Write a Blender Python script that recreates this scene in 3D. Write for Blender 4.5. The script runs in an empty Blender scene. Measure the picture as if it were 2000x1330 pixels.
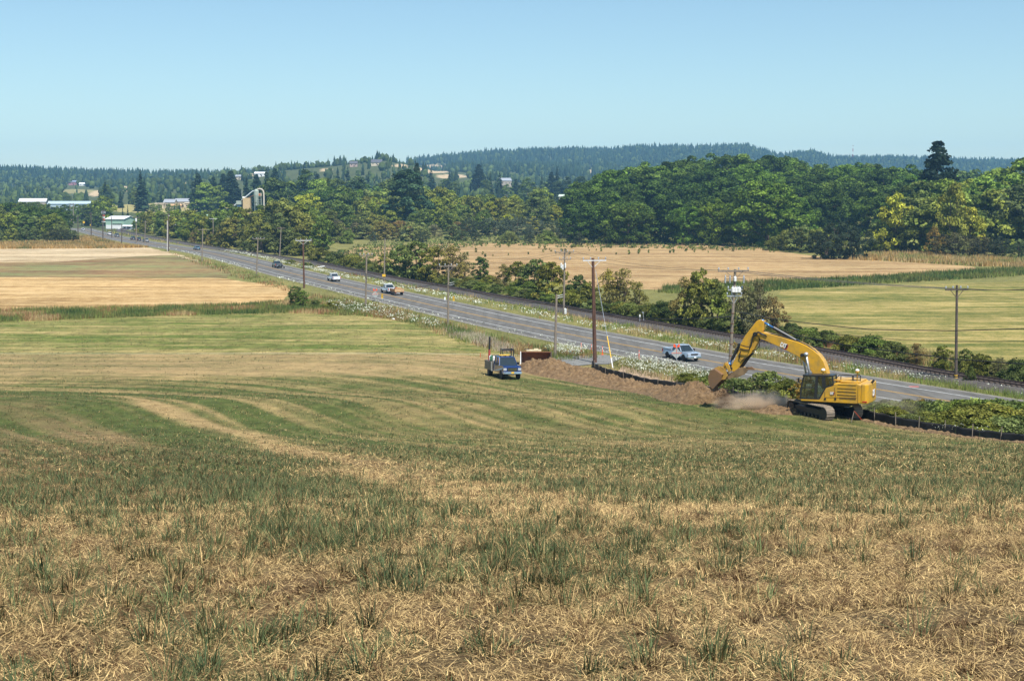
import bpy, bmesh, math, random
import numpy as np
from mathutils import Vector, Matrix, Euler
random.seed(7); RS = np.random.RandomState(11)
scene = bpy.context.scene
COL = scene.collection
F = 2778.0; HZ = 385.0; CH = 20.0
PIT = math.atan((665 - HZ) / F)
rad = math.radians

# ------------------------------------------------------------------ noise
def _hash(ix, iy, seed):
    h = (ix.astype(np.int64) * 374761393 + iy.astype(np.int64) * 668265263 + seed * 1442695041) & 0xffffffff
    h = ((h ^ (h >> 13)) * 1274126177) & 0xffffffff
    h = h ^ (h >> 16)
    return (h & 0xffff) / 65535.0
def vnoise(x, y, seed=0):
    x = np.asarray(x, float); y = np.asarray(y, float)
    ix = np.floor(x); iy = np.floor(y); fx = x - ix; fy = y - iy
    fx = fx * fx * (3 - 2 * fx); fy = fy * fy * (3 - 2 * fy)
    a = _hash(ix, iy, seed); b = _hash(ix + 1, iy, seed); c = _hash(ix, iy + 1, seed); d = _hash(ix + 1, iy + 1, seed)
    return (a * (1 - fx) + b * fx) * (1 - fy) + (c * (1 - fx) + d * fx) * fy
def fbm(x, y, seed=0, o=3):
    s = 0; a = .5; t = 0
    for k in range(o):
        s = s + a * vnoise(np.asarray(x) * 2 ** k, np.asarray(y) * 2 ** k, seed + k); t += a; a *= .55
    return s / t
def sst(a, b, v):
    t = np.clip((np.asarray(v, float) - a) / (b - a), 0, 1); return t * t * (3 - 2 * t)

# ------------------------------------------------------------------ camera mapping
def tanv(py): return np.tan(PIT + np.arctan((np.asarray(py, float) - 665) / F))
def at_depth(px, d, z):           # world x for a pixel column at forward distance d and height z
    zc = d * math.cos(PIT) + (CH - z) * math.sin(PIT)
    return (px - 1000) / F * zc
def z_at(py, d): return CH - float(tanv(py)) * d
def proj(x, y, z):
    zc = y * math.cos(PIT) + (CH - z) * math.sin(PIT)
    yc = (z - CH) * math.cos(PIT) + y * math.sin(PIT)
    return 1000 + F * x / zc, 665 - F * yc / zc
def on_plane(px, py, z=0.0):
    d = (CH - z) / float(tanv(py)); return (at_depth(px, d, z), d, z)

# ------------------------------------------------------------------ road centre line
_cp = [(-330, 1060), (-288, 942), (-245, 829), (-199.5, 712), (-153, 607), (-117, 530), (-102, 494), (-76, 424)]
_cp += [on_plane(*p)[:2] for p in ((596, 541), (725, 570), (800, 586.7), (970, 625), (1160, 663), (1295, 688.7), (1400, 708.7))]
_cp += [(33.9, 154.8), (45.1, 134.8), (60, 108), (80, 72), (108, 22), (140, -40)]
def catmull(pts, n=14):
    P = [np.array(p, float) for p in pts]; P = [2 * P[0] - P[1]] + P + [2 * P[-1] - P[-2]]; out = []
    for i in range(1, len(P) - 2):
        for k in range(n):
            t = k / n
            out.append(.5 * (2 * P[i] + (P[i + 1] - P[i - 1]) * t + (2 * P[i - 1] - 5 * P[i] + 4 * P[i + 1] - P[i + 2]) * t * t + (3 * P[i] - P[i - 1] - 3 * P[i + 1] + P[i + 2]) * t ** 3))
    out.append(P[-2]); return np.array(out)
ROAD = catmull(_cp, 12)
for _ in range(25):
    ROAD[1:-1] = .25 * ROAD[:-2] + .5 * ROAD[1:-1] + .25 * ROAD[2:]
def road_dist(x, y):
    """signed distance to the road centre: negative on the hillside, positive on the rail side"""
    x = np.asarray(x, float); y = np.asarray(y, float)
    sh = x.shape; q = np.stack([x.ravel(), y.ravel()], 1)
    best = np.full(len(q), 1e9); sg = np.ones(len(q))
    A = ROAD[:-1:3]; B = np.vstack([ROAD[3::3], ROAD[-1:]])[:len(A)]
    for a, b in zip(A, B):
        ab = b - a; L = ab @ ab
        if L < 1e-9: continue
        t = np.clip(((q - a) @ ab) / L, 0, 1); r = q - (a + t[:, None] * ab)
        dd = np.hypot(r[:, 0], r[:, 1]); m = dd < best
        best[m] = dd[m]; sg[m] = np.where((ab[0] * r[m, 1] - ab[1] * r[m, 0]) > 0, 1, -1)
    return (best * sg).reshape(sh)
def offset_line(line, off):
    t = np.gradient(line, axis=0); t /= np.linalg.norm(t, axis=1)[:, None]
    return line + off * np.stack([-t[:, 1], t[:, 0]], 1)

# ------------------------------------------------------------------ terrain
_gd = np.array([-200, -60, 0, 8, 20, 40, 70, 82, 95, 101, 107, 112, 118, 133, 150, 170, 200, 230, 4000.])
_gz = np.array([48, 27, 18.3, 17.28, 15.5, 11.9, 7.3, 5.6, 3.98, 3.58, 3.52, 3.55, 3.2, 1.65, .9, .4, .12, 0, 0])
_dd = np.arange(-200, 400, 1.0); _gg = np.interp(_dd, _gd, _gz)
_k = np.hanning(7); _k /= _k.sum(); _gg[10:-10] = np.convolve(_gg, _k, 'same')[10:-10]
_cx = np.array([-400, 0, 300, 600, 750, 900, 1050, 1200, 1450, 1520, 1580, 1620, 1750, 1850, 2000, 2400.])
_ry = np.array([900, 1300, 2000, 3000, 4000, 4600, 6500.])
_rz = np.array([[0] * 16,
    [9, 10, 12, 15, 15, 16, 15, 14, 12, 10, 10, 10, 8, 6, 5, 5],
    [24, 26, 36, 60, 69, 48, 36, 30, 24, 20, 20, 20, 15, 12, 10, 10],
    [70, 66, 56, 52, 62, 72, 74, 72, 66, 60, 56, 52, 48, 45, 44, 44],
    [60, 55, 50, 60, 100, 128, 141, 146, 153, 124, 136, 120, 118, 112, 108, 112],
    [55, 55, 50, 60, 90, 110, 120, 130, 140, 118, 125, 122, 122, 118, 116, 118],
    [30] * 16], float)
def T(x, y):
    x = np.asarray(x, float); y = np.asarray(y, float); x, y = np.broadcast_arrays(x, y)
    g = np.interp(y, _dd, _gg)
    near = y < 420
    w = np.zeros_like(y)
    if near.any():
        rd = road_dist(x[near], y[near]); w[near] = sst(8.5, 34, -rd)
    z = g * w * (1 - .1 * sst(27, 37, x) * (y < 135))
    far = y > 900
    if far.any():
        px = 1000 + F * x[far] / y[far]; yy = y[far]
        ci = np.clip(px, _cx[0], _cx[-1]); rows = np.stack([np.interp(ci, _cx, r) for r in _rz])
        k = np.clip(np.searchsorted(_ry, yy) - 1, 0, len(_ry) - 2)
        t = np.clip((yy - _ry[k]) / (_ry[k + 1] - _ry[k]), 0, 1); t = t * t * (3 - 2 * t)
        idx = np.arange(len(yy)); h = rows[k, idx] * (1 - t) + rows[k + 1, idx] * t
        h = h + (fbm(x[far] / 260, yy / 260, 5) - .5) * h * .22
        z[far] += h
    z += 15 * sst(612, 760, y) * (1 - sst(860, 1000, y)) * np.exp(-((x - 145) / 130) ** 2)
    return z
def Tz(x, y): return float(T(np.array([x]), np.array([y]))[0])
_ys = np.concatenate([np.arange(4, 60, .25), np.arange(60, 300, .6), np.geomspace(300, 6000, 500)])
def hit(px, py):
    """where the ray of a pixel meets the terrain"""
    t = float(tanv(py)); zs = CH - t * _ys
    zc = _ys * math.cos(PIT) + (CH - zs) * math.sin(PIT); xs = (px - 1000) / F * zc
    g = T(xs, _ys); below = np.nonzero(zs < g)[0]
    i = below[0] if len(below) else len(_ys) - 1
    if i == 0: return (xs[0], _ys[0], g[0])
    a = (zs[i - 1] - g[i - 1]); b = (g[i] - zs[i]); u = a / (a + b + 1e-9)
    x = xs[i - 1] + (xs[i] - xs[i - 1]) * u; y = _ys[i - 1] + (_ys[i] - _ys[i - 1]) * u
    return (float(x), float(y), Tz(x, y))
def sc(d): return F / d           # photo pixels per metre at distance d

# ------------------------------------------------------------------ materials
MATS = {}
def newmat(name):
    m = bpy.data.materials.new(name); m.use_nodes = True; nt = m.node_tree; nt.nodes.clear()
    o = nt.nodes.new('ShaderNodeOutputMaterial'); p = nt.nodes.new('ShaderNodeBsdfPrincipled')
    nt.links.new(p.outputs[0], o.inputs[0]); MATS[name] = m
    return m, nt, p, o
def N(nt, t, **kw):
    n = nt.nodes.new(t)
    for k, v in kw.items(): setattr(n, k, v)
    return n
def ramp(nt, fac, stops):
    r = N(nt, 'ShaderNodeValToRGB'); e = r.color_ramp.elements
    while len(e) < len(stops): e.new(.5)
    for el, (p, c) in zip(e, stops): el.position = p; el.color = (*c, 1)
    nt.links.new(fac, r.inputs[0]); return r.outputs[0]
def mix(nt, fac, a, b, mode='MIX'):
    m = N(nt, 'ShaderNodeMix', data_type='RGBA', blend_type=mode)
    for s, v in ((0, fac), (6, a), (7, b)):
        if isinstance(v, (float, int)): m.inputs[s].default_value = v
        elif isinstance(v, tuple): m.inputs[s].default_value = (*v, 1)
        else: nt.links.new(v, m.inputs[s])
    return m.outputs[2]
def noise(nt, scale, detail=4, rough=.6, vec=None, scl=None, obj=False):
    tc = N(nt, 'ShaderNodeTexCoord'); src = vec if vec is not None else tc.outputs['Object' if obj else 'Generated']
    if vec is None and not obj:
        g = N(nt, 'ShaderNodeNewGeometry'); src = g.outputs['Position']
    if scl is not None:
        mp = N(nt, 'ShaderNodeMapping'); mp.inputs['Scale'].default_value = scl[:3]
        if len(scl) > 3: mp.inputs['Rotation'].default_value = (0, 0, scl[3])
        mp.vector_type = 'TEXTURE' if False else 'POINT'
        nt.links.new(src, mp.inputs[0]); src = mp.outputs[0]
    n = N(nt, 'ShaderNodeTexNoise'); n.inputs['Scale'].default_value = scale; n.inputs['Detail'].default_value = detail
    n.inputs['Roughness'].default_value = rough; nt.links.new(src, n.inputs['Vector']); return n.outputs['Fac']
def bump(nt, p, h, strength=.4, dist=.05):
    b = N(nt, 'ShaderNodeBump'); b.inputs['Strength'].default_value = strength; b.inputs['Distance'].default_value = dist
    nt.links.new(h, b.inputs['Height']); nt.links.new(b.outputs[0], p.inputs['Normal'])
def simple(name, c, rough=.6, metal=0, var=.18, scale=3., dirt=None, coat=0, spec=.5, bmp=0):
    if name in MATS: return MATS[name]
    m, nt, p, o = newmat(name)
    n = noise(nt, scale, 5, .65, obj=True)
    d = dirt or tuple(v * (1 - var * 2) for v in c)
    r = ramp(nt, n, [(.32, d), (.6, c), (1, tuple(min(1, v * (1 + var * .5)) for v in c))])
    nt.links.new(r, p.inputs['Base Color']); p.inputs['Roughness'].default_value = rough; p.inputs['Metallic'].default_value = metal
    p.inputs['Specular IOR Level'].default_value = spec
    if coat: p.inputs['Coat Weight'].default_value = coat; p.inputs['Coat Roughness'].default_value = .08
    if bmp: bump(nt, p, n, bmp, .03)
    return m
def leafmat(name, transl=.25, rough=.6, useobj=True, fine=0.):
    """colour from the mesh's own leaf colours times the object's tint"""
    m, nt, p, o = newmat(name)
    a = N(nt, 'ShaderNodeAttribute', attribute_name='col'); c = a.outputs['Color']
    if useobj:
        oi = N(nt, 'ShaderNodeObjectInfo'); c = mix(nt, 1.0, c, oi.outputs['Color'], 'MULTIPLY')
    p.inputs['Roughness'].default_value = rough; p.inputs['Specular IOR Level'].default_value = .06
    nt.links.new(c, p.inputs['Base Color'])
    if transl:
        t = N(nt, 'ShaderNodeBsdfTranslucent'); nt.links.new(c, t.inputs[0]); ms = N(nt, 'ShaderNodeMixShader'); ms.inputs[0].default_value = transl
        nt.links.new(p.outputs[0], ms.inputs[1]); nt.links.new(t.outputs[0], ms.inputs[2]); nt.links.new(ms.outputs[0], o.inputs[0])
    return m
LEAF = leafmat('leaf_foliage', .22); BLADE = leafmat('grass_blade', .2, .65, False)
BARK = simple('bark', (.12, .085, .06), .9, scale=6)

# ------------------------------------------------------------------ object helpers
def mesh_np(name, V, faces, col=None, mat=None, smooth=False):
    """V: (n,3); faces: list of (k,m) int arrays"""
    me = bpy.data.meshes.new(name); V = np.asarray(V, np.float32)
    me.vertices.add(len(V)); me.vertices.foreach_set('co', V.ravel())
    loops = np.concatenate([f.ravel() for f in faces]).astype(np.int32)
    cnt = np.concatenate([np.full(len(f), f.shape[1], np.int32) for f in faces])
    st = np.concatenate([[0], np.cumsum(cnt)[:-1]]).astype(np.int32)
    me.loops.add(len(loops)); me.loops.foreach_set('vertex_index', loops)
    me.polygons.add(len(cnt)); me.polygons.foreach_set('loop_start', st)
    if smooth: me.polygons.foreach_set('use_smooth', np.ones(len(cnt), bool))
    me.update(calc_edges=True)
    if col is not None:
        at = me.attributes.new('col', 'FLOAT_COLOR', 'POINT'); c = np.ones((len(V), 4), np.float32); c[:, :3] = col
        at.data.foreach_set('color', c.ravel())
    if mat: me.materials.append(mat)
    return me
def link(name, me, parent=None, loc=None):
    o = bpy.data.objects.new(name, me); COL.objects.link(o)
    if parent: o.parent = parent
    if loc is not None: o.location = loc
    return o
def tag(o, label=None, cat=None, group=None, kind=None):
    if label: o['label'] = label
    if cat: o['category'] = cat
    if group: o['group'] = group
    if kind: o['kind'] = kind
    return o
def empty(name, loc=(0, 0, 0), rz=0, label=None, cat=None, group=None):
    o = bpy.data.objects.new(name, None); COL.objects.link(o); o.location = loc; o.rotation_euler = (0, 0, rz); o.empty_display_size = .3
    return tag(o, label, cat, group)
def copy_tree(o, parent=None):
    c = o.copy(); COL.objects.link(c)
    if parent: c.parent = parent
    for ch in list(o.children): copy_tree(ch, c)
    return c

class MB:
    def __init__(s): s.v = []; s.f = []; s.fm = []
    def add(s, vs, fs):
        b = len(s.v); s.v += [tuple(map(float, v)) for v in vs]; s.f += [tuple(i + b for i in f) for f in fs]; return s
    def box(s, c, d, rot=None, top=(1, 1), shift=(0, 0)):
        vs = []
        for k in (-1, 1):
            tx, ty = top if k == 1 else (1, 1); sx, sy = shift if k == 1 else (0, 0)
            for a, b in ((-1, -1), (1, -1), (1, 1), (-1, 1)): vs.append(Vector((a * d[0] / 2 * tx + sx, b * d[1] / 2 * ty + sy, k * d[2] / 2)))
        if rot is not None:
            R = rot if isinstance(rot, Matrix) else Euler(rot).to_matrix(); vs = [R @ v for v in vs]
        vs = [v + Vector(c) for v in vs]
        return s.add(vs, [(0, 3, 2, 1), (4, 5, 6, 7), (0, 1, 5, 4), (1, 2, 6, 5), (2, 3, 7, 6), (3, 0, 4, 7)])
    def bar(s, a, b, w, h=None, up=(0, 0, 1)):
        a = Vector(a); b = Vector(b); h = h or w; d = (b - a); L = d.length; d.normalize(); u = Vector(up)
        if abs(d.dot(u)) > .98: u = Vector((1, 0, 0))
        x = d.cross(u).normalized(); z = x.cross(d).normalized(); R = Matrix((x, d, z)).transposed()
        return s.box((a + b) / 2, (w, L, h), R)
    def cyl(s, a, b, r0, r1=None, n=12, caps=True):
        a = Vector(a); b = Vector(b); r1 = r0 if r1 is None else r1; d = (b - a).normalized(); u = Vector((0, 0, 1)) if abs(d.z) < .9 else Vector((1, 0, 0))
        x = d.cross(u).normalized(); y = d.cross(x); vs = []
        for p, r in ((a, r0), (b, r1)):
            for k in range(n): t = 2 * math.pi * k / n; vs.append(p + x * (r * math.cos(t)) + y * (r * math.sin(t)))
        fs = [(k, n + k, n + (k + 1) % n, (k + 1) % n) for k in range(n)]
        if caps: fs += [tuple(range(n)), tuple(range(2 * n - 1, n - 1, -1))]
        return s.add(vs, fs)
    def tube(s, pts, r, n=6):
        pts = [Vector(p) for p in pts]; vs = []; rs = r if isinstance(r, (list, tuple)) else [r] * len(pts)
        for i, p in enumerate(pts):
            d = (pts[min(i + 1, len(pts) - 1)] - pts[max(i - 1, 0)]).normalized(); u = Vector((0, 0, 1)) if abs(d.z) < .95 else Vector((1, 0, 0))
            x = d.cross(u).normalized(); y = d.cross(x)
            for k in range(n): t = 2 * math.pi * k / n; vs.append(p + x * (rs[i] * math.cos(t)) + y * (rs[i] * math.sin(t)))
        fs = [(i * n + k, i * n + (k + 1) % n, (i + 1) * n + (k + 1) % n, (i + 1) * n + k) for i in range(len(pts) - 1) for k in range(n)]
        fs += [tuple(range(n - 1, -1, -1)), tuple((len(pts) - 1) * n + k for k in range(n))]
        return s.add(vs, fs)
    def prism(s, poly, y0, y1, fn=None):
        """poly in (x,z), swept along y; fn maps (x,y,z) -> point"""
        n = len(poly); fn = fn or (lambda x, y, z: (x, y, z))
        vs = [fn(p[0], y0, p[1]) for p in poly] + [fn(p[0], y1, p[1]) for p in poly]
        a = sum(poly[i][0] * poly[(i + 1) % n][1] - poly[(i + 1) % n][0] * poly[i][1] for i in range(n))
        fs = [(i, (i + 1) % n, n + (i + 1) % n, n + i) for i in range(n)] + [tuple(range(n - 1, -1, -1)), tuple(range(n, 2 * n))]
        return s.add(vs, fs)
    def lathe(s, prof, c, axis='y', n=18):
        vs = []; c = Vector(c)
        for (r, h) in prof:
            for k in range(n):
                t = 2 * math.pi * k / n; a, b = r * math.cos(t), r * math.sin(t)
                vs.append(c + (Vector((a, h, b)) if axis == 'y' else Vector((a, b, h))))
        fs = [(i * n + k, i * n + (k + 1) % n, (i + 1) * n + (k + 1) % n, (i + 1) * n + k) for i in range(len(prof) - 1) for k in range(n)]
        fs += [tuple(range(n)), tuple((len(prof) - 1) * n + k for k in range(n - 1, -1, -1))]
        return s.add(vs, fs)
    def build(s, name, mat, parent=None, bevel=0, smooth=False, loc=None):
        me = bpy.data.meshes.new(name); me.from_pydata(s.v, [], s.f); me.update()
        bm = bmesh.new(); bm.from_mesh(me); bmesh.ops.recalc_face_normals(bm, faces=bm.faces); bm.to_mesh(me); bm.free()
        me.materials.append(mat)
        if smooth: me.polygons.foreach_set('use_smooth', np.ones(len(me.polygons), bool))
        o = link(name, me, parent, loc)
        if bevel:
            b = o.modifiers.new('bevel', 'BEVEL'); b.width = bevel; b.segments = 2; b.limit_method = 'ANGLE'; b.angle_limit = rad(35)
            if smooth is False: pass
        return o
# ================================================================== world, sun, camera
SUN_EL = rad(60); SUN_AZ = math.atan2(.42, -.90)     # azimuth measured from +Y towards +X
w = bpy.data.worlds.new('World'); scene.world = w; w.use_nodes = True
nt = w.node_tree; bg = nt.nodes['Background']
sky = nt.nodes.new('ShaderNodeTexSky'); sky.sky_type = 'NISHITA'; sky.sun_disc = False; sky.sun_elevation = SUN_EL; sky.sun_rotation = SUN_AZ
sky.altitude = 60; sky.air_density = 1.0; sky.dust_density = .25; sky.ozone_density = 1.0
tn = nt.nodes.new('ShaderNodeMix'); tn.data_type = 'RGBA'; tn.blend_type = 'MULTIPLY'; tn.inputs[0].default_value = 1; tn.inputs[7].default_value = (.87, 1.0, 1.02, 1); nt.links.new(sky.outputs[0], tn.inputs[6]); nt.links.new(tn.outputs[2], bg.inputs[0]); bg.inputs[1].default_value = .09
sd = bpy.data.lights.new('sun', 'SUN'); sd.energy = 5.0; sd.angle = rad(.53); sd.color = (1, .965, .90)
so = bpy.data.objects.new('sun', sd); COL.objects.link(so)
sv = Vector((math.sin(SUN_AZ) * math.cos(SUN_EL), math.cos(SUN_AZ) * math.cos(SUN_EL), math.sin(SUN_EL)))
so.rotation_euler = sv.to_track_quat('Z', 'Y').to_euler()
cam = bpy.data.cameras.new('camera'); co = bpy.data.objects.new('camera', cam); COL.objects.link(co)
cam.lens = F * 36 / 2000; cam.sensor_width = 36; cam.clip_end = 30000; cam.clip_start = .2
co.location = (0, 0, CH); co.rotation_euler = (math.pi / 2 - PIT, 0, 0); scene.camera = co
scene.view_settings.view_transform = 'Standard'; scene.view_settings.look = 'None'; scene.view_settings.gamma = 1; scene.view_settings.exposure = .50
scene.cycles.max_bounces = 6; scene.cycles.diffuse_bounces = 2; scene.cycles.transparent_max_bounces = 8; scene.cycles.volume_bounces = 2

# ================================================================== ground
STRAW = np.array([.46, .325, .145]); GREEN = np.array([.105, .135, .04]); BROWN = np.array([.215, .148, .075]); OLIVE = np.array([.17, .155, .055])
def swath(x, y):
    a = x + .45 * y; b = y - 106.; k = 9.
    return k * np.logaddexp(a / k, b / k)
def streak(x, y): return x - np.interp(y, [12, 19.4, 30.8, 55.4, 94.3, 109.4, 122.5, 135], [3, 1.1, -1.1, -6.1, -17.2, -26.6, -33.8, -43]) - .5 * (fbm(x * 0 + 3, y / 8, 28, 2) - .5)
def brown_left(x, y): return sst(1, 6, -streak(x, y)) * sst(14, 30, y) * (1 - sst(118, 135, y))
def green_frac(x, y):
    p = swath(x, y)
    base = np.interp(y, [0, 14, 24, 36, 55, 90, 120, 142, 149, 154, 176, 180, 238, 260], [.20, .26, .46, .64, .74, .78, .76, .74, .6, .34, .30, .52, .54, .4])
    amp = np.interp(y, [0, 25, 60, 100], [.15, .3, .85, 1.1])
    st = fbm(p / 1.25, x * .06 + y * .04, 21, 2) - .5
    st2 = fbm(p / .6, y * .09 + x * .07, 22, 2) - .5
    big = np.where(y > 178, .5 * (fbm(x / 6, y / 3, 26, 3) - .5), 0) + .55 * (fbm(x / 14, y / 18, 23, 3) - .5) + .5 * (fbm(x / 3.2, y / 4, 29, 3) - .5) * sst(30, 80, y); sm = fbm(x / 2.2, y / 2.4, 24, 3) - .5
    g = base + amp * (1.15 * st + .8 * st2) + big * .9 + sm * np.interp(y, [0, 30, 90], [1.3, 1.0, .45])
    # pale mown streak that runs down the slope from the left
    q = streak(x, y); wd = np.interp(y, [19, 55, 122], [2.2, 1.5, .75]); nn = fbm(x / 1.3, y / 5, 27, 2)
    g = g - np.interp(y, [17, 30, 50, 118, 128], [.2, .45, .8, 1.3, 0]) * np.exp(-(q / wd) ** 2) * (.5 + nn)
    g = g - .22 * sst(7, 11, -q) * sst(22, 34, y) * (1 - sst(85, 110, y))
    g = g + .45 * np.exp(-((q + 4.5) / 2.8) ** 2) * sst(22, 45, y) * (1 - sst(120, 135, y))
    return np.clip(g, 0, 1)
PATCH = [(188, 378, 14, 6, 0), (150, 374, 40, 4, 1), (320, 407, 130, 9, 2), (367, 361, 16, 4, 0), (250, 369, 12, 5, 0), (850, 331, 36, 8, 0), (785, 324, 14, 4, 0),
         (1150, 336, 14, 4, 0), (968, 314, 12, 3, 0), (948, 313, 8, 2, 0), (1100, 372, 30, 5, 2), (490, 341, 12, 4, 0), (880, 345, 30, 4, 0), (1035, 322, 5, 2, 0), (640, 333, 12, 3, 0)]
def patch_at(px, py):
    r = np.full(px.shape, -1)
    for (cx, cy, rx, ry, k) in PATCH:
        r[((px - cx) / rx) ** 2 + ((py - cy) / ry) ** 2 < 1 + .5 * (vnoise(px / 7, py / 3, 3) - .5)] = k
    return r
def ground_colour(x, y, z):
    c = np.zeros(x.shape + (3,))
    g = green_frac(x, y)[..., None]; n = fbm(x / 1.1, y / 1.3, 31, 3)[..., None]
    straw = STRAW * (.72 + .56 * n) * (.36 + .64 * sst(8, 90, y))[..., None]; grn = np.array([.098, .122, .032]) * (.55 + .9 * n)
    near = sst(15, 45, y)[..., None]; grn = grn * near + (straw * .6 + grn * .4) * (1 - near)
    straw = straw * sst(10, 70, y)[..., None] + np.array([.20, .125, .062]) * (.6 + .8 * n) * (1 - sst(10, 70, y))[..., None]
    brown = (BROWN * (.7 + .6 * n)); bf = sst(.45, .62, fbm(x / 6, y / 7, 41, 3))[..., None] * np.interp(y, [0, 60, 100], [.8, .5, .2])[..., None]; bf = np.clip(bf + .55 * brown_left(x, y)[..., None], 0, .95)
    hill = (straw * (1 - bf) + brown * bf) * (1 - g) + grn * g
    flat = ((y > 151) & (y < 178))[..., None]
    hill = np.where(flat, hill * .72 + .28 * np.array([.34, .245, .125]), hill)
    yg = ((y >= 178) & (y < 300))[..., None]
    hill = np.where(yg, (np.array([.40, .315, .125]) * (1 - g) + np.array([.12, .158, .032]) * g) * (.55 + .9 * n), hill)
    tr = np.exp(-((y - 178.6 - 1.2 * (fbm(x / 30, y * 0, 51) - .5)) / .5) ** 2)[..., None] * (x < 2)[..., None]
    hill = hill * (1 - .8 * tr) + np.array([.46, .37, .25]) * .8 * tr
    verge = (np.array([.16, .165, .055]) * (.7 + .6 * n) + .25 * (STRAW - .05) * (fbm(x / 9, y / 9, 61)[..., None]))
    rd = road_dist(x, y) if x.size < 3e6 else x * 0
    rdw = sst(-17, -12, rd)[..., None]
    rdw = np.maximum(rdw, sst(255, 262, y)[..., None])
    c = hill * (1 - rdw) + verge * rdw
    farc = np.array([.085, .10, .04]) * (.7 + .6 * n); ff = sst(600, 950, y)[..., None]; c = c * (1 - ff) + farc * ff
    px = 1000 + F * x / np.maximum(y, 1); _, py = proj(x, np.maximum(y, 1), z); k = patch_at(px, py)
    k = np.where(y > 880, k, -1)
    c = np.where((k == 0)[..., None], np.array([.50, .38, .23]) * (.8 + .4 * n), c)
    c = np.where((k == 1)[..., None], np.array([.28, .25, .11]) * (.8 + .4 * n), c)
    c = np.where((k == 2)[..., None], np.array([.36, .31, .12]) * (.8 + .4 * n), c)
    return c
def make_ground():
    rows = [-120, -80, -50, -30, -15, -5]; y = 0.
    while y < 6400:
        rows.append(y); y += max(.16, .0052 * y if y < 300 else .011 * y)
    rows = np.array(rows); t = np.concatenate([np.linspace(-2.4, -1.15, 14), np.linspace(-1.1, 1.1, 330), np.linspace(1.15, 2.4, 14)])
    Y, TT = np.meshgrid(rows, t, indexing='ij'); X = TT * (3.0 + .39 * np.maximum(Y, 0)); X = np.where(Y < 0, TT * (3 + .6 * -Y), X)
    Z = T(X, Y) + (fbm(X / .7, Y / .7, 71, 3) - .5) * .10 * (Y < 140) * sst(9, 16, -road_dist(X, Y))
    nr, nc = X.shape; idx = np.arange(nr * nc).reshape(nr, nc)
    f = np.stack([idx[:-1, :-1], idx[:-1, 1:], idx[1:, 1:], idx[1:, :-1]], -1).reshape(-1, 4)
    C = ground_colour(X, Y, Z)
    m, nt, p, o = newmat('field_ground')
    a = N(nt, 'ShaderNodeAttribute', attribute_name='col')
    n1 = noise(nt, 9, 6, .7); n2 = noise(nt, 1.2, 5, .7); n3 = noise(nt, 40, 3, .7)
    c = mix(nt, 1., a.outputs['Color'], ramp(nt, n1, [(.3, (.5, .47, .44)), (.5, (.95, .95, .95)), (.72, (1.5, 1.46, 1.4))]), 'MULTIPLY')
    c = mix(nt, 1., c, ramp(nt, n2, [(.3, (.74, .76, .76)), (.55, (1, 1, 1)), (.75, (1.2, 1.18, 1.1))]), 'MULTIPLY')
    nt.links.new(c, p.inputs['Base Color']); p.inputs['Roughness'].default_value = .95; p.inputs['Specular IOR Level'].default_value = .1
    bump(nt, p, n1, 1., .16)
    me = mesh_np('ground', np.stack([X, Y, Z], -1).reshape(-1, 3), [f], C.reshape(-1, 3), m, True)
    tag(link('ground', me), kind='structure')
make_ground()

# ------------------------------------------------------------------ ribbons
def ribbon(name, line, o0, o1, z, mat, kind='structure', lab=None, dash=None, zf=None):
    a = offset_line(line, o0); b = offset_line(line, o1); n = len(line)
    za = np.full(n, z) if zf is None else z + zf(a); zb = np.full(n, z) if zf is None else z + zf(b)
    V = np.concatenate([np.column_stack([a, za]), np.column_stack([b, zb])])
    i = np.arange(n - 1)
    if dash: i = i[(i // dash[0]) % 2 == dash[1]]
    f = np.stack([i, i + n, i + n + 1, i + 1], -1)
    o = link(name, mesh_np(name, V, [f], None, mat)); tag(o, kind=kind); return o
def resample(line, step):
    d = np.concatenate([[0], np.cumsum(np.hypot(*np.diff(line, axis=0).T))]); s = np.arange(0, d[-1], step)
    return np.column_stack([np.interp(s, d, line[:, 0]), np.interp(s, d, line[:, 1])])
RL = resample(ROAD, 3.0)
def asphalt():
    m, nt, p, o = newmat('asphalt')
    n1 = noise(nt, .35, 5, .6); n2 = noise(nt, 30, 3, .8); n3 = noise(nt, 1., 3, .6, scl=(.9, .06, 1, rad(-22)))
    c = ramp(nt, n1, [(.3, (.108, .102, .092)), (.7, (.165, .156, .14))])
    c = mix(nt, 1., c, ramp(nt, n2, [(.3, (.8, .8, .8)), (.7, (1.15, 1.15, 1.15))]), 'MULTIPLY')
    c = mix(nt, 1., c, ramp(nt, n3, [(.35, (.8, .8, .8)), (.6, (1.05, 1.05, 1.05))]), 'MULTIPLY')
    nt.links.new(c, p.inputs['Base Color']); p.inputs['Roughness'].default_value = .85; p.inputs['Specular IOR Level'].default_value = .15; return m
ASPH = asphalt()
def gravelmat(name, a, b, s=14):
    m, nt, p, o = newmat(name); n1 = noise(nt, s, 4, .8); n2 = noise(nt, .8, 4, .6)
    c = ramp(nt, n1, [(.35, a), (.65, b)]); c = mix(nt, 1., c, ramp(nt, n2, [(.3, (.78, .78, .78)), (.7, (1.15, 1.15, 1.15))]), 'MULTIPLY')
    nt.links.new(c, p.inputs['Base Color']); p.inputs['Roughness'].default_value = .95; bump(nt, p, n1, .8, .06); return m
GRAV = gravelmat('shoulder_gravel', (.14, .128, .108), (.27, .25, .215))
PAINT = simple('white_paint', (.50, .50, .48), .7, var=.2, scale=1.5); YPAINT = simple('yellow_paint', (.42, .25, .07), .7, var=.2, scale=1.5)
ribbon('gravel_shoulder', RL, -7.0, 7.1, .030, GRAV)
ribbon('road', RL, -6.0, 6.3, .050, ASPH)
LMARK = dict(kind='structure')
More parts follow.
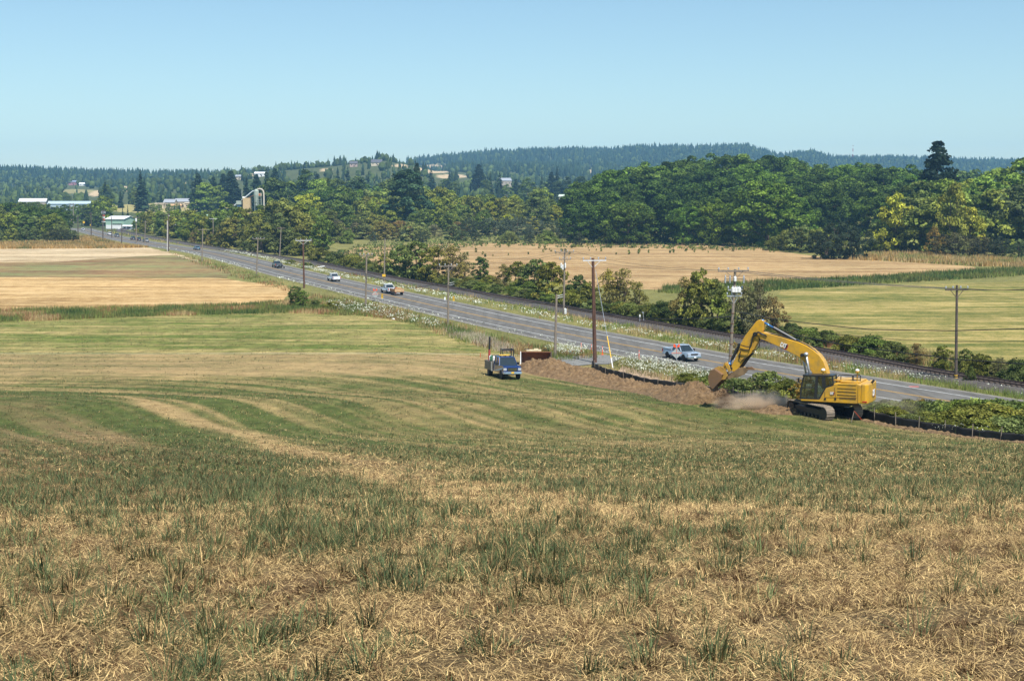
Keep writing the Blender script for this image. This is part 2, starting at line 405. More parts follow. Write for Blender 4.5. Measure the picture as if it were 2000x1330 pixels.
ribbon('road_line', RL, -4.12, -3.88, .060, PAINT); ribbon('road_line', RL, 3.88, 4.12, .060, PAINT)
ribbon('road_line', RL, -.24, -.04, .060, YPAINT); ribbon('road_line', RL, .04, .24, .060, YPAINT)

# tyre-worn lanes are in the asphalt; railway next
_rp = [(-262, 1020), (-210, 900)] + [on_plane(px, py, .8)[:2] for px, py in ((217, 445), (262, 455), (325, 467), (430, 484), (595, 507), (682, 524), (800, 546), (1000, 581), (1085, 594), (1177, 612), (1350, 640), (1462, 659), (1590, 678), (1750, 708))] + [on_plane(2000, 752, .8)[:2], (85, 92), (112, 40), (150, -40)]
RAIL = catmull(_rp, 10)
for _ in range(40): RAIL[1:-1] = .25 * RAIL[:-2] + .5 * RAIL[1:-1] + .25 * RAIL[2:]
RAIL = resample(RAIL, 3.0)
BAL = gravelmat('ballast', (.035, .03, .027), (.13, .112, .10), 10)
def loft(name, line, prof, mat, closed=False):
    """prof: list of (offset, z)"""
    n = len(line); V = []; 
    for o_, z_ in prof: a = offset_line(line, o_); V.append(np.column_stack([a, np.full(n, z_)]))
    V = np.concatenate(V); i = np.arange(n - 1); fs = []
    K = len(prof)
    for k in range(K if closed else K - 1):
        a = k * n; b = ((k + 1) % K) * n; fs.append(np.stack([i + a, i + b, i + b + 1, i + a + 1], -1))
    return link(name, mesh_np(name, V, [np.concatenate(fs)], None, mat))
tag(loft('railway_embankment', RAIL, [(-2.9, -.1), (-1.7, .55), (1.7, .55), (3.4, -.1)], BAL), kind='structure')
RUST = simple('rail_steel', (.085, .055, .045), .55, .5, scale=4)
rt = tag(empty('railway_track', (RAIL[60][0], RAIL[60][1], 0)), 'single railway track of two rusty rails on dark ballast beside the road', 'railway track')
for s in (-.76, .76):
    r_ = loft('rail', RAIL, [(s - .05, .68), (s - .04, .84), (s + .04, .84), (s + .05, .68)], RUST, True); r_.parent = rt; r_.matrix_parent_inverse = rt.matrix_world.inverted() if False else Matrix.Translation(-Vector(rt.location))
SL = resample(RAIL, .75); SL = SL[(SL[:, 1] < 420) & (SL[:, 1] > 60)]
mb = MB()
tt = np.gradient(SL, axis=0)
for (x, y), (dx, dy) in zip(SL, tt): mb.box((x, y, .60), (2.5, .24, .16), (0, 0, math.atan2(dy, dx) - math.pi / 2))
sl = mb.build('sleepers', simple('sleeper_wood', (.10, .075, .06), .9, scale=2), rt); sl.matrix_parent_inverse = Matrix.Translation(-Vector(rt.location)); sl['kind'] = 'stuff'

# ------------------------------------------------------------------ field sheets in the valley
def fieldmat(name, stops, ang, row=.9, tint=None, bigs=None):
    m, nt, p, o = newmat(name)
    n1 = noise(nt, 1, 4, .65, scl=(.05, row, 1, ang)); n2 = noise(nt, 2.5, 5, .7); n3 = noise(nt, .035, 4, .55)
    nn = N(nt, 'ShaderNodeMath', operation='ADD'); nt.links.new(n1, nn.inputs[0]); nt.links.new(n2, nn.inputs[1])
    n4 = noise(nt, 1, 3, .6, scl=(.012, row * .22, 1, ang)); n5 = noise(nt, .3, 5, .7)
    n6 = N(nt, 'ShaderNodeMath', operation='ADD'); nt.links.new(n4, n6.inputs[0]); nt.links.new(n5, n6.inputs[1]); n7 = N(nt, 'ShaderNodeMath', operation='ADD'); nt.links.new(nn.outputs[0], n7.inputs[0]); nt.links.new(n6.outputs[0], n7.inputs[1])
    hh = N(nt, 'ShaderNodeMapRange'); nt.links.new(n7.outputs[0], hh.inputs[0]); hh.inputs[1].default_value = 1.42; hh.inputs[2].default_value = 2.58
    c = ramp(nt, hh.outputs[0], stops)
    c = mix(nt, 1., c, ramp(nt, n3, bigs or [(.35, (.86, .86, .84)), (.65, (1.1, 1.08, 1.05))]), 'MULTIPLY')
    nt.links.new(c, p.inputs['Base Color']); p.inputs['Roughness'].default_value = .95; p.inputs['Specular IOR Level'].default_value = .1
    bump(nt, p, hh.outputs[0], .5, .2); return m
def sheet(name, poly, mat, z=.02, flat=True):
    pts = [on_plane(px, py, z) for px, py in poly]
    # wobble the edge a little
    out = []
    for i, p in enumerate(pts):
        q = pts[(i + 1) % len(pts)]
        for k in range(6):
            t = k / 6; x = p[0] + (q[0] - p[0]) * t; y = p[1] + (q[1] - p[1]) * t
            out.append((x + 2 * (float(vnoise(x / 9, y / 9, 5)) - .5), y + 5 * (float(vnoise(x / 9, y / 9, 6)) - .5), z))
    me = bpy.data.meshes.new(name); me.from_pydata(out, [], [tuple(range(len(out)))]); me.materials.append(mat)
    return tag(link(name, me), kind='structure')
WH = fieldmat('wheat_stubble', [(.30, (.24, .145, .055)), (.5, (.43, .285, .125)), (.70, (.57, .40, .20))], rad(2), .55)
PALE = fieldmat('pale_stubble', [(.30, (.30, .22, .12)), (.5, (.47, .36, .22)), (.70, (.56, .45, .29))], rad(0), .3)
BRN = fieldmat('brown_fallow', [(.3, (.15, .10, .055)), (.5, (.22, .175, .085)), (.66, (.24, .25, .11))], rad(0), .3, bigs=[(.35, (.8, .85, .75)), (.65, (1.25, 1.0, .95))])
STB = fieldmat('tan_stubble', [(.30, (.22, .13, .058)), (.5, (.35, .235, .112)), (.70, (.47, .33, .165))], rad(10), .5)
MOW = fieldmat('mown_hay', [(.25, (.085, .105, .025)), (.43, (.17, .165, .045)), (.6, (.30, .24, .085)), (.78, (.41, .32, .13))], rad(12), .35)
sheet('wheat_field', [(-150, 541), (400, 543), (440, 545), (560, 558), (567, 566), (556, 592), (470, 600), (300, 604), (0, 612), (-150, 616)], WH, .03)
sheet('fallow_field', [(-150, 511), (100, 511), (150, 508), (270, 500), (335, 497), (390, 512), (455, 532), (440, 544), (400, 542), (-150, 541.5)], BRN, .02)
sheet('pale_field', [(-150, 484), (290, 484), (320, 490), (365, 502), (390, 512), (335, 498), (270, 501), (150, 509), (100, 512), (-150, 512)], PALE, .04)
sheet('stubble_field', [(650, 500), (700, 483), (900, 474), (1100, 462), (1300, 464), (1400, 470), (1560, 497), (1650, 506), (1900, 520), (1912, 526), (1560, 552), (1300, 566), (1200, 563), (1000, 548), (820, 532), (700, 515)], STB, .03)
sheet('hay_field', [(1480, 610), (1520, 568), (1700, 558), (2150, 545), (2200, 760), (1900, 718), (1750, 688), (1560, 650)], MOW, .03)
# ================================================================== blades of grass and straw
def blades(P, az, ln, lean, wd, col, seg2=True, tipdark=None):
    """P (n,3) roots; az azimuth; ln length; lean 0 upright..1 flat; wd width; col (n,3)"""
    n = len(P); d = np.stack([np.cos(az), np.sin(az), np.zeros(n)], 1); s = np.stack([-np.sin(az), np.cos(az), np.zeros(n)], 1)
    up = np.array([0, 0, 1.])
    hz = ln * lean; vt = ln * np.sqrt(np.clip(1 - lean ** 2, 0.02, 1))
    tip = P + d * hz[:, None] + up * vt[:, None]
    hw = s * (wd / 2)[:, None]
    if seg2:
        mid = P + d * (hz * .35)[:, None] + up * (vt * .62)[:, None]
        V = np.stack([P - hw, P + hw, mid + hw * .8, mid - hw * .8, tip], 1).reshape(-1, 3); b = np.arange(n) * 5
        fs = [np.stack([b, b + 1, b + 2, b + 3], 1), np.stack([b + 3, b + 2, b + 4], 1)]; C = np.repeat(col, 5, 0)
    else:
        V = np.stack([P - hw, P + hw, tip], 1).reshape(-1, 3); b = np.arange(n) * 3
        fs = [np.stack([b, b + 1, b + 2], 1)]; C = np.repeat(col, 3, 0)
    return V, fs, C
class Acc:
    def __init__(s): s.V = []; s.F = {3: [], 4: []}; s.C = []; s.n = 0
    def add(s, V, fs, C):
        for f in fs: s.F[f.shape[1]].append(f + s.n)
        s.V.append(V); s.C.append(C); s.n += len(V)
    def build(s, name, mat, kind='stuff', label=None, cat=None):
        fs = [np.concatenate(v) for v in s.F.values() if v]
        return tag(link(name, mesh_np(name, np.concatenate(s.V), fs, np.concatenate(s.C), mat)), label, cat, kind=kind)
def fade(d, d0, d1): return (RS.rand(len(d)) < (sst(d0, d0 * 1.4, d) if d0 > 10 else 1)) & (RS.rand(len(d)) < 1 - sst(d1 * .75, d1, d) * (d1 < 120))
def field_points(n, d0, d1, pw):
    """points in the widening view wedge, density per area ~ d**-pw"""
    u = RS.rand(n); e = 2 - pw
    d = (d0 ** e + u * (d1 ** e - d0 ** e)) ** (1 / e) if abs(e) > 1e-6 else d0 * (d1 / d0) ** u
    x = (RS.rand(n) * 2 - 1) * (d * .42 + 4.); return x, d
def fieldok(x, y): return road_dist(x, y) < -17 + 0 * x
def foreground():
    A = Acc()
    # lying straw
    for (n, d0, d1, w0, l0) in ((620000, 6, 24, .0044, .08), (420000, 15, 56, .0085, .12), (110000, 36, 115, .022, .24)):
        x, y = field_points(n, d0, d1, 1.2); g = green_frac(x, y); pt = fbm(x / .9 + 7, y / 1.1, 311, 3); k = (RS.rand(n) > g * .75) & (RS.rand(n) < .35 + 1.3 * sst(.3, .6, pt)) & fade(y, d0, d1); x, y, g, pt = x[k], y[k], g[k], pt[k]; n = len(x)
        z = T(x, y); P = np.stack([x, y, z + .01 + .05 * RS.rand(n)], 1); b = RS.rand(n, 1) + .9 * (.5 - fbm(x / .7, y / .8, 317, 2))[:, None]
        b = b + .25 * brown_left(x, y)[:, None]; c = np.where(b < .55, STRAW * 1.45, np.where((b < .88) | (brown_left(x, y)[:, None] > .5), np.array([.27, .175, .08]), STRAW * 1.8)) * (.4 + 1.0 * RS.rand(n, 1))
        A.add(*blades(P, RS.rand(n) * 6.283, l0 * (.35 + RS.rand(n) ** 2 * 1.5), .93 + .07 * RS.rand(n) ** .5, w0 * (.5 + RS.rand(n)), c, False))
    # tufts
    for (nt_, d0, d1, nb, w0, rr) in ((8500, 6, 22, 62, .0068, .065), (24000, 14, 46, 25, .0105, .085), (22000, 30, 90, 16, .018, .12), (30000, 62, 150, 8, .036, .2), (34000, 130, 262, 5, .06, .3)):
        x, y = field_points(nt_, d0, d1, .75 if d0 < 30 else 1.1); g = np.clip(green_frac(x, y) + (1.3 if d0 < 30 else .6) * (fbm(x / .8, y / .9, 301, 2) - .5), 0, 1); r = RS.rand(nt_)
        typ = r < np.clip(g * 1.3 - .04, .08, 1)     # green tuft; others are dry stubble crowns
        keep = typ | (RS.rand(nt_) < .62); x, y, typ = x[keep], y[keep], typ[keep]; m = len(x)
        ok = fieldok(x, y) & fade(y, d0, d1); x, y, typ = x[ok], y[ok], typ[ok]; m = len(x)
        hgt = np.where(typ, .08 + .25 * RS.rand(m) ** 2.0, .05 + .11 * RS.rand(m) ** 1.5); tone = .7 + .6 * RS.rand(m); laz = RS.rand(m) * 6.283; hue = RS.rand(m); dk = RS.rand(m) < .45
        I = np.repeat(np.arange(m), nb); n = len(I); q = RS.rand(n); ra = RS.rand(n) * 6.283; rrr = rr * np.sqrt(RS.rand(n)) * (.5 + tone[I] * .8) * np.where(typ[I], 1, .8)
        bx = x[I] + rrr * np.cos(ra); by = y[I] + rrr * np.sin(ra); bz = T(bx, by)
        dry = (~typ[I]) | (RS.rand(n) < .26 + .2 * hue[I])
        gc = np.array([.058, .085, .040]) * (1 - hue[I])[:, None] + np.array([.125, .15, .06]) * hue[I][:, None]
        sc_ = np.where((RS.rand(n) < .5 - .38 * brown_left(x, y)[I])[:, None], STRAW * 1.15, np.array([.20, .125, .06]))
        sc_ = np.where((dk & ~typ)[I][:, None], np.array([.15, .09, .045]), sc_); c = np.where(dry[:, None], sc_, gc * 1.2) * (.86 * tone[I] * (.5 + .95 * RS.rand(n)))[:, None]
        ln = hgt[I] * (.45 + .85 * RS.rand(n)) * np.where(dry & typ[I], .8, 1)
        az = np.where(RS.rand(n) < .75, ra, laz[I]) + RS.randn(n) * .5; lean = np.clip(.25 + .6 * (rrr / rr) * RS.rand(n) + .5 * RS.rand(n) ** 1.3 + .15 * (~typ[I]), 0, .98)
        A.add(*blades(np.stack([bx, by, bz - .01], 1), az, ln, lean, w0 * (.55 + .8 * RS.rand(n)), c, d0 < 60))
    A.build('field_grass', BLADE, label='dry straw, stubble and green grass tufts covering the near hillside field', cat='grass')
foreground()

def in_poly(px, py, poly):
    c = np.zeros(len(px), bool); n = len(poly)
    for i in range(n):
        (x0, y0), (x1, y1) = poly[i], poly[(i + 1) % n]
        if y0 == y1: continue
        c ^= ((y0 > py) != (y1 > py)) & (px < (x1 - x0) * (py - y0) / (y1 - y0) + x0)
    return c
def hit_many(px, py):
    """flat-valley version with two corrections for the terrain"""
    t = tanv(py); z = np.zeros(len(px)); 
    for _ in range(14):
        d = (CH - z) / t; x = (px - 1000) / F * (d * math.cos(PIT) + (CH - z) * math.sin(PIT)); z = .5 * z + .5 * T(x, d)
    return x, d, T(x, d)
def grass_poly(name, poly, n, h, cols, label, wd=.09, cat='grass', lean=.45, A=None, jit=0):
    own = A is None; A = A or Acc(); p = np.array(poly); px = RS.uniform(p[:, 0].min(), p[:, 0].max(), n * 3); py = RS.uniform(p[:, 1].min(), p[:, 1].max(), n * 3)
    k = in_poly(px, py, poly); px, py = px[k][:n], py[k][:n]; m = len(px); x, y, z = hit_many(px, py)
    K = 5; cx = np.repeat(x, K); cy = np.repeat(y, K); r = .45; cx = cx + RS.randn(len(cx)) * r; cy = cy + RS.randn(len(cy)) * r; cz = T(cx, cy)
    rd = road_dist(cx, cy); ok = np.abs(rd) > 7.0; cx, cy, cz = cx[ok], cy[ok], cz[ok]; m = len(cx)
    cols = np.array(cols); ph = fbm(cx / 7, cy / 11, 91, 3); idx = np.clip(((ph - .25) * 2 * len(cols) + RS.randn(m) * .6).astype(int), 0, len(cols) - 1)
    c = cols[idx] * (.65 + .7 * RS.rand(m, 1)); hh = h * (.45 + .75 * RS.rand(m)) * (.55 + .9 * fbm(cx / 5, cy / 7, 93))
    A.add(*blades(np.stack([cx, cy, cz - .03], 1), RS.rand(m) * 6.283, hh, RS.rand(m) * lean, wd * (.6 + .8 * RS.rand(m)) * np.clip(cy / 260, .5, 3), c, False))
    if own: A.build(name, BLADE, label=label, cat=cat)
GRN = (.12, .17, .045); GR2 = (.20, .24, .06); TAN = (.46, .34, .16); RED = (.30, .15, .075); OLV = (.17, .165, .06); DGR = (.07, .11, .035); PAL = (.48, .42, .28); ORG = (.42, .25, .08)
grass_poly('ditch_grass', [(-60, 610), (0, 606), (300, 600), (470, 594), (560, 588), (600, 590), (680, 596), (770, 612), (800, 627), (700, 617), (560, 612), (300, 618), (150, 624), (0, 630), (-60, 634)], 7500, .8, [DGR, GRN, OLV, GR2, RED, TAN], 'tall green weeds growing along the ditch below the wheat field')
grass_poly('dry_grass', [(-60, 475), (120, 473), (160, 462), (178, 462), (240, 480), (290, 484), (200, 486), (-60, 487)], 5200, 1.3, [ORG, TAN, ORG, OLV], 'rusty tan grass belt at the far left below the trees', .12)
grass_poly('ditch_grass', [(1290, 572), (1300, 562), (1560, 548), (1700, 542), (1900, 528), (2060, 523), (2060, 535), (1900, 545), (1700, 556), (1540, 566), (1400, 578)], 5200, 1.2, [DGR, GRN, DGR, OLV, GR2], 'dark green reed strip between stubble field and hay field', .12)
grass_poly('dry_grass', [(1650, 500), (1740, 492), (1840, 492), (1900, 505), (2060, 505), (2060, 524), (1900, 520), (1760, 512), (1660, 508)], 4200, 1.5, [TAN, ORG, TAN, GR2], 'tan tall grass in front of the yellow tree', .13)
# verge between road and railway
rdl = lambda pts: pts
grass_poly('verge_grass', [(560, 515), (640, 530), (700, 545), (800, 563), (900, 585), (1000, 606), (1100, 625), (1200, 648), (1300, 668), (1400, 684), (1500, 704), (1600, 724), (1750, 748), (2060, 800),
    (2060, 772), (1800, 722), (1600, 690), (1460, 667), (1350, 650), (1177, 622), (1085, 604), (1000, 590), (800, 556), (680, 534), (600, 517)], 14000, .75, [GR2, GRN, (.18, .26, .05), TAN, TAN, OLV, RED], 'green and tan verge grass between the road and the railway')
grass_poly('verge_grass', [(200, 452), (300, 470), (420, 488), (520, 505), (600, 522), (640, 528), (600, 514), (500, 497), (420, 484), (330, 468), (220, 447)], 3500, .8, [GRN, OLV, TAN, GR2], 'far verge grass between the road and the railway', .1)
# verge on the hillside of the road
grass_poly('roadside_grass', [(330, 495), (400, 507), (500, 537), (560, 556), (600, 575), (720, 590), (760, 600), (880, 632), (960, 655), (1010, 670), (1085, 683), (1160, 690), (1160, 700), (1080, 708), (990, 690), (900, 668), (800, 632), (700, 612), (590, 594), (560, 570), (470, 545), (380, 515)], 8000, .8, [GR2, GRN, OLV, RED, TAN, OLV, GRN], 'weedy roadside grass along the near edge of the road')
grass_poly('roadside_grass', [(1190, 712), (1230, 700), (1330, 716), (1420, 735), (1700, 790), (2060, 850), (2060, 868), (1900, 850), (1700, 815), (1560, 800), (1420, 768), (1300, 745), (1200, 722)], 5000, .7, [GRN, GR2, TAN, OLV], 'grass growing between the silt fence and the road')
grass_poly('bleached_grass', [(870, 640), (900, 646), (1000, 680), (990, 690), (930, 672), (880, 655)], 900, .9, [PAL, (.45, .36, .28), GRN], 'bleached pale grass clumps by the field edge left of the blue truck')
grass_poly('field_weeds', [(640, 500), (700, 478), (800, 466), (950, 458), (1100, 460), (1250, 465), (1400, 472), (1560, 484), (1560, 490), (1400, 488), (1250, 486), (1100, 484), (1000, 480), (860, 486), (760, 500), (680, 512)], 1500, 1.0, [GRN, DGR, OLV, GR2], 'low green weeds between the saplings at the top of the stubble field', .25)
grass_poly('dry_grass', [(1500, 640), (1600, 655), (1800, 690), (2060, 728), (2060, 752), (1850, 722), (1650, 686), (1520, 662)], 4200, 1.0, [TAN, OLV, TAN, GRN, RED], 'dry brown grass between the right part of the railway and the hay field')
def flowers(name, off0, off1, y0, y1, n, label, extra=None):
    A = Acc(); L = RL[(RL[:, 1] > y0) & (RL[:, 1] < y1)]
    seg = RS.randint(0, len(L) - 1, n * 2); pr = (150. / np.maximum(L[seg, 1], 60)) ** .6; seg = seg[RS.rand(n * 2) < pr][:n]; n = len(seg)
    t = RS.rand(n)[:, None]; base = L[seg] * (1 - t) + L[seg + 1] * t; tg = L[seg + 1] - L[seg]; tg /= np.linalg.norm(tg, axis=1)[:, None]; nn = np.stack([-tg[:, 1], tg[:, 0]], 1)
    o = off0 + (off1 - off0) * RS.rand(n) ** 1.2; P = base + nn * o[:, None]
    dens = fbm(P[:, 0] / 3.5, P[:, 1] / 5, 77, 3); k = RS.rand(n) < sst(.32, .6, dens) * .9 + .1; P = P[k]; n = len(P)
    if extra is not None: P = np.concatenate([P, extra]); n = len(P)
    z = T(P[:, 0], P[:, 1]); h = .55 + .4 * RS.rand(n)
    wd = np.clip(P[:, 1] / 220, .5, 1.5)
    A.add(*blades(np.column_stack([P, z]), RS.rand(n) * 6.28, h, RS.rand(n) * .25, .03 * wd, np.tile(np.array([[.14, .19, .06]]), (n, 1)) * (.7 + .6 * RS.rand(n, 1)), False))
    for rep in range(3):   # umbels: small white hexagons facing up
        q = RS.randn(n, 2) * .2; r = (.035 + .06 * RS.rand(n)) * wd; c = np.stack([P[:, 0] + q[:, 0], P[:, 1] + q[:, 1], z + h * (.8 + .3 * RS.rand(n))], 1)
        tl = RS.randn(n, 2) * .45; V = []
        for a in np.linspace(0, 2 * np.pi, 7)[:-1]:
            dx = np.cos(a) * r; dy = np.sin(a) * r; V.append(c + np.stack([dx, dy, tl[:, 0] * dx + tl[:, 1] * dy - .3 * r], 1))
        V = np.stack(V, 1).reshape(-1, 3); b = np.arange(n) * 6
        A.add(V, [np.stack([b, b + 1, b + 2, b + 3], 1), np.stack([b, b + 3, b + 4, b + 5], 1)], np.repeat(np.array([[.62, .64, .52]]) * (.7 + .45 * RS.rand(n, 1)), 6, 0))
    A.build(name, BLADE, label=label, cat='wildflowers')
flowers('wildflowers', 7.0, 10.2, 60, 520, 3600, 'white wildflowers along the far edge of the road')
def pxpts(poly, n):
    p = np.array(poly); px = RS.uniform(p[:, 0].min(), p[:, 0].max(), n * 4); py = RS.uniform(p[:, 1].min(), p[:, 1].max(), n * 4); k = in_poly(px, py, poly)
    x, y, z = hit_many(px[k][:n], py[k][:n]); return np.column_stack([x, y])
ex = np.concatenate([pxpts([(1190, 712), (1230, 700), (1300, 712), (1370, 726), (1400, 742), (1350, 750), (1240, 730)], 800), pxpts([(640, 590), (700, 596), (760, 604), (800, 620), (870, 636), (860, 645), (760, 625), (640, 603)], 450),
    pxpts([(1060, 686), (1110, 680), (1150, 692), (1120, 702)], 300), pxpts([(1800, 850), (1990, 870), (1990, 885), (1850, 862)], 40)])
flowers('wildflowers', -7.6, -9.2, 165, 560, 650, 'white wildflowers along the near edge of the road', ex)

# ================================================================== crowns
def leafquads(C, Nn, size, col, aspect=1.0):
    """quads centred at C with normal ~Nn"""
    n = len(C); r = RS.randn(n, 3); u = np.cross(Nn, r); u /= np.linalg.norm(u, axis=1)[:, None] + 1e-9; v = np.cross(Nn, u)
    s = size[:, None]; bend = Nn * (s * .35)
    V = np.stack([C - u * s * .5, C + v * s * .5 * aspect - bend * .5, C + u * s * .5, C - v * s * .5 * aspect - bend * .5], 1).reshape(-1, 3); b = np.arange(n) * 4
    return V, [np.stack([b, b + 1, b + 2, b + 3], 1)], np.repeat(col, 4, 0)
def unit(v): return v / (np.linalg.norm(v, axis=1)[:, None] + 1e-9)
def crown(seed, prof, nl, rl, nleaf, ls, colA, colB, fill=.35, squash=.75, updir=.25):
    """unit-height crown. prof: list (height fraction, radius); nl lobes of radius rl; leaves around the lobes"""
    global RS; old = RS; RS = np.random.RandomState(seed)
    hs = np.array([p[0] for p in prof]); rr = np.array([p[1] for p in prof])
    h = RS.uniform(hs[0], hs[-1], nl * 3); R = np.interp(h, hs, rr); k = RS.rand(nl * 3) < (R / rr.max()) * .9 + .1; h = h[k][:nl]; R = R[k][:nl]; n = len(h)
    a = RS.rand(n) * 6.283; wob = 1 + .22 * (vnoise(a * 1.3 + 10, h * 5, seed) - .5) * 2
    q = np.where(RS.rand(n) < fill, RS.rand(n) ** .5, 1.) * wob
    q = np.maximum(R * q - rl * .8, 0); C = np.stack([q * np.cos(a), q * np.sin(a), h - rl * .3], 1)
    lr = rl * (.6 + .8 * RS.rand(n)); tone = .55 + .9 * RS.rand(n); mixv = RS.rand(n)
    I = RS.randint(0, n, nleaf); D = unit(RS.randn(nleaf, 3)); D[:, 2] = np.where(D[:, 2] < -.3, -D[:, 2], D[:, 2])
    D = unit(D + .35 * unit(C[I] * np.array([1, 1, 0]) + 1e-6)); P = C[I] + D * (lr[I] * (.45 + .6 * RS.rand(nleaf) ** .6))[:, None] * np.array([1, 1, squash])
    Nn = unit(D + np.array([0, 0, updir]) + .8 * RS.randn(nleaf, 3)); mm = np.clip(mixv[I] + .22 * RS.randn(nleaf), 0, 1)[:, None]
    col = (np.array(colA) * (1 - mm) + np.array(colB) * mm) * (tone[I] * (.75 + .5 * RS.rand(nleaf)))[:, None]
    P[:, 2] = np.maximum(P[:, 2], .01); r = leafquads(P, Nn, ls * (.6 + .8 * RS.rand(nleaf)), col); RS = old; return r, C
def trunkmesh(name, C, r0=.022, hk=.85, nb=9, stems=1, seed=1):
    rnd = random.Random(seed); mb = MB()
    for s in range(stems):
        dx, dy = ((rnd.uniform(-.05, .05), rnd.uniform(-.05, .05)) if stems > 1 else (0, 0)); lx, ly = (rnd.uniform(-.16, .16), rnd.uniform(-.16, .16)) if stems > 1 else (rnd.uniform(-.02, .02),) * 2
        pts = [(dx + lx * t + .012 * math.sin(5 * t + seed), dy + ly * t, -.02 + hk * t) for t in (0, .25, .5, .75, 1)]; mb.tube(pts, [r0 * 1.25, r0, r0 * .7, r0 * .42, r0 * .12], 6)
        for _ in range(max(2, nb // stems)):
            c = C[rnd.randrange(len(C))]; t = min(.8, max(.15, (c[2] - .12) / hk * .8)); p0 = Vector((dx + lx * t, dy + ly * t, hk * t)); p1 = Vector(c); m = p0.lerp(p1, .5) + Vector((0, 0, .03)); mb.tube([p0, m, p1], [r0 * .42, r0 * .25, r0 * .08], 4)
    me = bpy.data.meshes.new(name); me.from_pydata(mb.v, [], mb.f); me.materials.append(BARK); return me
PROTO = {}
def mkproto(kind, variants, prof, nl, rl, nleaf, ls, a, b, tr, **kw):
    L = []
    for v in range(variants):
        (V, fs, C), cen = crown(hash(kind) % 97 * 0 + sum(map(ord, kind)) + v * 13, prof, nl, rl, nleaf, ls, a, b, **kw)
        L.append((mesh_np(kind + '_crown', V, fs, C, LEAF), trunkmesh(kind + '_trunk', cen, seed=v + 3, **tr)))
    PROTO[kind] = L
0 and mkproto('maple', 4, [(.06, .22), (.14, .40), (.35, .50), (.6, .46), (.82, .33), (.97, .12)], 150, .085, 9000, .036, (.055, .095, .022), (.085, .135, .028), dict(r0=.022, nb=10), squash=.6, updir=.45)
mkproto('broadleaf', 5, [(.05, .18), (.15, .30), (.38, .38), (.65, .35), (.85, .24), (.98, .08)], 90, .085, 6500, .036, (.10, .145, .030), (.17, .22, .045), dict(r0=.02, nb=9))
mkproto('thicket', 4, [(.02, .40), (.2, .52), (.5, .50), (.75, .36), (.95, .14)], 70, .10, 4600, .045, (.12, .15, .04), (.19, .215, .06), dict(r0=.012, stems=5, nb=10), fill=.5)
mkproto('scrub', 4, [(.02, .34), (.2, .46), (.5, .50), (.75, .40), (.98, .18)], 60, .12, 3000, .034, (.115, .118, .048), (.18, .175, .07), dict(r0=.010, stems=9, nb=36, hk=.95), fill=.8)
mkproto('bramble', 4, [(.01, .9), (.3, .95), (.6, .75), (.9, .35)], 70, .20, 9500, .055, (.08, .11, .026), (.15, .175, .05), dict(r0=.012, stems=3, nb=6), fill=.5, squash=.7)
mkproto('willow', 3, [(.01, .42), (.2, .62), (.5, .66), (.75, .50), (.96, .2)], 90, .10, 6500, .035, (.045, .065, .032), (.075, .095, .048), dict(r0=.012, stems=5, nb=10), fill=.35)
mkproto('poplar', 3, [(.04, .10), (.15, .20), (.4, .26), (.7, .20), (.9, .12), (1., .04)], 80, .065, 5200, .033, (.05, .085, .035), (.085, .125, .045), dict(r0=.016, nb=8))
def conifer(seed, R, ragged, nwh, nper, a, b):
    r = np.random.RandomState(seed); V = []; C = []; n0 = 0; F_ = []
    for k in range(nwh):
        t = k / (nwh - 1); h = .06 + .92 * t; rad_ = R * (1 - t) ** .8 * (.75 + .5 * r.rand()) + .012
        nb = max(4, int(nper * (1 - t * .65)))
        for j in range(nb):
            an = 6.283 * (j + r.rand()) / nb; L = rad_ * (1 - ragged + 2 * ragged * r.rand()); d = np.array([math.cos(an), math.sin(an)]); s = np.array([-d[1], d[0]]); w_ = L * .34 + .008; dr = L * (.35 + .3 * r.rand())
            for (l0, l1, zz) in ((0, .55, 0), (.4, 1.0, -.5)):
                p = []
                for (l, ww) in ((l0, w_ * .5), (.5 * (l0 + l1), w_), (l1, .1 * w_)):
                    for sg in (-1, 1): p.append([d[0] * L * l + s[0] * ww * sg, d[1] * L * l + s[1] * ww * sg, h - dr * l * l + (.004 - .35 * ww) + .01 * r.randn()])
                V += p; F_ += [(n0, n0 + 1, n0 + 3, n0 + 2), (n0 + 2, n0 + 3, n0 + 5, n0 + 4)]; n0 += 6
                c = (np.array(a) * (1 - r.rand()) + np.array(b) * r.rand()) * (.7 + .6 * r.rand()); C += [c] * 6
    V.append([0, 0, 1.02]); V.append([.008, 0, .93]); V.append([-.008, 0, .93]); C += [np.array(a)] * 3
    return np.array(V), [np.array(F_)], np.array(C)
L = []
for v in range(4):
    V, fs, C = conifer(v + 5, [.20, .17, .23, .15][v], .3, 26, 11, (.028, .052, .026), (.05, .08, .035))
    mb = MB(); mb.cyl((0, 0, -.02), (0, 0, .98), .017, .002, 7); me = bpy.data.meshes.new('conifer_trunk'); me.from_pydata(mb.v, [], mb.f); me.materials.append(BARK); L.append((mesh_np('conifer_crown', V, fs, C, LEAF), me))
PROTO['conifer'] = L
L = []
for v in range(2):
    V, fs, C = conifer(v + 25, .13, .2, 22, 8, (.03, .055, .028), (.055, .085, .035))
    mb = MB(); mb.cyl((0, 0, -.02), (0, 0, .98), .015, .002, 6); me = bpy.data.meshes.new('cypress_trunk'); me.from_pydata(mb.v, [], mb.f); me.materials.append(BARK); L.append((mesh_np('cypress_crown', V, fs, C, LEAF), me))
PROTO['cypress'] = L

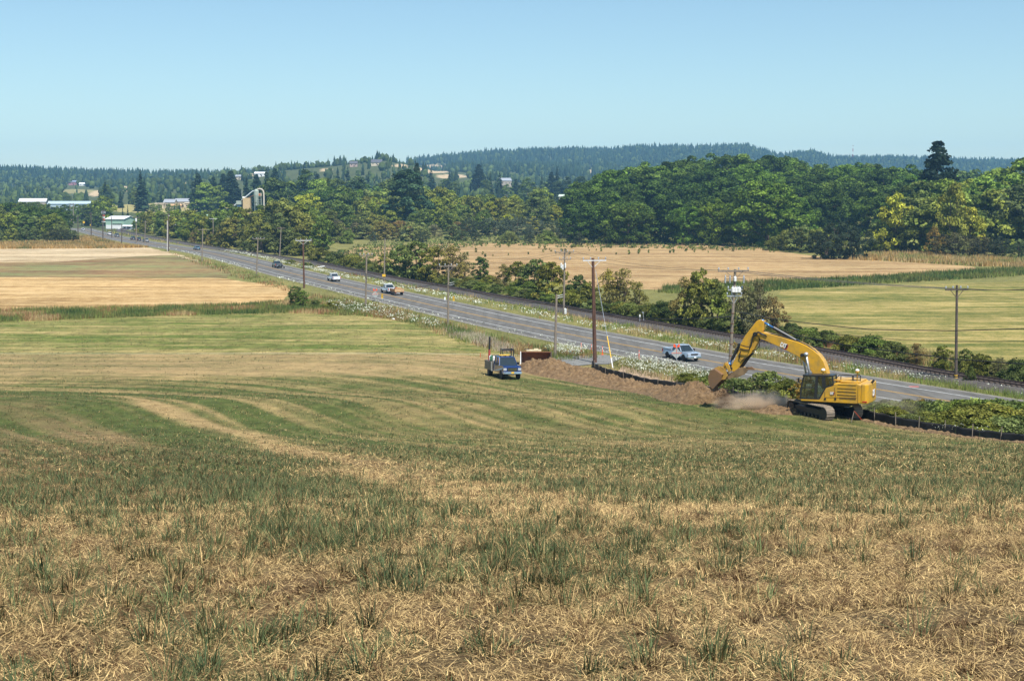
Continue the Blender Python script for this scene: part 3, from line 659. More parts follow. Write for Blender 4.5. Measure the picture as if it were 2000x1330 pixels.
mkproto('spruce', 3, [(.02, .17), (.12, .25), (.4, .24), (.65, .17), (.85, .09), (1., .02)], 240, .05, 13000, .026, (.024, .045, .026), (.045, .07, .034), dict(r0=.016, nb=10), squash=.55, updir=.1, fill=.25)
mkproto('maple', 5, [(.05, .30), (.14, .42), (.35, .48), (.6, .47), (.8, .38), (.93, .2)], 110, .092, 13000, .031, (.046, .084, .015), (.115, .172, .028), dict(r0=.022, nb=10), squash=.8, updir=.3)
# things that stay visible between the trees: (pixel x, half width, distance, pixel y of the foot)
FEET = {k: hit(*k) for k in ((144, 362), (165, 363), (510, 345), (467, 351), (691, 326), (736, 324), (905, 335), (986, 364), (858, 333))}

VIEWS = [(238, 21, 895, 438), (72, 26, 1235, 391), (144, 46, 1195, 392), (340, 44, 1190, 398), (320, 112, 1100, 410), (1107, 18, 990, 389), (484, 34, 755, 403), (188, 14, 1900, 384)] + [(k[0], 10 if k[0] != 858 else 20, v[1] - 8, k[1] - 5) for k, v in FEET.items()]
def clear_top(px, d, top):
    for (c, hw, db, by) in VIEWS:
        if abs(px - c) < hw and d < db: top = max(top, by)
    return top
def rail_off(x, y): 
    i = int(np.argmin(np.hypot(RAIL[:, 0] - x, RAIL[:, 1] - y))); t = RAIL[min(i + 1, len(RAIL) - 1)] - RAIL[max(i - 1, 0)]; t = t / np.hypot(*t); return float(-t[1] * (x - RAIL[i, 0]) + t[0] * (y - RAIL[i, 1]))
TREES = []     # (object, px, desc, place)
WORD = {'maple': 'maple_tree', 'broadleaf': 'broadleaf_tree', 'thicket': 'bushy_tree', 'scrub': 'scrub_bush', 'bramble': 'bramble_bush', 'willow': 'willow_bush', 'poplar': 'poplar_tree', 'conifer': 'conifer_tree', 'cypress': 'cypress_tree', 'spruce': 'conifer_tree'}
CATW = {'scrub': 'bush', 'bramble': 'bush', 'willow': 'bush'}
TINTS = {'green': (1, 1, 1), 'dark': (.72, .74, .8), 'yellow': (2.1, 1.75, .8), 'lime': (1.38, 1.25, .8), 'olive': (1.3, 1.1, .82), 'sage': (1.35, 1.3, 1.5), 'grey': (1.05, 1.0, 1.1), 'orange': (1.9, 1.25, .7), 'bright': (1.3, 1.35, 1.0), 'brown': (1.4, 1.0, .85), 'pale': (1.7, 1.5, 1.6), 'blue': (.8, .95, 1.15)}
def tree(kind, px, d, top, tint='green', wf=1.0, place='', z0=None, h=None, guard=True, var=None):
    if guard and h is None:
        if px > 205 and d < 1000:
            R_ = .40 * wf * max(3, z_at(top, d)); k = 0
            while rail_off(at_depth(px, d, 0), d) < 3.2 + min(R_, 9) and k < 120: d += 5; k += 1
        if kind != 'cypress': top = clear_top(px, d, top)
    x = at_depth(px, d, 0); g = Tz(x, d); x = at_depth(px, d, g)
    if guard and h is None and z_at(top, d) - g < 2.5 and kind in ('maple', 'broadleaf', 'thicket', 'conifer', 'poplar', 'spruce'): return None
    H = h if h else max(1.2, z_at(top, d) - g)
    t = TINTS[tint]; j = RS.uniform(.86, 1.16)
    e = empty(WORD[kind], (x, d, g), RS.rand() * 6.28); e.scale = (H * wf, H * wf, H); e['category'] = CATW.get(kind, 'tree')
    cm, tm = PROTO[kind][RS.randint(len(PROTO[kind])) if var is None else var]
    c = link('crown' if kind not in CATW else 'foliage', cm, e); c.color = (t[0] * j * RS.uniform(.93, 1.07), t[1] * j, t[2] * j * RS.uniform(.93, 1.07), 1)
    link('trunk' if kind not in CATW else 'stems', tm, e)
    TREES.append((e, px, top, tint, kind, place)); return e
def band(kinds, tints, x0, x1, n, dfn, topfn, jt, place, wf=(.85, 1.25)):
    xs = np.linspace(x0, x1, n)
    for i, px in enumerate(xs):
        px = px + RS.uniform(-.4, .4) * (x1 - x0) / n; d = dfn(px) if callable(dfn) else RS.uniform(*dfn)
        top = np.interp(px, [q[0] for q in topfn], [q[1] for q in topfn]) + RS.uniform(-jt, jt)
        k = kinds[RS.randint(len(kinds))]; tree(k, px, d, top, tints[RS.randint(len(tints))], RS.uniform(*wf), place)
G_ = 'green'
# --- left wood
band(['broadleaf', 'maple'], [G_, 'olive', 'dark'], -25, 120, 9, (690, 760), [(-25, 388), (0, 389), (60, 398), (110, 403), (120, 405)], 4, 'in the left wood, back row')
band(['broadleaf', 'thicket'], [G_, 'lime', 'olive', G_], -25, 128, 9, (655, 690), [(-25, 405), (60, 412), (110, 424), (130, 436)], 7, 'in the left wood, front row')
band(['thicket'], ['lime', G_, 'dark'], -20, 140, 8, (640, 655), [(-20, 440), (140, 452)], 5, 'low at the edge of the left wood')
tree('broadleaf', 106, 660, 417, 'lime', 1.1, 'bright tree at the right end of the left wood')
for px, w_ in ((100, 1.5), (116, 1.7), (133, 1.4)): tree('willow', px, 632, 447, 'olive', w_ * .8, 'in the dark bush at the end of the left wood')
band(['broadleaf', 'maple'], ['dark', G_, 'olive'], 60, 205, 12, (1000, 1120), [(60, 395), (100, 398), (150, 397), (190, 393), (210, 392)], 4, 'behind the road end')
tree('broadleaf', 203, 960, 382, 'lime', 1.0, 'tall at the bend of the road end'); tree('broadleaf', 175, 960, 401, 'dark', 1.3, 'behind the far road poles'); tree('broadleaf', 190, 930, 410, 'green', 1.2, 'beside the far sign')
tree('broadleaf', 212, 880, 417, 'dark', 1, 'left of the green barn')
# --- right of road, left half
band(['broadleaf', 'thicket'], ['lime', G_, 'lime', G_], 262, 420, 11, (640, 700), [(255, 420), (300, 402), (345, 402), (380, 408), (420, 400)], 5, 'right of the barn, back row')
band(['thicket', 'broadleaf'], [G_, 'olive', 'dark'], 250, 430, 9, (600, 640), [(255, 430), (300, 420), (345, 425), (380, 420), (430, 425)], 6, 'right of the barn, front row')
band(['scrub', 'thicket'], ['brown', 'olive', 'brown'], 330, 440, 5, (560, 590), [(330, 453), (440, 450)], 3, 'low by the railway in front of the barn trees', (.9, 1.3))
band(['broadleaf', 'thicket'], [G_, 'dark', 'olive', G_], 425, 640, 12, (570, 640), [(425, 395), (480, 402), (510, 388), (550, 388), (600, 400), (640, 412)], 6, 'in the dark row right of the grain dryer')
band(['thicket', 'broadleaf'], ['dark', 'olive', G_], 440, 625, 9, (515, 560), [(440, 425), (520, 415), (570, 405), (620, 425)], 6, 'leaning over the railway')
tree('broadleaf', 655, 690, 387, 'dark', 1.3, 'dark round in front of the lime trees')
# --- middle mass
band(['broadleaf', 'poplar', 'broadleaf'], [G_, 'bright', 'blue', 'dark'], 545, 830, 13, (880, 980), [(540, 355), (600, 338), (640, 345), (700, 352), (740, 360), (800, 352), (830, 368)], 7, 'in the back row of the middle wood')
tree('broadleaf', 601, 800, 372, 'yellow', 1.15, 'yellow crown in the middle wood')
tree('poplar', 795, 760, 326, 'blue', 1.4, 'tallest of the middle wood'); tree('spruce', 815, 800, 318, 'green', .6, 'beside the tallest poplar')
band(['broadleaf', 'maple', 'thicket'], [G_, 'bright', 'lime', G_], 620, 1120, 20, (800, 870), [(620, 372), (700, 362), (800, 365), (900, 372), (1000, 378), (1060, 362), (1120, 385)], 6, 'in the second row of the middle wood')
band(['broadleaf', 'thicket'], ['lime', 'yellow', G_, G_, 'lime', 'olive'], 650, 1125, 20, (740, 800), [(650, 398), (700, 385), (760, 380), (850, 385), (950, 388), (1050, 385), (1120, 400)], 8, 'in the yellow-green front of the middle wood')
band(['thicket', 'broadleaf'], [G_, 'yellow', 'dark', 'olive'], 660, 1120, 14, (700, 740), [(660, 415), (800, 412), (1000, 415), (1120, 425)], 6, 'low front of the middle wood')
band(['scrub', 'thicket'], ['grey', 'sage', 'sage', 'brown'], 640, 900, 12, (640, 690), [(640, 430), (700, 432), (800, 434), (900, 436)], 4, 'in the brushy belt before the middle wood', (1.2, 1.8))
band(['willow', 'willow', 'scrub'], ['green', 'sage', 'sage'], 930, 1120, 6, (640, 690), [(930, 428), (980, 420), (1020, 418), (1120, 432)], 4, 'in the willow belt beside the maples', (1.1, 1.6))
band(['bramble', 'willow'], [G_, 'sage', 'bright'], 640, 1130, 11, (590, 640), [(640, 450), (800, 449), (1130, 452)], 3, 'low green belt at the top of the sapling field', (.6, 1.0))
# --- background trees
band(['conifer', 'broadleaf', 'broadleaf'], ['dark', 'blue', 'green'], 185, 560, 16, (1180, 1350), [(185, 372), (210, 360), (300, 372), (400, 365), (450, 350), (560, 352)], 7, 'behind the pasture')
for px, top, w_ in ((207, 350, 1), (276, 331, 1.15), (282, 345, 1.1), (300, 348, 1.4), (388, 338, 1), (418, 345, .8), (437, 340, 1), (452, 335, 1.2), (502, 338, 1), (522, 330, 1.1), (538, 330, 1), (350, 355, .9)):
    tree('spruce' if px % 3 else 'conifer' if px not in (300,) else 'broadleaf', px, 1120 + (px * 7) % 90, top, 'dark' if px % 2 else 'green', w_, 'tall behind the pasture')
for px, top in ((310, 372), (345, 366), (372, 370), (400, 355), (425, 358), (330, 380)): tree('broadleaf', px, 1130, top, 'bright', 1.1, 'round by the farm behind the pasture')
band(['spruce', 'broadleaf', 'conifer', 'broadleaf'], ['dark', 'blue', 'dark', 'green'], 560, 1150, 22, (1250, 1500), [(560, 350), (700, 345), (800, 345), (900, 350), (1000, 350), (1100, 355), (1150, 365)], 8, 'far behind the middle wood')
for px, top, w_ in ((812, 312, 1.1), (842, 326, 1.4), (935, 322, 1.2), (958, 335, 1), (976, 335, 1), (1058, 338, .8), (1077, 336, 1), (1088, 325, 1), (878, 335, .9), (660, 330, 1), (700, 335, 1.), (680, 326, 1.2)):
    tree('spruce' if px % 2 else 'conifer', px, 1330 + (px * 13) % 160, top, 'dark', w_, 'standing up behind the middle wood')
for px, top in ((1090, 352), (1108, 345), (1135, 342), (1120, 360)): tree('poplar', px, 1250, top, 'dark', 1.2, 'near the pale shed')
for i, px in enumerate([240, 250, 270, 281, 290, 311, 331, 342, 351, 362, 371, 391, 402, 411, 422, 432]): tree('cypress', px, 1010 + (i * 7) % 20, 403 - (i % 3) * 3 - (3 if px > 380 else 0), 'dark', .9, 'in the line of young evergreens along the pasture')
# --- the maple wood
for (d0, d1, n, prof, jt, tn, pl) in (
    (770, 830, 17, [(1190, 330), (1240, 318), (1300, 312), (1360, 302), (1440, 297), (1520, 304), (1600, 310), (1700, 316), (1790, 322), (1830, 340)], 4, [G_, 'bright', G_], 'in the back row of the maple wood'),
    (700, 760, 15, [(1150, 350), (1200, 330), (1260, 322), (1330, 318), (1420, 315), (1500, 320), (1600, 330), (1700, 330), (1800, 335), (1840, 350)], 5, [G_, 'dark', 'bright'], 'in the third row of the maple wood'),
    (650, 690, 14, [(1130, 375), (1180, 350), (1250, 345), (1330, 345), (1400, 345), (1500, 345), (1600, 355), (1700, 350), (1800, 350)], 7, [G_, 'dark', 'dark'], 'in the second row of the maple wood'),
    (618, 640, 10, [(1125, 400), (1180, 378), (1250, 390), (1330, 370), (1400, 380), (1480, 360), (1560, 365), (1640, 375), (1700, 375)], 8, ['dark', G_, 'dark'], 'in the front row of the maple wood')):
    band(['maple'], tn, prof[0][0], prof[-1][0], n, (d0, d1), prof, jt, pl, (1.0, 1.35))
tree('maple', 1497, 578, 347, 'bright', 1.18, 'big bright maple bulging out of the wood'); tree('maple', 1540, 600, 372, 'bright', 1.1, 'bright maple at the right of the bulge')
tree('maple', 1228, 600, 388, 'green', 1.2, 'lower maple at the left front of the wood'); tree('maple', 1345, 598, 398, 'bright', 1.1, 'low maple in the middle front of the wood'); tree('maple', 1400, 594, 385, 'lime', .9, 'yellowish maple left of the bulge')
band(['thicket', 'bramble'], ['lime', G_, 'olive'], 1545, 1640, 5, (500, 540), [(1545, 445), (1580, 432), (1640, 465)], 5, 'green bush at the right foot of the maples')
# --- right edge
tree('spruce', 1826, 600, 277, 'dark', 1.1, 'lone tall dark conifer above the right trees', var=2)
tree('thicket', 1748, 510, 370, 'yellow', .78, 'big yellow tree at the right')
for px, top, w_ in ((1612, 452, 1.6), (1640, 430, 1.45), (1668, 440, 1.4)): tree('willow', px, 462, top, 'dark', w_ * .62, 'in the dark rounded bush left of the yellow tree')
band(['broadleaf', 'broadleaf'], [G_, 'lime', 'bright', 'dark'], 1790, 2040, 10, (560, 640), [(1790, 352), (1850, 350), (1900, 345), (1950, 325), (1990, 308), (2040, 305)], 7, 'in the right wood, back row')
band(['broadleaf', 'thicket'], [G_, 'dark', 'bright', 'lime'], 1785, 2040, 8, (500, 550), [(1785, 385), (1850, 362), (1900, 375), (1960, 362), (2040, 350)], 9, 'in the right wood, front row')
tree('thicket', 1893, 492, 400, 'yellow', .7, 'smaller yellow tree at the right'); tree('thicket', 1858, 490, 355, 'lime', .55, 'tall lime tree in the right wood'); tree('scrub', 1826, 480, 445, 'orange', .8, 'orange scrub right of the yellow tree')
band(['scrub', 'willow', 'scrub'], ['grey', 'brown', 'green'], 1850, 1930, 4, (470, 486), [(1850, 455), (1930, 462)], 4, 'brown scrub below the smaller yellow tree', (1., 1.4)); tree('thicket', 1710, 515, 430, 'green', 1., 'behind the yellow tree at the left'); tree('thicket', 1795, 505, 400, 'green', 1.0, 'right behind the yellow tree')
tree('willow', 1990, 455, 470, 'bright', 1.0, 'green bush at the right edge of the tall grass'); tree('willow', 1955, 470, 462, 'green', 1.0, 'grey green bush before the right wood')
band(['broadleaf'], ['lime', 'green', 'blue'], 1850, 2060, 9, (900, 1200), [(1850, 335), (1950, 330), (2060, 325)], 4, 'pale far treetops left of the right wood')
# --- scrub along the railway
RY = RAIL
def rail_at(off, y):
    L_ = offset_line(RAIL, off); o = np.argsort(L_[:, 1]); return float(np.interp(y, L_[o, 1], L_[o, 0]))
def hedge(kind, tint, y, off, h, wf, place):
    x = rail_at(off, y); px, py = proj(x, y, 0); tree(kind, float(px), y, 0, tint, wf, place, h=h)
for i, (px, py, hpx, kind, tint, w_) in enumerate([
    (445, 482, 22, 'bramble', 'olive', 1.2), (480, 492, 22, 'thicket', 'dark', 1.2), (515, 494, 45, 'thicket', 'dark', 1.3), (560, 498, 55, 'thicket', 'dark', 1.3), (590, 500, 40, 'thicket', 'olive', 1.3), (625, 510, 28, 'bramble', 'olive', 1.1),
    (655, 516, 26, 'bramble', 'green', 1.1), (690, 522, 26, 'bramble', 'olive', 1.2), (720, 528, 22, 'bramble', 'green', 1.1), (600, 524, 12, 'bramble', 'green', 1.2), (568, 516, 10, 'bramble', 'olive', 1.2),
    (755, 534, 40, 'thicket', 'olive', 1.1), (785, 538, 62, 'thicket', 'green', 1.0), (815, 546, 78, 'thicket', 'green', 1.0), (850, 552, 70, 'thicket', 'olive', 1.0), (880, 554, 75, 'scrub', 'olive', .9), (905, 552, 58, 'scrub', 'pale', .8),
    (938, 546, 44, 'broadleaf', 'dark', 1.1), (955, 556, 20, 'bramble', 'lime', .9), (915, 562, 22, 'bramble', 'olive', 1.2), (985, 566, 50, 'scrub', 'olive', .9), (1010, 570, 62, 'thicket', 'olive', .9), (1045, 578, 75, 'thicket', 'green', .95), (1075, 586, 78, 'thicket', 'olive', .9), (1030, 580, 30, 'bramble', 'bright', 1.1),
    (1130, 590, 55, 'thicket', 'dark', .9), (1115, 598, 35, 'bramble', 'lime', 1.1), (1150, 602, 55, 'thicket', 'olive', .9), (1190, 600, 72, 'scrub', 'yellow', .9), (1215, 603, 78, 'scrub', 'olive', .95), (1245, 606, 55, 'scrub', 'lime', .9), (1180, 618, 28, 'bramble', 'green', 1.2), (1230, 622, 32, 'bramble', 'green', 1.1), (1270, 628, 36, 'bramble', 'olive', 1.0), (1300, 632, 45, 'bramble', 'dark', .9),
    (1340, 636, 95, 'scrub', 'olive', .75), (1365, 640, 122, 'thicket', 'olive', .62), (1395, 640, 100, 'thicket', 'green', .7), (1415, 645, 85, 'thicket', 'bright', .7), (1340, 645, 50, 'bramble', 'green', .8), (1450, 650, 92, 'scrub', 'grey', .75), (1480, 655, 105, 'scrub', 'grey', .7), (1510, 655, 80, 'scrub', 'brown', .8), (1425, 655, 45, 'bramble', 'green', .8),
    (1545, 660, 38, 'bramble', 'dark', .8), (1580, 668, 36, 'bramble', 'bright', 1.1), (1615, 676, 40, 'bramble', 'green', 1.0), (1660, 686, 42, 'bramble', 'olive', 1.0), (1705, 694, 50, 'bramble', 'bright', 1.1), (1745, 704, 48, 'bramble', 'green', 1.0), (1790, 712, 50, 'scrub', 'brown', 1.1), (1840, 722, 62, 'thicket', 'olive', .9), (1885, 734, 66, 'thicket', 'green', .9), (1915, 738, 60, 'bramble', 'olive', .9), (1950, 742, 56, 'scrub', 'grey', 1.), (1995, 748, 60, 'bramble', 'dark', 1.), (2030, 752, 66, 'bramble', 'green', 1.)]):
    x, y, z = on_plane(px, py, 0); rd = RAIL[np.argmin(abs(RAIL[:, 1] - y))]
    x2 = rail_at(4.0, y)
    y2 = y
    if x < x2 + 1 and px > 430 and hpx > 25:        # keep the hedge off the track: slide back along the view ray
        while x < rail_at(4.2, y2) + hpx / sc(y2) * w_ * .28 and y2 < y + 60: y2 += 1.; x = at_depth(px, y2, 0)
    top = py - hpx * (.82 if px > 1530 else 1); tree(kind, px, y2, top, tint, w_ * 1.05, 'in the hedge behind the railway', guard=False)
for y_ in np.arange(104, 420, 6.2):
    o_ = RS.uniform(5.0, 7.5); x_ = rail_at(o_, y_); pp = float(proj(x_, y_, 0)[0])
    if pp > 2080 or 1500 < pp < 1530: continue
    tree('bramble', pp, float(y_), 0, ['green', 'olive', 'bright', 'sage'][RS.randint(4)], 1.3, 'filling the hedge foot behind the railway', h=RS.uniform(1.5, 2.6) if pp < 1500 else RS.uniform(.9, 1.7), guard=False)
# --- near-side brush
_sf = [(1156, 716), (1163, 721), (1180, 729), (1215, 739), (1250, 748), (1300, 757), (1350, 763), (1400, 771), (1440, 779), (1480, 786), (1520, 793), (1560, 800), (1620, 808), (1690, 819), (1740, 830), (1800, 840), (1860, 851), (1930, 863), (2000, 876), (2060, 888)]
_fw = [hit(*p)[:2] for p in _sf[:14]]; _fw += [(28.6, 101.5), (30.6, 97), (32.6, 92.5), (35, 87), (37.6, 81)]

_ft = np.array(_fw)
def off_fence(x, y, r):
    if 60 < y < 165: x = max(x, float(np.interp(y, _ft[::-1, 1], _ft[::-1, 0])) + .8 + r)
    return x
def bush(kind, px, py, hpx, tint, wf, place):
    x, y, z = hit(px, py)
    if kind in ('bramble', 'thicket', 'scrub') and px > 1340: x = off_fence(x, y, hpx / sc(y) * wf * (.75 if kind == 'bramble' else .4)); px = float(proj(x, y, z)[0])
    tree(kind, px, y, 0, tint, wf, place, h=hpx / sc(y))
bush('broadleaf', 577, 598, 40, 'dark', .95, 'round dark bush below the red-brown far pole'); bush('broadleaf', 592, 600, 34, 'green', 1.1, 'second lobe of the dark bush in the ditch'); bush('bramble', 615, 600, 14, 'green', 1.2, 'low by the dark round bush'); bush('bramble', 650, 603, 14, 'olive', 1.5, 'low right of the dark round bush')
for px, py, hp, k, tn, w_ in ((1365, 768, 30, 'bramble', 'green', .9), (1395, 765, 38, 'bramble', 'bright', .8), (1440, 775, 34, 'thicket', 'green', 1.1), (1475, 782, 50, 'thicket', 'green', 1.0), (1505, 786, 56, 'thicket', 'green', .9), (1530, 790, 48, 'bramble', 'olive', .8), (1550, 795, 50, 'scrub', 'orange', .8), (1345, 752, 22, 'bramble', 'lime', 1.1),
        (1715, 812, 26, 'bramble', 'grey', 1.1), (1740, 818, 34, 'bramble', 'grey', 1.1), (1775, 824, 40, 'bramble', 'olive', 1.1), (1810, 828, 42, 'bramble', 'green', 1.0), (1850, 836, 52, 'bramble', 'green', 1.0), (1890, 842, 60, 'bramble', 'bright', 1.0), (1930, 848, 66, 'bramble', 'bright', 1.), (1970, 855, 68, 'bramble', 'green', 1.), (2010, 860, 68, 'bramble', 'bright', 1.), (2045, 866, 68, 'bramble', 'green', 1.), (1800, 822, 40, 'scrub', 'orange', .9)):
    bush(k, px, py, hp * 1.12, tn, w_ * 1.3, 'in the brush between silt fence and road')
_near = RS.randint(0, 3, 200)
for i, (yy, off, hh) in enumerate([(y_, o_, h_) for y_ in range(66, 120, 3) for (o_, h_) in ((-11.5, 1.3), (-15.5, 1.7), (-20, 1.7), (-25, 1.5), (-29, 1.2)) if not (y_ > 104 and o_ > -14) and not (o_ < -19 and y_ < 92) and not (o_ < -15 and y_ < 80)]):
    L_ = offset_line(RL, off); j = int(np.argmin(abs(L_[:, 1] - yy))); x_, y_ = L_[j] + RS.randn(2) * .8; x_ = off_fence(x_, y_, 2.2); px_, py_ = proj(x_, y_, 1.5)
    if px_ < 1715 or px_ > 2120: continue
    tree('bramble', float(px_), float(y_), 0, ['olive', 'sage', 'olive'][_near[i % 200]], 1.5, 'in the bramble thicket between silt fence and road at the right', h=hh * RS.uniform(.8, 1.15) * (1.5 if px_ > 1880 and off < -14 else 1), guard=False)
bush('bramble', 1895, 752, 40, 'green', .3, 'slim ivy shrub right of the pole with yellow bands')
bush('scrub', 1435, 690, 22, 'orange', 1.0, 'rusty shrub beside the road above the silver pickup')
bush('scrub', 1065, 695, 16, 'orange', 1.2, 'rusty brown weed by the short pole')

# saplings planted in rows on the stubble field
saps = []
while len(saps) < 290:
    px = RS.uniform(640, 1560); t = RS.rand() ** 1.5; top_ = np.interp(px, [640, 720, 900, 1100, 1300, 1420, 1560], [500, 483, 474, 465, 467, 473, 488]); bot = np.interp(px, [640, 800, 1000, 1200, 1400, 1560], [516, 520, 500, 505, 494, 492])
    x, d, _ = on_plane(px, top_ + (bot - top_) * t, 0)
    row = round(d / 7.) * 7. + RS.uniform(-1.2, 1.2); saps.append((at_depth(px, row, 0), row))
sapmat = [crown(900 + v, [(.05, .2), (.3, .38), (.6, .36), (.95, .12)], 14, .16, 260, .13, (.10, .135, .04), (.16, .19, .06), fill=.6)[0] for v in range(3)]
sapme = [mesh_np('sapling', V, fs, C, LEAF) for V, fs, C in sapmat]
for i, (x, y) in enumerate(saps):
    o = link('sapling', sapme[i % 3], None, (x, y, 0)); hh = RS.uniform(.7, 1.8); o.scale = (hh, hh, hh); o.rotation_euler = (0, 0, RS.rand() * 6); o.color = (*TINTS[['green', 'bright', 'olive'][i % 3]], 1)
    tag(o, 'small green sapling planted in the rows on the tan stubble field', 'sapling', 'saplings planted in rows on the stubble field')

# ------------------------------------------------------------------ far forest as stuff
def forest(name, d0, d1, n, hh, cols, label, keep):
    d = (d0 ** 2 + RS.rand(n) * (d1 ** 2 - d0 ** 2)) ** .5; px = RS.uniform(-60, 2060, n); x = (px - 1000) / F * d; z = T(x, d); py = proj(x, d, z)[1]
    pk = patch_at(px, py); k = ((pk < 0) | ((pk == 1) & (RS.rand(n) < .3))) & keep(px, py, d, x); x, d, z = x[k], d[k], z[k]; n = len(x)
    ct = np.array([clear_top(a_, b_, 0.) for a_, b_ in zip(px[k], d)]) if d0 < 2400 else 0.; tp_ = proj(x, d, z + 20)[1]; k2 = tp_ > ct; x, d, z = x[k2], d[k2], z[k2]; n = len(x)
    H = hh[0] + (hh[1] - hh[0]) * RS.rand(n) ** 1.4; dec = RS.rand(n) < (.68 if d0 < 2400 else .25); H = np.where(dec, H * .8, H); R = np.where(dec, H * .30, H * .17) * (.8 + .4 * RS.rand(n)); V = []; M = 7
    prof = [(.02, .9), (.3, 1.0), (.38, .7), (.62, .62), (.68, .42)]
    base = np.stack([x, d, z], 1); a0 = RS.rand(n) * 6.28
    for (hf, rf) in prof:
        hf_ = hf + 0 * x; rf_ = np.where(dec, [.5, 1., .95, .85, .75][[p[0] for p in prof].index(hf)], rf)
        for m_ in range(M):
            a = a0 + m_ * 6.283 / M; rj = R * rf_ * (.7 + .6 * RS.rand(n)); V.append(base + np.stack([np.cos(a) * rj, np.sin(a) * rj, H * (hf_ + .05 * RS.randn(n))], 1))
    V.append(base + np.stack([0 * x, 0 * x, H * np.where(dec, .85, 1.)], 1)); S = len(V); V = np.stack(V, 1).reshape(-1, 3); b = np.arange(n) * S; fs4 = []; fs3 = []
    for r in range(len(prof) - 1):
        for m_ in range(M): q = (m_ + 1) % M; fs4.append(np.stack([b + r * M + m_, b + r * M + q, b + (r + 1) * M + q, b + (r + 1) * M + m_], 1))
    r = len(prof) - 1
    for m_ in range(M): fs3.append(np.stack([b + r * M + m_, b + r * M + (m_ + 1) % M, b + S - 1], 1))
    cc = np.where(dec[:, None], np.array([.075, .105, .03]), np.array([.032, .056, .028])) * (.6 + .8 * RS.rand(n, 1)); C = np.repeat(cc, S, 0) * (.8 + .4 * RS.rand(n * S, 1))
    tag(link(name, mesh_np(name, V, [np.concatenate(fs4), np.concatenate(fs3)], C, BLADE)), label, 'forest', kind='stuff')
forest('hill_forest', 2500, 4500, 34000, (12, 23), None, 'dark conifer forest covering the far blue hills', lambda px, py, d, x: np.ones(len(px), bool))
forest('slope_forest', 1250, 2500, 5600, (8, 18), None, 'mixed conifer forest on the lower slopes behind the valley', lambda px, py, d, x: fbm(x / 170, d / 170, 88) > .40)
# a handful of emergent firs on the ridge
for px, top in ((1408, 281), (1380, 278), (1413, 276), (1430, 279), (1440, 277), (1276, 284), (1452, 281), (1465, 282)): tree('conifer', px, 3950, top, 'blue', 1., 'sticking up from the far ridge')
# ================================================================== common object materials
WOODG = simple('weathered_pole_wood', (.25, .205, .16), .9, scale=2.5, bmp=.3); WOODR = simple('treated_pole_wood', (.12, .056, .034), .8, scale=2.5); WOODD = simple('dark_pole_wood', (.11, .085, .07), .9, scale=2.5)
GALV = simple('galvanised_steel', (.55, .57, .60), .45, .6, scale=5); WHITE = simple('white_enamel', (.78, .78, .76), .45, var=.06); DARK = simple('dark_rubber', (.018, .018, .018), .75, var=.1); BLACKP = simple('black_steel', (.022, .022, .024), .4, var=.15)
ORANGE = simple('orange_vinyl', (.85, .10, .02), .6, var=.08); YEL = simple('yellow_sign', (.80, .48, .03), .5, var=.08); REDM = simple('red_lens', (.42, .02, .015), .25, var=.1); CHROME = simple('chrome', (.75, .75, .76), .14, 1., var=.05); STEELR = simple('rusty_steel', (.20, .085, .035), .75, var=.25, scale=2)
def glassmat():
    m, nt, p, o = newmat('tinted_glass'); p.inputs['Base Color'].default_value = (.02, .03, .035, 1); p.inputs['Roughness'].default_value = .05; p.inputs['Specular IOR Level'].default_value = .9; return m
GLASS = glassmat()
LENS = simple('headlight_lens', (.55, .58, .62), .1, .3, var=.05)

# ================================================================== utility poles
def P3(px, py, d):               # world point on the ray of a pixel at forward distance d
    z = z_at(py, d); return Vector((at_depth(px, d, z), d, z))
POLES = {}
def pole(key, bx, by, tx, ty, mat, label, arms=(), r=.17, d=None, ins=0, name='utility_pole', gz=None):
    if d is None: x, d, z = hit(bx, by) if gz is None else on_plane(bx, by, gz)
    b = P3(bx, by, d); t = P3(tx, ty, d); g = Tz(b.x, d)
    e = empty(name, (b.x, d, g), 0, label, 'utility pole', 'utility poles along the road and railway')
    top = Vector((t.x - b.x, 0, t.z - g)); mb = MB(); mb.cyl((0, 0, -.1), top, r, r * .68, 10); mb.build('shaft', mat, e, smooth=False)
    dirp = RL[np.argmin(abs(RL[:, 1] - d))] - RL[max(0, np.argmin(abs(RL[:, 1] - d)) - 1)]; ang = math.atan2(dirp[1], dirp[0])
    for (ax0, ax1, ay, am) in arms:
        z = z_at(ay, d) - g; x0 = at_depth(ax0, d, z + g) - b.x; x1 = at_depth(ax1, d, z + g) - b.x; k = (z / top.z); cx = top.x * k
        yo = lambda x: -.12 + (x - cx) * .25
        mb = MB(); mb.bar((x0, yo(x0), z), (x1, yo(x1), z), .11, .14); 
        if d < 330:
            mb.bar((x0 * .6 + cx * .4, yo(x0 * .6 + cx * .4), z), (cx, -.1, z - .9), .05); mb.bar((x1 * .6 + cx * .4, yo(x1 * .6 + cx * .4), z), (cx, -.1, z - .9), .05)
        mb.build('crossarm', am, e)
        if d < 420 or ins:
            for f in (.02, .33, .67, .98):
                x = x0 + (x1 - x0) * f; q = MB(); q.lathe([(.02, 0), (.02, .12), (.08, .14), (.06, .22), (.09, .24), (.05, .34), (.01, .36)], (x, yo(x), z + .06), 'z', 8); q.build('insulator', GALV, e)
    POLES[key] = (e, b, t, d, g); return e
W_, R_, D_ = WOODG, WOODR, WOODD
WARM = simple('pale_crossarm', (.62, .63, .64), .6, var=.1)
pole('p1', 1162, 709, 1158, 504, R_, 'tall red-brown pole with white crossarm and four insulators beside the gravel patch', [(1138, 1184, 509, WARM)], .26)
pole('p2', 1084, 698, 1087, 575, W_, 'short weathered pole without a crossarm, two brackets near its cut top', (), .19)
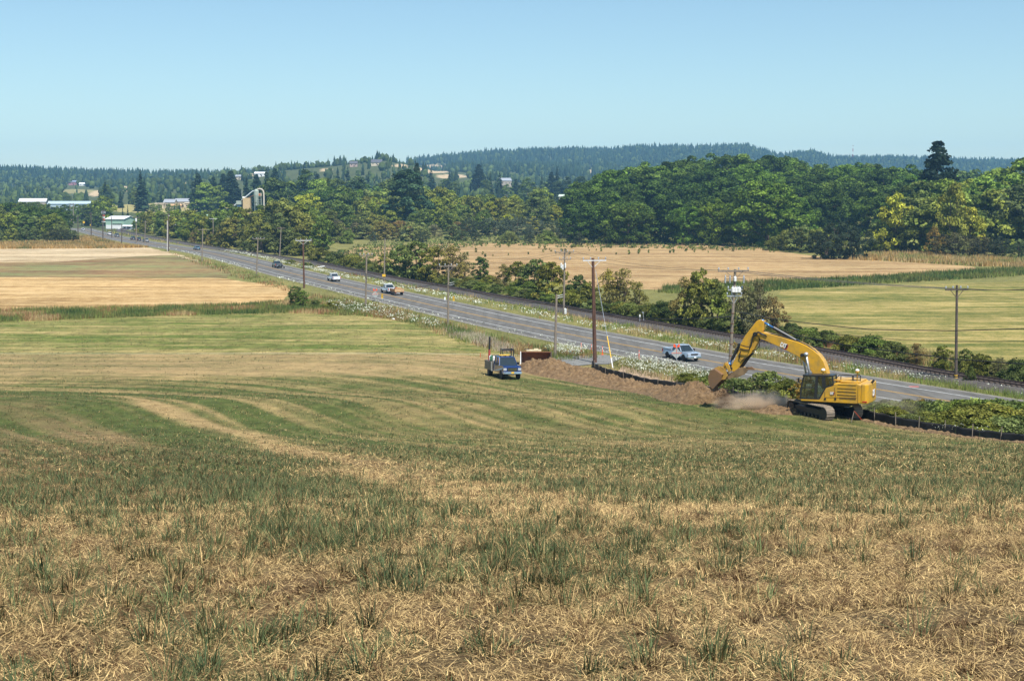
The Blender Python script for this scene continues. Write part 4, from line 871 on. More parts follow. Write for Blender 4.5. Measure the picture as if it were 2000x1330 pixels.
pole('p3', 875, 634, 876, 517, W_, 'grey wooden pole with one crossarm between the white pickup with trailer and the short pole', [(858, 893, 520, W_)], .18)
pole('p4', 714, 601, 716, 497, W_, 'grey wooden pole just left of the orange flagged sign at the far bend', [(703, 727, 499, W_)], .19)
pole('p5', 594, 563, 592, 467, R_, 'dark red-brown pole with white crossarm above the round dark bush', [(578, 608, 470, WARM)], .22)
pole('p6', 501, 537, 504, 464, W_, 'grey wooden pole left of the dark pickup towing motorcycles', [(494, 516, 467, W_)], .2)
pole('p7', 394.5, 511, 396, 446, W_, 'grey pole in front of the blue and white hatchback', [(387, 408, 449, W_)], .2)
pole('p8', 329, 491, 328.5, 417, D_, 'tall dark pole beside the bend, with a white board on its left face', [(320, 339, 419, D_)], .27)
pole('p9', 237.5, 476, 238, 437, D_, 'thin dark pole at the end of the rusty grass', [], .24)
pole('p10', 201, 470, 201, 410, D_, 'dark far pole left of the white van', [(198, 205, 412, D_)], .27)
pole('p11', 178.5, 463, 177.5, 415, D_, 'far pole with a yellow diamond sign behind it', [(174, 182, 417, D_)], .27)
pole('p12', 152.5, 458, 152, 421, D_, 'dark pole with wide crossarm at the edge of the left wood', [(145, 158, 421.5, D_)], .3)
pole('p13', 160, 441, 160, 405, W_, 'far grey pole behind the small white car', [], .3, d=960)
pole('p14', 143.5, 436, 143, 397, W_, 'pale far pole right of the orange truck', [(139, 147, 399, W_)], .35, d=1000)
pole('p14b', 136.5, 433, 137, 397, W_, 'pale far pole above the orange truck', [(133, 141, 398, W_)], .3, d=1040)
pole('p15', 266, 461, 266, 423, W_, 'grey far pole with transformer in front of the trees right of the green barn', [(259, 273, 425, W_)], .27, d=620)
pole('p16', 282.5, 461, 284, 431, W_, 'slim far pole second to the right of the green barn', [(280, 288, 433, W_)], .22, d=625)
pole('p16b', 218, 452, 218, 423, D_, 'slim dark pole left of the green barn', [], .25, d=700)
pole('p17', 417, 466, 416, 426, W_, 'grey pole with white crossarm below the grain dryer', [(409, 424, 427.5, WARM)], .23, d=580)
pole('p18', 546, 505, 549, 444, W_, 'grey pole at the flowery verge above the dark pickup', [(541, 557, 446, W_)], .19)
pole('p19', 750, 557, 752, 466, W_, 'grey pole with small yellow sign above the pickup with orange trailer', [], .18)
pole('p20', 1101, 615, 1103, 487, W_, 'pale pole with two crossarms and a white box at its foot, behind the short pole', [(1083, 1121, 493, W_), (1092, 1115, 507, W_)], .19)
pole('p21', 1424, 742, 1436, 526, W_, 'weathered pole with three white transformers, behind the excavator bucket', [(1401, 1463, 529.5, W_), (1421, 1450, 566, GALV), (1419, 1449, 578, GALV)], .2)
pole('p22', 1867, 748, 1869, 557, D_, 'grey-brown pole with yellow bands at its foot, right of the excavator', [(1844, 1892, 566, D_)], .17)
def onpole(key, px, py, dy=-.25):
    e, b, t, d, g = POLES[key]; z = z_at(py, d); return Vector((at_depth(px, d, z) - b.x, dy, z - g))
def can(key, px, py, h, r, mat, name='transformer'):
    p = onpole(key, px, py); mb = MB(); mb.lathe([(r * .9, -h / 2), (r, -h / 2 + .04), (r, h / 2 - .05), (r * .7, h / 2), (.03, h / 2 + .02), (.03, h / 2 + .15)], p, 'z', 12); mb.build(name, mat, POLES[key][0], smooth=False)
for px in (1431, 1436.5, 1443): can('p21', px, 566, .55, .19, WHITE)
for px in (1416, 1425, 1452): can('p21', px, 546, .75, .09, GALV, 'cutout_fuse')
mb = MB(); mb.bar(onpole('p21', 1414, 545), onpole('p21', 1456, 545), .07); mb.build('crossarm', D_, POLES['p21'][0])
can('p21', 1435, 545, .5, .16, WHITE); 
for px in (1096, 1099, 1104): can('p20', px, 519 + (px % 2) * 3, .8, .13, WHITE)
can('p20', 1104, 608, .95, .22, WHITE, 'meter_box'); can('p15', 266, 430, 1.4, .4, WHITE)
e, b, t, d, g = POLES['p22']
for py in (733, 738, 743): mb = MB(); k = onpole('p22', 1867, py, 0); mb.cyl(k - Vector((0, 0, .05)), k + Vector((0, 0, .05)), .185, .185, 10); mb.build('yellow_band', YEL, e)
e, b, t, d, g = POLES['p21']
mb = MB(); mb.cyl(onpole('p21', 1429.5, 692, .12), onpole('p21', 1427.5, 745, .12), .06, .06, 8); mb.build('conduit', BLACKP, e)
for py in (612, 632, 650, 672, 695, 716): mb = MB(); k = onpole('p21', np.interp(py, [526, 742], [1436, 1424]), py, 0); mb.cyl(k - Vector((0, 0, .04)), k + Vector((0, 0, .04)), .20, .20, 10); mb.build('rusty_band', STEELR, e)
for key, px, py in (('p2', 1089, 578), ('p2', 1089, 582), ('p3', 879, 553), ('p3', 879, 557)):
    mb = MB(); a = onpole(key, px - 1, py, 0); mb.tube([a, a + Vector((.35, 0, .05)), a + Vector((.75, 0, .16))], .035); mb.build('bracket', GALV, POLES[key][0])
p = onpole('p19', 750, 538); mb = MB(); mb.box(p, (.75, .03, .55)); mb.build('sign_plate', YEL, POLES['p19'][0])
e, b, t, d, g = POLES['p8']; mb = MB(); mb.bar(onpole('p8', 327, 491, -.1), onpole('p8', 327, 431, -.1), .28, .1, up=(0, 1, 0)); mb.build('white_board', simple('pale_board', (.60, .58, .56), .7), e)
# guy wire with yellow guard
e, b, t, d, g = POLES['p1']; A1 = P3(1163, 527, d); gx, gy, gz = hit(1197, 719)
ge = empty('guy_wire', (gx, gy, gz), 0, 'steel guy wire with yellow guard running from the red-brown pole to the ground', 'guy wire')
off = Vector((gx, gy, gz)); mb = MB(); mb.tube([A1 - off, (0, 0, 0)], .028, 5); mb.build('cable', GALV, ge); dv = (A1 - off); mb = MB(); mb.tube([dv * .015, dv * .32], .06, 6); mb.build('guard', YEL, ge); mb = MB(); mb.tube([dv * .001, dv * .1], .066, 6); mb.build('guard_foot', WHITE, ge)

# ================================================================== wires
WIRE = simple('black_cable', (.02, .02, .022), .6)
def wire(pts, r, label, name='power_line', sag=0):
    """pts: (px,py,d) through which the cable hangs"""
    Pn = [P3(*p) for p in pts]; out = []
    for a, b in zip(Pn[:-1], Pn[1:]):
        L = (b - a).length
        for k in range(14): t = k / 14; q = a.lerp(b, t); q.z -= 4 * (sag * L * .02) * t * (1 - t); out.append(q)
    out.append(Pn[-1]); o0 = out[0].copy(); mb = MB(); mb.tube([q - o0 for q in out], r, 5); o = mb.build(name, WIRE, None); o.location = o0; tag(o, label, 'cable')
dd = {k: v[3] for k, v in POLES.items()}
wire([(597, 505, dd['p5']), (660, 516, 300), (714, 525, dd['p4'])], .05, 'black cable between the red-brown far pole and the grey pole by the flagged sign', 'cable_bundle', .6)
wire([(714, 535, dd['p4']), (800, 563, 243), (875, 553, dd['p3'])], .05, 'thick black cable sagging over the pickup with the orange trailer', 'cable_bundle')
wire([(640, 529, 290), (714, 535, dd['p4'])], .04, 'cable running left from the pole by the flagged sign', 'cable_bundle', .5)
wire([(875, 557, dd['p3']), (960, 580, 214), (1030, 592, 200), (1087, 593, dd['p2'])], .05, 'thick black cable from the grey pole to the short pole', 'cable_bundle')
wire([(1088, 596, dd['p2']), (1177, 613, 172), (1284, 623, 160), (1370, 622, 152), (1430, 618, dd['p21'])], .045, 'thick black cable from the short pole to the pole with transformers', 'cable_bundle')
wire([(1436, 608, dd['p21']), (1510, 622.6, 132), (1559, 629, 129), (1650, 639, 122), (1700, 643.6, 119), (1862, 646, 110), (2000, 642, 104), (2120, 633, 98)], .038, 'upper black cable running right over the excavator boom', 'cable_bundle')
wire([(1434, 617, dd['p21']), (1481, 633.7, 134), (1560, 656, 129), (1650, 674, 122), (1760, 688, 116), (1860, 701, 110), (2000, 711, 104), (2120, 715, 98)], .042, 'lower black cable crossing in front of the rails at the right', 'cable_bundle')
wire([(1600, 650, 126), (1761, 664, 117), (1867, 667, 110), (2120, 666, 98)], .02, 'thin lowest wire over the hay field at the right')
for (a, b_, c) in ((1401, 1844, 0), (1420, 1856, 1), (1450, 1880, 2), (1463, 1892, 3)):
    wire([(a, 527 + c, dd['p21']), (b_, 564, dd['p22']), (b_ + 260, 556, dd['p22'] - 30)], .018, 'thin power line from the transformer pole to the banded pole, ' + ['leftmost', 'second', 'third', 'rightmost'][c] + ' on the crossarm', sag=.5)
for (a, b_, c) in ((1083, 1401, 0), (1121, 1463, 1)): wire([(a, 491, dd['p20']), (b_, 528, dd['p21'])], .018, 'thin power line between the double-armed pole and the transformer pole, ' + ['left', 'right'][c] + ' wire', sag=.5)
for (a, b_, c) in ((858, 1086, 0), (893, 1118, 1)): wire([(a, 518, dd['p3']), (b_, 493, dd['p20'])], .018, 'thin power line to the double-armed pole, ' + ['left', 'right'][c] + ' wire', sag=.8)
for (a, b_, c) in ((580, 705, 0), (606, 726, 1)): wire([(a, 468, dd['p5']), (b_, 497, dd['p4'])], .02, 'thin wire from the red-brown far pole, ' + ['left', 'right'][c] + ' one', sag=.6)

# ================================================================== vehicles
def carpaint(name, c, rough=.25): return simple(name, c, rough, .15, var=.06, coat=.8)
def wheel(parent, x, y, r=.4, w=.26, rim=CHROME):
    e = MB(); e.lathe([(r * .62, -w / 2), (r * .95, -w / 2), (r, -w * .35), (r, w * .35), (r * .95, w / 2), (r * .62, w / 2)], (x, y, r), 'y', 20); t = e.build('wheel', DARK, parent)
    s = 1 if y > 0 else -1; m = MB(); m.lathe([(r * .6, -w * .42), (r * .6, w * .44), (r * .5, w * .40), (r * .2, w * .34), (r * .05, w * .48)], (x, y, r), 'y', 14) if s > 0 else m.lathe([(r * .05, -w * .48), (r * .2, -w * .34), (r * .5, -w * .40), (r * .6, -w * .44), (r * .6, w * .42)], (x, y, r), 'y', 14)
    m.build('rim', rim, t)
def arch_profile(L, h0, h1f, h1r, wx, r, hoodx=None):
    pass
def bodyshell(parent, prof, W, mat, wheels, r, name='body', tuck=.06):
    """side profile (x,z) extruded to width W with wheel arch cut-outs in the lower edge, sides tucked in"""
    lower = []; x0 = prof[0][0]; x1 = prof[-1][0]
    for wx in sorted(wheels):
        R = r * 1.22
        for k in range(7): a = math.pi - math.pi * k / 6; lower.append((wx + R * math.cos(a), r * .92 + R * math.sin(a)))
    zb = prof[0][1]; lower = [(x, max(z, zb)) for x, z in lower]
    poly = [(x0, zb)] + lower + [(x1, prof[-1][1])] + list(reversed(prof[1:-1]))
    mb = MB(); zt = max(p[1] for p in prof)
    def fn(x, y, z): k = 1 - tuck * max(0, (z - zt * .55) / (zt * .45)) - .04 * (abs(x) > max(abs(x0), abs(x1)) * .93); return (x, y * k, z)
    mb.prism(poly, -W / 2, W / 2, fn); o = mb.build(name, mat, parent, bevel=.035)
    return o
def cabin(parent, base, roof, W, Wt, paint, z0, z1, pillars=True, name='cab'):
    """glass greenhouse with roof panel and pillars. base=(rear x, front x), roof=(rear x, front x)"""
    g = MB(); v = []
    for (xr, xf, z, w) in ((base[0], base[1], z0, W), (roof[0], roof[1], z1, Wt)):
        v += [(xr, -w / 2, z), (xf, -w / 2, z), (xf, w / 2, z), (xr, w / 2, z)]
    g.add(v, [(0, 3, 2, 1), (4, 5, 6, 7), (0, 1, 5, 4), (1, 2, 6, 5), (2, 3, 7, 6), (3, 0, 4, 7)]); g.build('windows', GLASS, parent)
    r = MB(); r.box(((roof[0] + roof[1]) / 2, 0, z1 + .035), (roof[1] - roof[0] + .06, Wt + .05, .09), top=(.9, .9)); ro = r.build('roof', paint, parent, bevel=.03)
    def pil(t, s, w=.07):
        p = MB()
        a = Vector((base[0] + (base[1] - base[0]) * t, s * (W / 2 + .005), z0)); b = Vector((roof[0] + (roof[1] - roof[0]) * t, s * (Wt / 2 + .005), z1)); p.bar(a, b, w, .05); p.build('pillar', paint, parent)
    for s in (-1, 1):
        for t in ((0.02, .5, .98) if (base[1] - base[0]) > 1.9 else (0.03, .97)): pil(t, s, .09 if t != .5 else .07)
def frontend(parent, xf, W, z, paint, chrome=CHROME, plate=None, lamp=True, big=False):
    g = MB(); g.box((xf + .015, 0, z + .02), (.06, W * .50, .34 if big else .22)); gr = g.build('grille', BLACKP, parent)
    b = MB()
    for dz in ((-.1, 0, .1) if big else (0,)): b.box((xf + .05, 0, z + .02 + dz), (.03, W * .50, .045))
    b.build('grille_bar', chrome, gr)
    for s in (-1, 1): h = MB(); h.box((xf + .0, s * W * .385, z + .04), (.10, W * .17, .26 if big else .17)); h.build('headlight', LENS, parent, bevel=.02)
    m = MB(); m.box((xf + .06, 0, z - .33), (.22, W * .97, .24), top=(.8, 1)); m.build('bumper', chrome, parent, bevel=.03)
    if plate: q = MB(); q.box((xf + .18, 0 if big else W * .0, z - .30), (.02, .32, .17)); q.build('number_plate', plate, parent)
def rearend(parent, xr, W, z, paint, chrome=CHROME, plate=WHITE):
    for s in (-1, 1): h = MB(); h.box((xr - .01, s * (W / 2 - .09), z + .1), (.07, .14, .40)); h.build('tail_light', REDM, parent)
    m = MB(); m.box((xr - .07, 0, z - .30), (.2, W * .94, .2)); m.build('bumper', chrome, parent, bevel=.03); q = MB(); q.box((xr - .02, 0, z - .08), (.03, .4, .16)); q.build('number_plate', plate, parent)
def mirrors(parent, x, W, z, mat=BLACKP, s_=1.):
    for s in (-1, 1): m = MB(); m.box((x, s * (W / 2 + .16), z), (.14, .22 * s_, .24 * s_)); m.bar((x, s * (W / 2 - .02), z - .05), (x, s * (W / 2 + .1), z - .02), .05); m.build('wing_mirror', mat, parent, bevel=.02)
def pickup(name, loc, rz, paint, label, chrome=CHROME, slope=None, load=None):
    e = empty(name, loc, rz, label, 'pickup truck'); W = 2.0; r = .40
    prof = [(-2.9, .50), (-2.92, .70), (-2.9, 1.10), (.35, 1.10), (1.30, 1.13), (2.55, 1.06), (2.86, .95), (2.92, .72), (2.88, .48)]
    bodyshell(e, prof, W, paint, (-1.75, 1.92), r); b = MB(); b.box((-1.86, 0, 1.105), (1.9, 1.58, .03)); b.build('bed_liner', BLACKP, e)
    w = MB(); [w.box((-1.86, s * .88, 1.19), (2.06, .15, .20)) for s in (-1, 1)]; w.box((-2.84, 0, 1.19), (.12, 1.85, .2)); w.build('bed_side', paint, e, bevel=.03)
    cabin(e, (-.85, 1.38), (-.60, .62), 1.78, 1.44, paint, 1.12, 1.82); frontend(e, 2.88, W, .86, paint, chrome, WHITE); rearend(e, -2.93, W, .85, paint, chrome); mirrors(e, 1.0, W, 1.25)
    for x in (-1.75, 1.92):
        for s in (-1, 1): wheel(e, x, s * .86, r)
    u = MB(); u.box((0, 0, .45), (5.2, 1.5, .2)); u.build('chassis', BLACKP, e)
    return e
def car(name, loc, rz, paint, label, suv=False, cat='car'):
    e = empty(name, loc, rz, label, cat); W = 1.84; r = .35 if suv else .32; H = 1.68 if suv else 1.42; b0 = 1.02 if suv else .90
    prof = [(-2.25, .40), (-2.32, .65), (-2.22, b0), (.9, b0), (1.9, b0 - .12), (2.25, b0 - .26), (2.3, .5), (2.26, .36)]
    bodyshell(e, prof, W, paint, (-1.4, 1.42), r); cabin(e, (-2.0 if suv else -1.75, 1.05), (-1.75 if suv else -1.05, .25), 1.62, 1.30, paint, b0, H); frontend(e, 2.25, W, .66, paint, BLACKP, WHITE); rearend(e, -2.3, W, .72, paint, BLACKP); mirrors(e, .75, W, b0 + .1, paint, .7)
    for x in (-1.4, 1.42):
        for s in (-1, 1): wheel(e, x, s * .8, r, .22)
    u = MB(); u.box((0, 0, .38), (4.2, 1.4, .18)); u.build('chassis', BLACKP, e); return e
def lane(px, py, off, away):
    """snap a pixel to the lane centre (offset from centre line) and give heading"""
    x, y, z = on_plane(px, py, 0); L = offset_line(RL, off); P_ = np.array([proj(a, b, .05)[0] for a, b in L if b > 40]); L = L[L[:, 1] > 40]; i = int(np.argmin(abs(P_ - px))); i = min(max(i, 1), len(L) - 2)
    t = (L[i + 1] - L[i - 1]); h = math.atan2(t[1], t[0]);  # RL runs from far to near
    x0 = np.interp(px, *zip(*sorted(zip(P_[max(0, i - 3):i + 4], L[max(0, i - 3):i + 4, 0])))); y0 = np.interp(px, *zip(*sorted(zip(P_[max(0, i - 3):i + 4], L[max(0, i - 3):i + 4, 1]))))
    return (float(x0), float(y0), .055), (h + math.pi if away else h)
SILV = carpaint('silver_blue_paint', (.38, .46, .55)); WHT = carpaint('white_paint_car', (.74, .75, .77)); BLK = carpaint('black_car_paint', (.02, .022, .03)); DGRY = carpaint('dark_grey_paint', (.075, .085, .10)); BLUE = carpaint('blue_truck_paint', (.006, .03, .14)); GREYP = carpaint('grey_car_paint', (.22, .23, .23)); TEAL = carpaint('teal_blue_paint', (.05, .16, .24)); ORP = carpaint('orange_truck_paint', (.75, .16, .02), .4)
lf, ln = 2.1, -2.1      # far lane (+) traffic drives away, near lane (-) comes towards the camera
l, h = lane(1331, 700, ln, False); pickup('pickup_truck', l, h, SILV, 'silver-blue pickup driving towards the camera behind the grey diamond sign')
l, h = lane(652, 545, lf, True); pickup('pickup_truck', l, h, WHT, 'white pickup alone on the road, second from the trailer pickup, seen from behind')
l, h = lane(759, 570, lf, True); pickup('pickup_truck', l, h, WHT, 'white pickup towing an orange flat trailer with wooden sides')
def behind(l, h, dist): return (l[0] - math.cos(h) * dist, l[1] - math.sin(h) * dist, l[2])
def trailer(l, h, kind):
    if kind == 'wood':
        e = empty('utility_trailer', l, h, 'orange trailer with tan wooden sides loaded with red gear behind the white pickup', 'trailer'); TW = simple('trailer_wood', (.55, .28, .10), .8, scale=3)
        b = MB(); b.box((0, 0, .62), (3.6, 1.9, .12)); b.bar((1.8, 0, .6), (3.1, 0, .55), .1); b.build('deck', BLACKP, e); s = MB(); [s.box((0, q * .97, .98), (3.5, .06, .6)) for q in (-1, 1)]; s.build('side_board', TW, e); t = MB(); t.box((-1.78, 0, 1.0), (.07, 1.9, .62)); t.build('tailgate', simple('tan_ply', (.58, .38, .20), .8), e)
        for x in (-.45, .45):
            for q in (-1, 1): wheel(e, x, q * 1.0, .34, .22)
        for q in (-1, 1): m = MB(); m.box((-1.83, q * .8, .6), (.04, .14, .1)); m.build('tail_light', REDM, e)
        c = empty('generator', (l[0] + .5 * math.cos(h), l[1] + .5 * math.sin(h), l[2] + .68), h, 'red and black engine machine lying on the orange trailer', 'generator'); m = MB(); m.box((0, 0, .33), (1.0, .9, .62), top=(.8, .8)); m.box((0, 0, .72), (.5, .4, .2)); m.build('housing', simple('red_machine_paint', (.55, .05, .03), .4), c, bevel=.03); m = MB(); m.cyl((.2, 0, .6), (.2, 0, 1.0), .13, .1); m.box((-.6, 0, .35), (.3, .8, .5)); m.build('engine', BLACKP, c)
        c = empty('lumber_stack', (l[0] - .9 * math.cos(h), l[1] - .9 * math.sin(h), l[2] + .68), h, 'tan boards stacked at the back of the orange trailer', 'lumber'); m = MB(); [m.box((0, 0, .08 + .16 * i), (1.3, 1.5 - .08 * i, .13)) for i in range(5)]; m.build('board', TW, c)
    else:
        e = empty('motorcycle_trailer', l, h, 'low black trailer carrying motorcycles behind the dark pickup', 'trailer'); b = MB(); [b.box((0, q * .7, .5), (2.8, .1, .1)) for q in (-1, 0, 1)]; [b.box((x, 0, .5), (.1, 1.6, .1)) for x in (-1.35, 0, 1.35)]; b.bar((1.4, 0, .5), (2.6, 0, .5), .1); b.build('frame', BLACKP, e)
        for q in (-1, 1):
            wheel(e, -.3, q * .95, .32, .2); f = MB(); f.box((-.3, q * .95, .72), (.9, .28, .08)); f.build('mudguard', GALV, e)
        for q in (-.4, .4):
            c = empty('motorcycle', (l[0] + q * -math.sin(h), l[1] + q * math.cos(h), l[2] + .5), h, 'dark off-road motorcycle strapped upright on the trailer, ' + ('left' if q > 0 else 'right') + ' one', 'motorcycle', 'motorcycles on the trailer')
            for x in (-.68, .68): w = MB(); w.lathe([(.24, -.05), (.32, -.04), (.32, .04), (.24, .05)], (x, 0, .33), 'y', 14); w.build('wheel', DARK, c)
            m = MB(); m.box((0, 0, .5), (.55, .22, .36)); m.bar((.68, 0, .33), (.48, 0, 1.0), .06); m.bar((-.68, 0, .33), (-.1, 0, .5), .07); m.build('engine_frame', GALV, c); m = MB(); m.box((-.3, 0, .82), (.75, .2, .1)); m.box((.15, 0, .88), (.4, .26, .2)); m.build('seat', BLACKP, c); m = MB(); m.bar((.45, -.36, 1.02), (.45, .36, 1.02), .04); m.build('handlebar', BLACKP, c); m = MB(); m.box((-.75, 0, .75), (.45, .16, .05)); m.box((.78, 0, .72), (.4, .16, .05)); m.build('mudguard', WHITE, c)
trailer(behind(l, h, 5.9), h, 'wood')
l, h = lane(541, 522, lf, True); pickup('pickup_truck', l, h, DGRY, 'dark grey-blue pickup towing motorcycles on the middle stretch of road'); trailer(behind(l, h, 5.4), h, 'moto')
l, h = lane(384.5, 488, lf, True); car('hatchback', l, h, TEAL, 'teal and white hatchback between the tall dark pole and the grey pole')
l, h = lane(285, 474, lf, True); pickup('pickup_truck', l, h, GREYP, 'grey pickup, last of the close group of three vehicles before the tall dark pole')
l, h = lane(270.5, 472, lf, True); car('black_suv', l, h, BLK, 'black car in the middle of the close group of three', True)
l, h = lane(259.5, 470, lf, True); car('dark_suv', l, h, BLK, 'dark car with white roof, first of the close group of three', True)
l, h = lane(228.5, 461, lf, True); pickup('pickup_truck', l, h, DGRY, 'dark pickup right behind the white van on the far road')
l, h = lane(214, 458, lf, True); car('white_van', l, h, WHT, 'white van with dark rear window on the far road', True, 'van')
l, h = lane(162, 447, ln, False); car('white_car', l, h, WHT, 'small white car coming on at the far end of the road')
l, h = lane(140, 438.5, lf, True)
e = empty('orange_truck', l, h, 'orange box truck with white top at the far end of the road', 'truck'); m = MB(); m.box((-1.2, 0, 2.2), (6, 2.6, 2.6)); m.build('cargo_box', ORP, e, bevel=.05); m = MB(); m.box((-1.2, 0, 3.6), (6.05, 2.62, .22)); m.build('roof', WHITE, e); m = MB(); m.box((3.1, 0, 1.8), (2.2, 2.4, 2.2), top=(.8, .95)); m.build('cab', WHITE, e, bevel=.08); m = MB(); m.box((0, 0, .8), (8, 1.4, .3)); m.build('chassis', BLACKP, e)
for x in (-2.6, 2.9):
    for s in (-1, 1): wheel(e, x, s * 1.05, .5, .35)

# blue service truck on the field
bx, by, bz = hit(990, 741)
gz = lambda x, y: Tz(x, y)
def ontilt(e, L=2.2):
    """lay the vehicle on the slope under its axles"""
    a = e.rotation_euler.z; f = Vector((math.cos(a), math.sin(a))); s = Vector((-f.y, f.x)); x, y = e.location.x, e.location.y
    zf = gz(x + f.x * L, y + f.y * L); zr = gz(x - f.x * L, y - f.y * L); zl = gz(x + s.x, y + s.y); zq = gz(x - s.x, y - s.y)
    R = Matrix.Rotation(a, 3, 'Z') @ Matrix.Rotation(-math.atan2(zf - zr, 2 * L), 3, 'Y') @ Matrix.Rotation(math.atan2(zl - zq, 2), 3, 'X'); e.rotation_euler = R.to_euler(); e.location.z = (zf + zr) / 2 + .0
h = rad(-74); e = empty('service_truck', (bx - .3, by + 2.6, bz), h, 'blue service truck with grey tool boxes and a crane mast, parked on the mown field', 'truck'); ontilt(e)
W = 2.05; r = .46
prof = [(-.75, .62), (-.8, .9), (-.75, 1.42), (1.55, 1.44), (2.85, 1.42), (3.13, 1.34), (3.15, .8), (3.12, .60)]
bodyshell(e, prof, W, BLUE, (2.25,), r); cabin(e, (-.7, 1.62), (-.55, 1.02), 1.88, 1.62, BLUE, 1.40, 2.20); frontend(e, 3.12, W, 1.06, BLUE, CHROME, YEL, big=True); mirrors(e, 1.2, W, 1.55, BLACKP, 1.3)
TB = simple('tool_box_grey', (.16, .145, .12), .5, var=.1); TBL = simple('tool_box_silver', (.55, .56, .55), .4, .3, var=.1)
for s in (-1, 1):
    m = MB(); m.box((-2.35, s * .92, 1.12), (2.9, .48, .95)); o = m.build('tool_box', TB, e, bevel=.02); m = MB(); [m.box((-3.3 + i * .95, s * 1.165, 1.15), (.85, .02, .8)) for i in range(3)]; m.build('box_door', TB, o); m = MB(); m.box((-.98, s * 1.03, 1.1), (.16, .3, .95)); m.build('silver_panel', TBL, e)
m = MB(); m.box((-2.35, 0, .78), (2.9, 1.4, .1)); m.box((-.2, 0, .6), (6.2, 1.0, .22)); m.build('bed_frame', BLACKP, e)
for x in (-2.5, 2.25):
    for s in (-1, 1): wheel(e, x, s * .88, r, .3 if x > 0 else .42)
m = MB(); m.cyl((-3.0, -.85, 1.6), (-3.0, -.85, 2.75), .14, .12, 10); m.build('mast_foot', simple('red_mast', (.40, .06, .04), .5), e); m = MB(); m.bar((-3.0, -.85, 2.7), (-2.9, -.85, 4.15), .17); m.build('crane_mast', BLACKP, e)
for i, (x, y, z, r_, hh, mt) in enumerate(((-2.2, -.9, 1.6, .2, .5, WHITE), (-1.7, -.95, 1.6, .17, .55, simple('green_tank', (.05, .16, .08), .5)), (-1.3, -.8, 1.6, .13, .5, WHITE), (-2.6, -.3, 1.2, .2, .7, simple('green_tank', (0, 0, 0))), (-1.6, .2, 1.2, .22, .8, REDM), (-2.4, .8, 1.6, .18, .4, GALV))):
    m = MB(); m.lathe([(r_ * .8, 0), (r_, .05), (r_, hh - .08), (r_ * .5, hh), (r_ * .2, hh + .06)], (x, y, z + .05), 'z', 12); o = m.build('gas_cylinder' if i != 5 else 'drum', mt, None); o.matrix_world = e.matrix_world; o.parent = e
bpy.context.view_layer.update()
for o in list(e.children):
    o.matrix_parent_inverse = Matrix.Identity(4); o.location = (0, 0, 0); o.rotation_euler = (0, 0, 0); o.scale = (1, 1, 1)
m = MB(); [m.bar((-3.4, y, 2.05), (.6, y, 2.32), .07) for y in (-.55, 0, .55)]; [m.bar((x, -.7, 2.1 + (x + 3.4) * .06), (x, .7, 2.1 + (x + 3.4) * .06), .06) for x in (-3., -1.8, -.8)]; [m.bar((x, y, 1.55), (x, y, 2.2), .05) for x in (-3., -.8) for y in (-.7, .7)]; m.build('ladder_rack', BLACKP, e)
m = MB(); m.box((-.1, 0, 2.36), (.25, 1.1, .1)); m.build('beacon_bar', YEL, e, bevel=.02)

# machine half hidden behind the service truck
mx, my, mz = at_depth(992, by + 9, 1), by + 9, Tz(at_depth(992, by + 9, 1), by + 9)
e = empty('soil_compactor', (mx, my, mz), rad(-78), 'beige machine with a black roll frame, mostly hidden behind the blue service truck', 'compactor'); BEI = simple('beige_machine_paint', (.50, .40, .25), .6, scale=1.5)
m = MB(); m.box((0, 0, 1.2), (2.6, 1.5, .9), top=(.9, .8)); m.box((1.2, 0, 1.4), (1., 1.2, .5), top=(.7, .8)); m.build('hood', BEI, e, bevel=.06); m = MB(); [m.bar((x, y, 1.6), (x, y, 2.5), .1) for x in (-1., .1) for y in (-.6, .6)]; [m.bar((-1., y, 2.5), (.1, y, 2.5), .1) for y in (-.6, .6)]; [m.bar((x, -.6, 2.45), (x, .6, 2.45), .1) for x in (-1., .1)]; m.build('roll_frame', BLACKP, e)
m = MB(); m.cyl((1.5, -.75, .6), (1.5, .75, .6), .6, .6, 20); m.build('drum', GALV, e)
for s in (-1, 1): wheel(e, -1.1, s * .75, .6, .4, BEI)

# wide loader bucket behind the spoil heap
lx, ly, lz = hit(1047, 728); ly += 6.5; lx = at_depth(1047, ly, 1); lz = Tz(lx, ly)
e = empty('loader_bucket', (lx, ly, lz), rad(-90 - 4), 'wide rusty loader bucket with pale top edge standing behind the brown soil heap', 'bucket'); e.scale = (1, 1, 1)
Wd = 3.5; RS_ = simple('bucket_rust', (.30, .12, .05), .8, var=.3, scale=1.2, dirt=(.12, .07, .045)); INN = simple('bucket_inside', (.10, .07, .05), .85)
pr = [(1.1, 0), (-.2, .05), (-.75, .45), (-.85, 1.1), (-.45, 1.75), (.55, 1.95), (.55, 1.85), (-.38, 1.64), (-.72, 1.08), (-.63, .5), (-.15, .14), (1.1, .06)]
m = MB(); m.prism(pr, -Wd / 2, Wd / 2); m.build('shell', RS_, e); pr2 = [(1.1, 0), (-.2, .05), (-.75, .45), (-.85, 1.1), (-.45, 1.75), (.55, 1.95)]
for s in (-1, 1): m = MB(); m.prism(pr2, s * Wd / 2 - .04, s * Wd / 2 + .04); m.build('side_plate', WHITE if s < 0 else INN, e)
m = MB(); m.box((.1, -.25, 2.02), (.9, 1.7, .16)); m.box((-.2, 0, 2.14), (.3, .5, .15)); m.build('top_cover', simple('cream_paint', (.62, .52, .33), .6, scale=1.5), e, bevel=.03)
for y in (-1.1, 1.15): m = MB(); m.box((.1, y, 2.16), (.2, .6, .05)); m.box((.1, y - .28, 2.08), (.12, .06, .16)); m.box((.1, y + .28, 2.08), (.12, .06, .16)); m.build('lifting_lug', BLACKP, e)

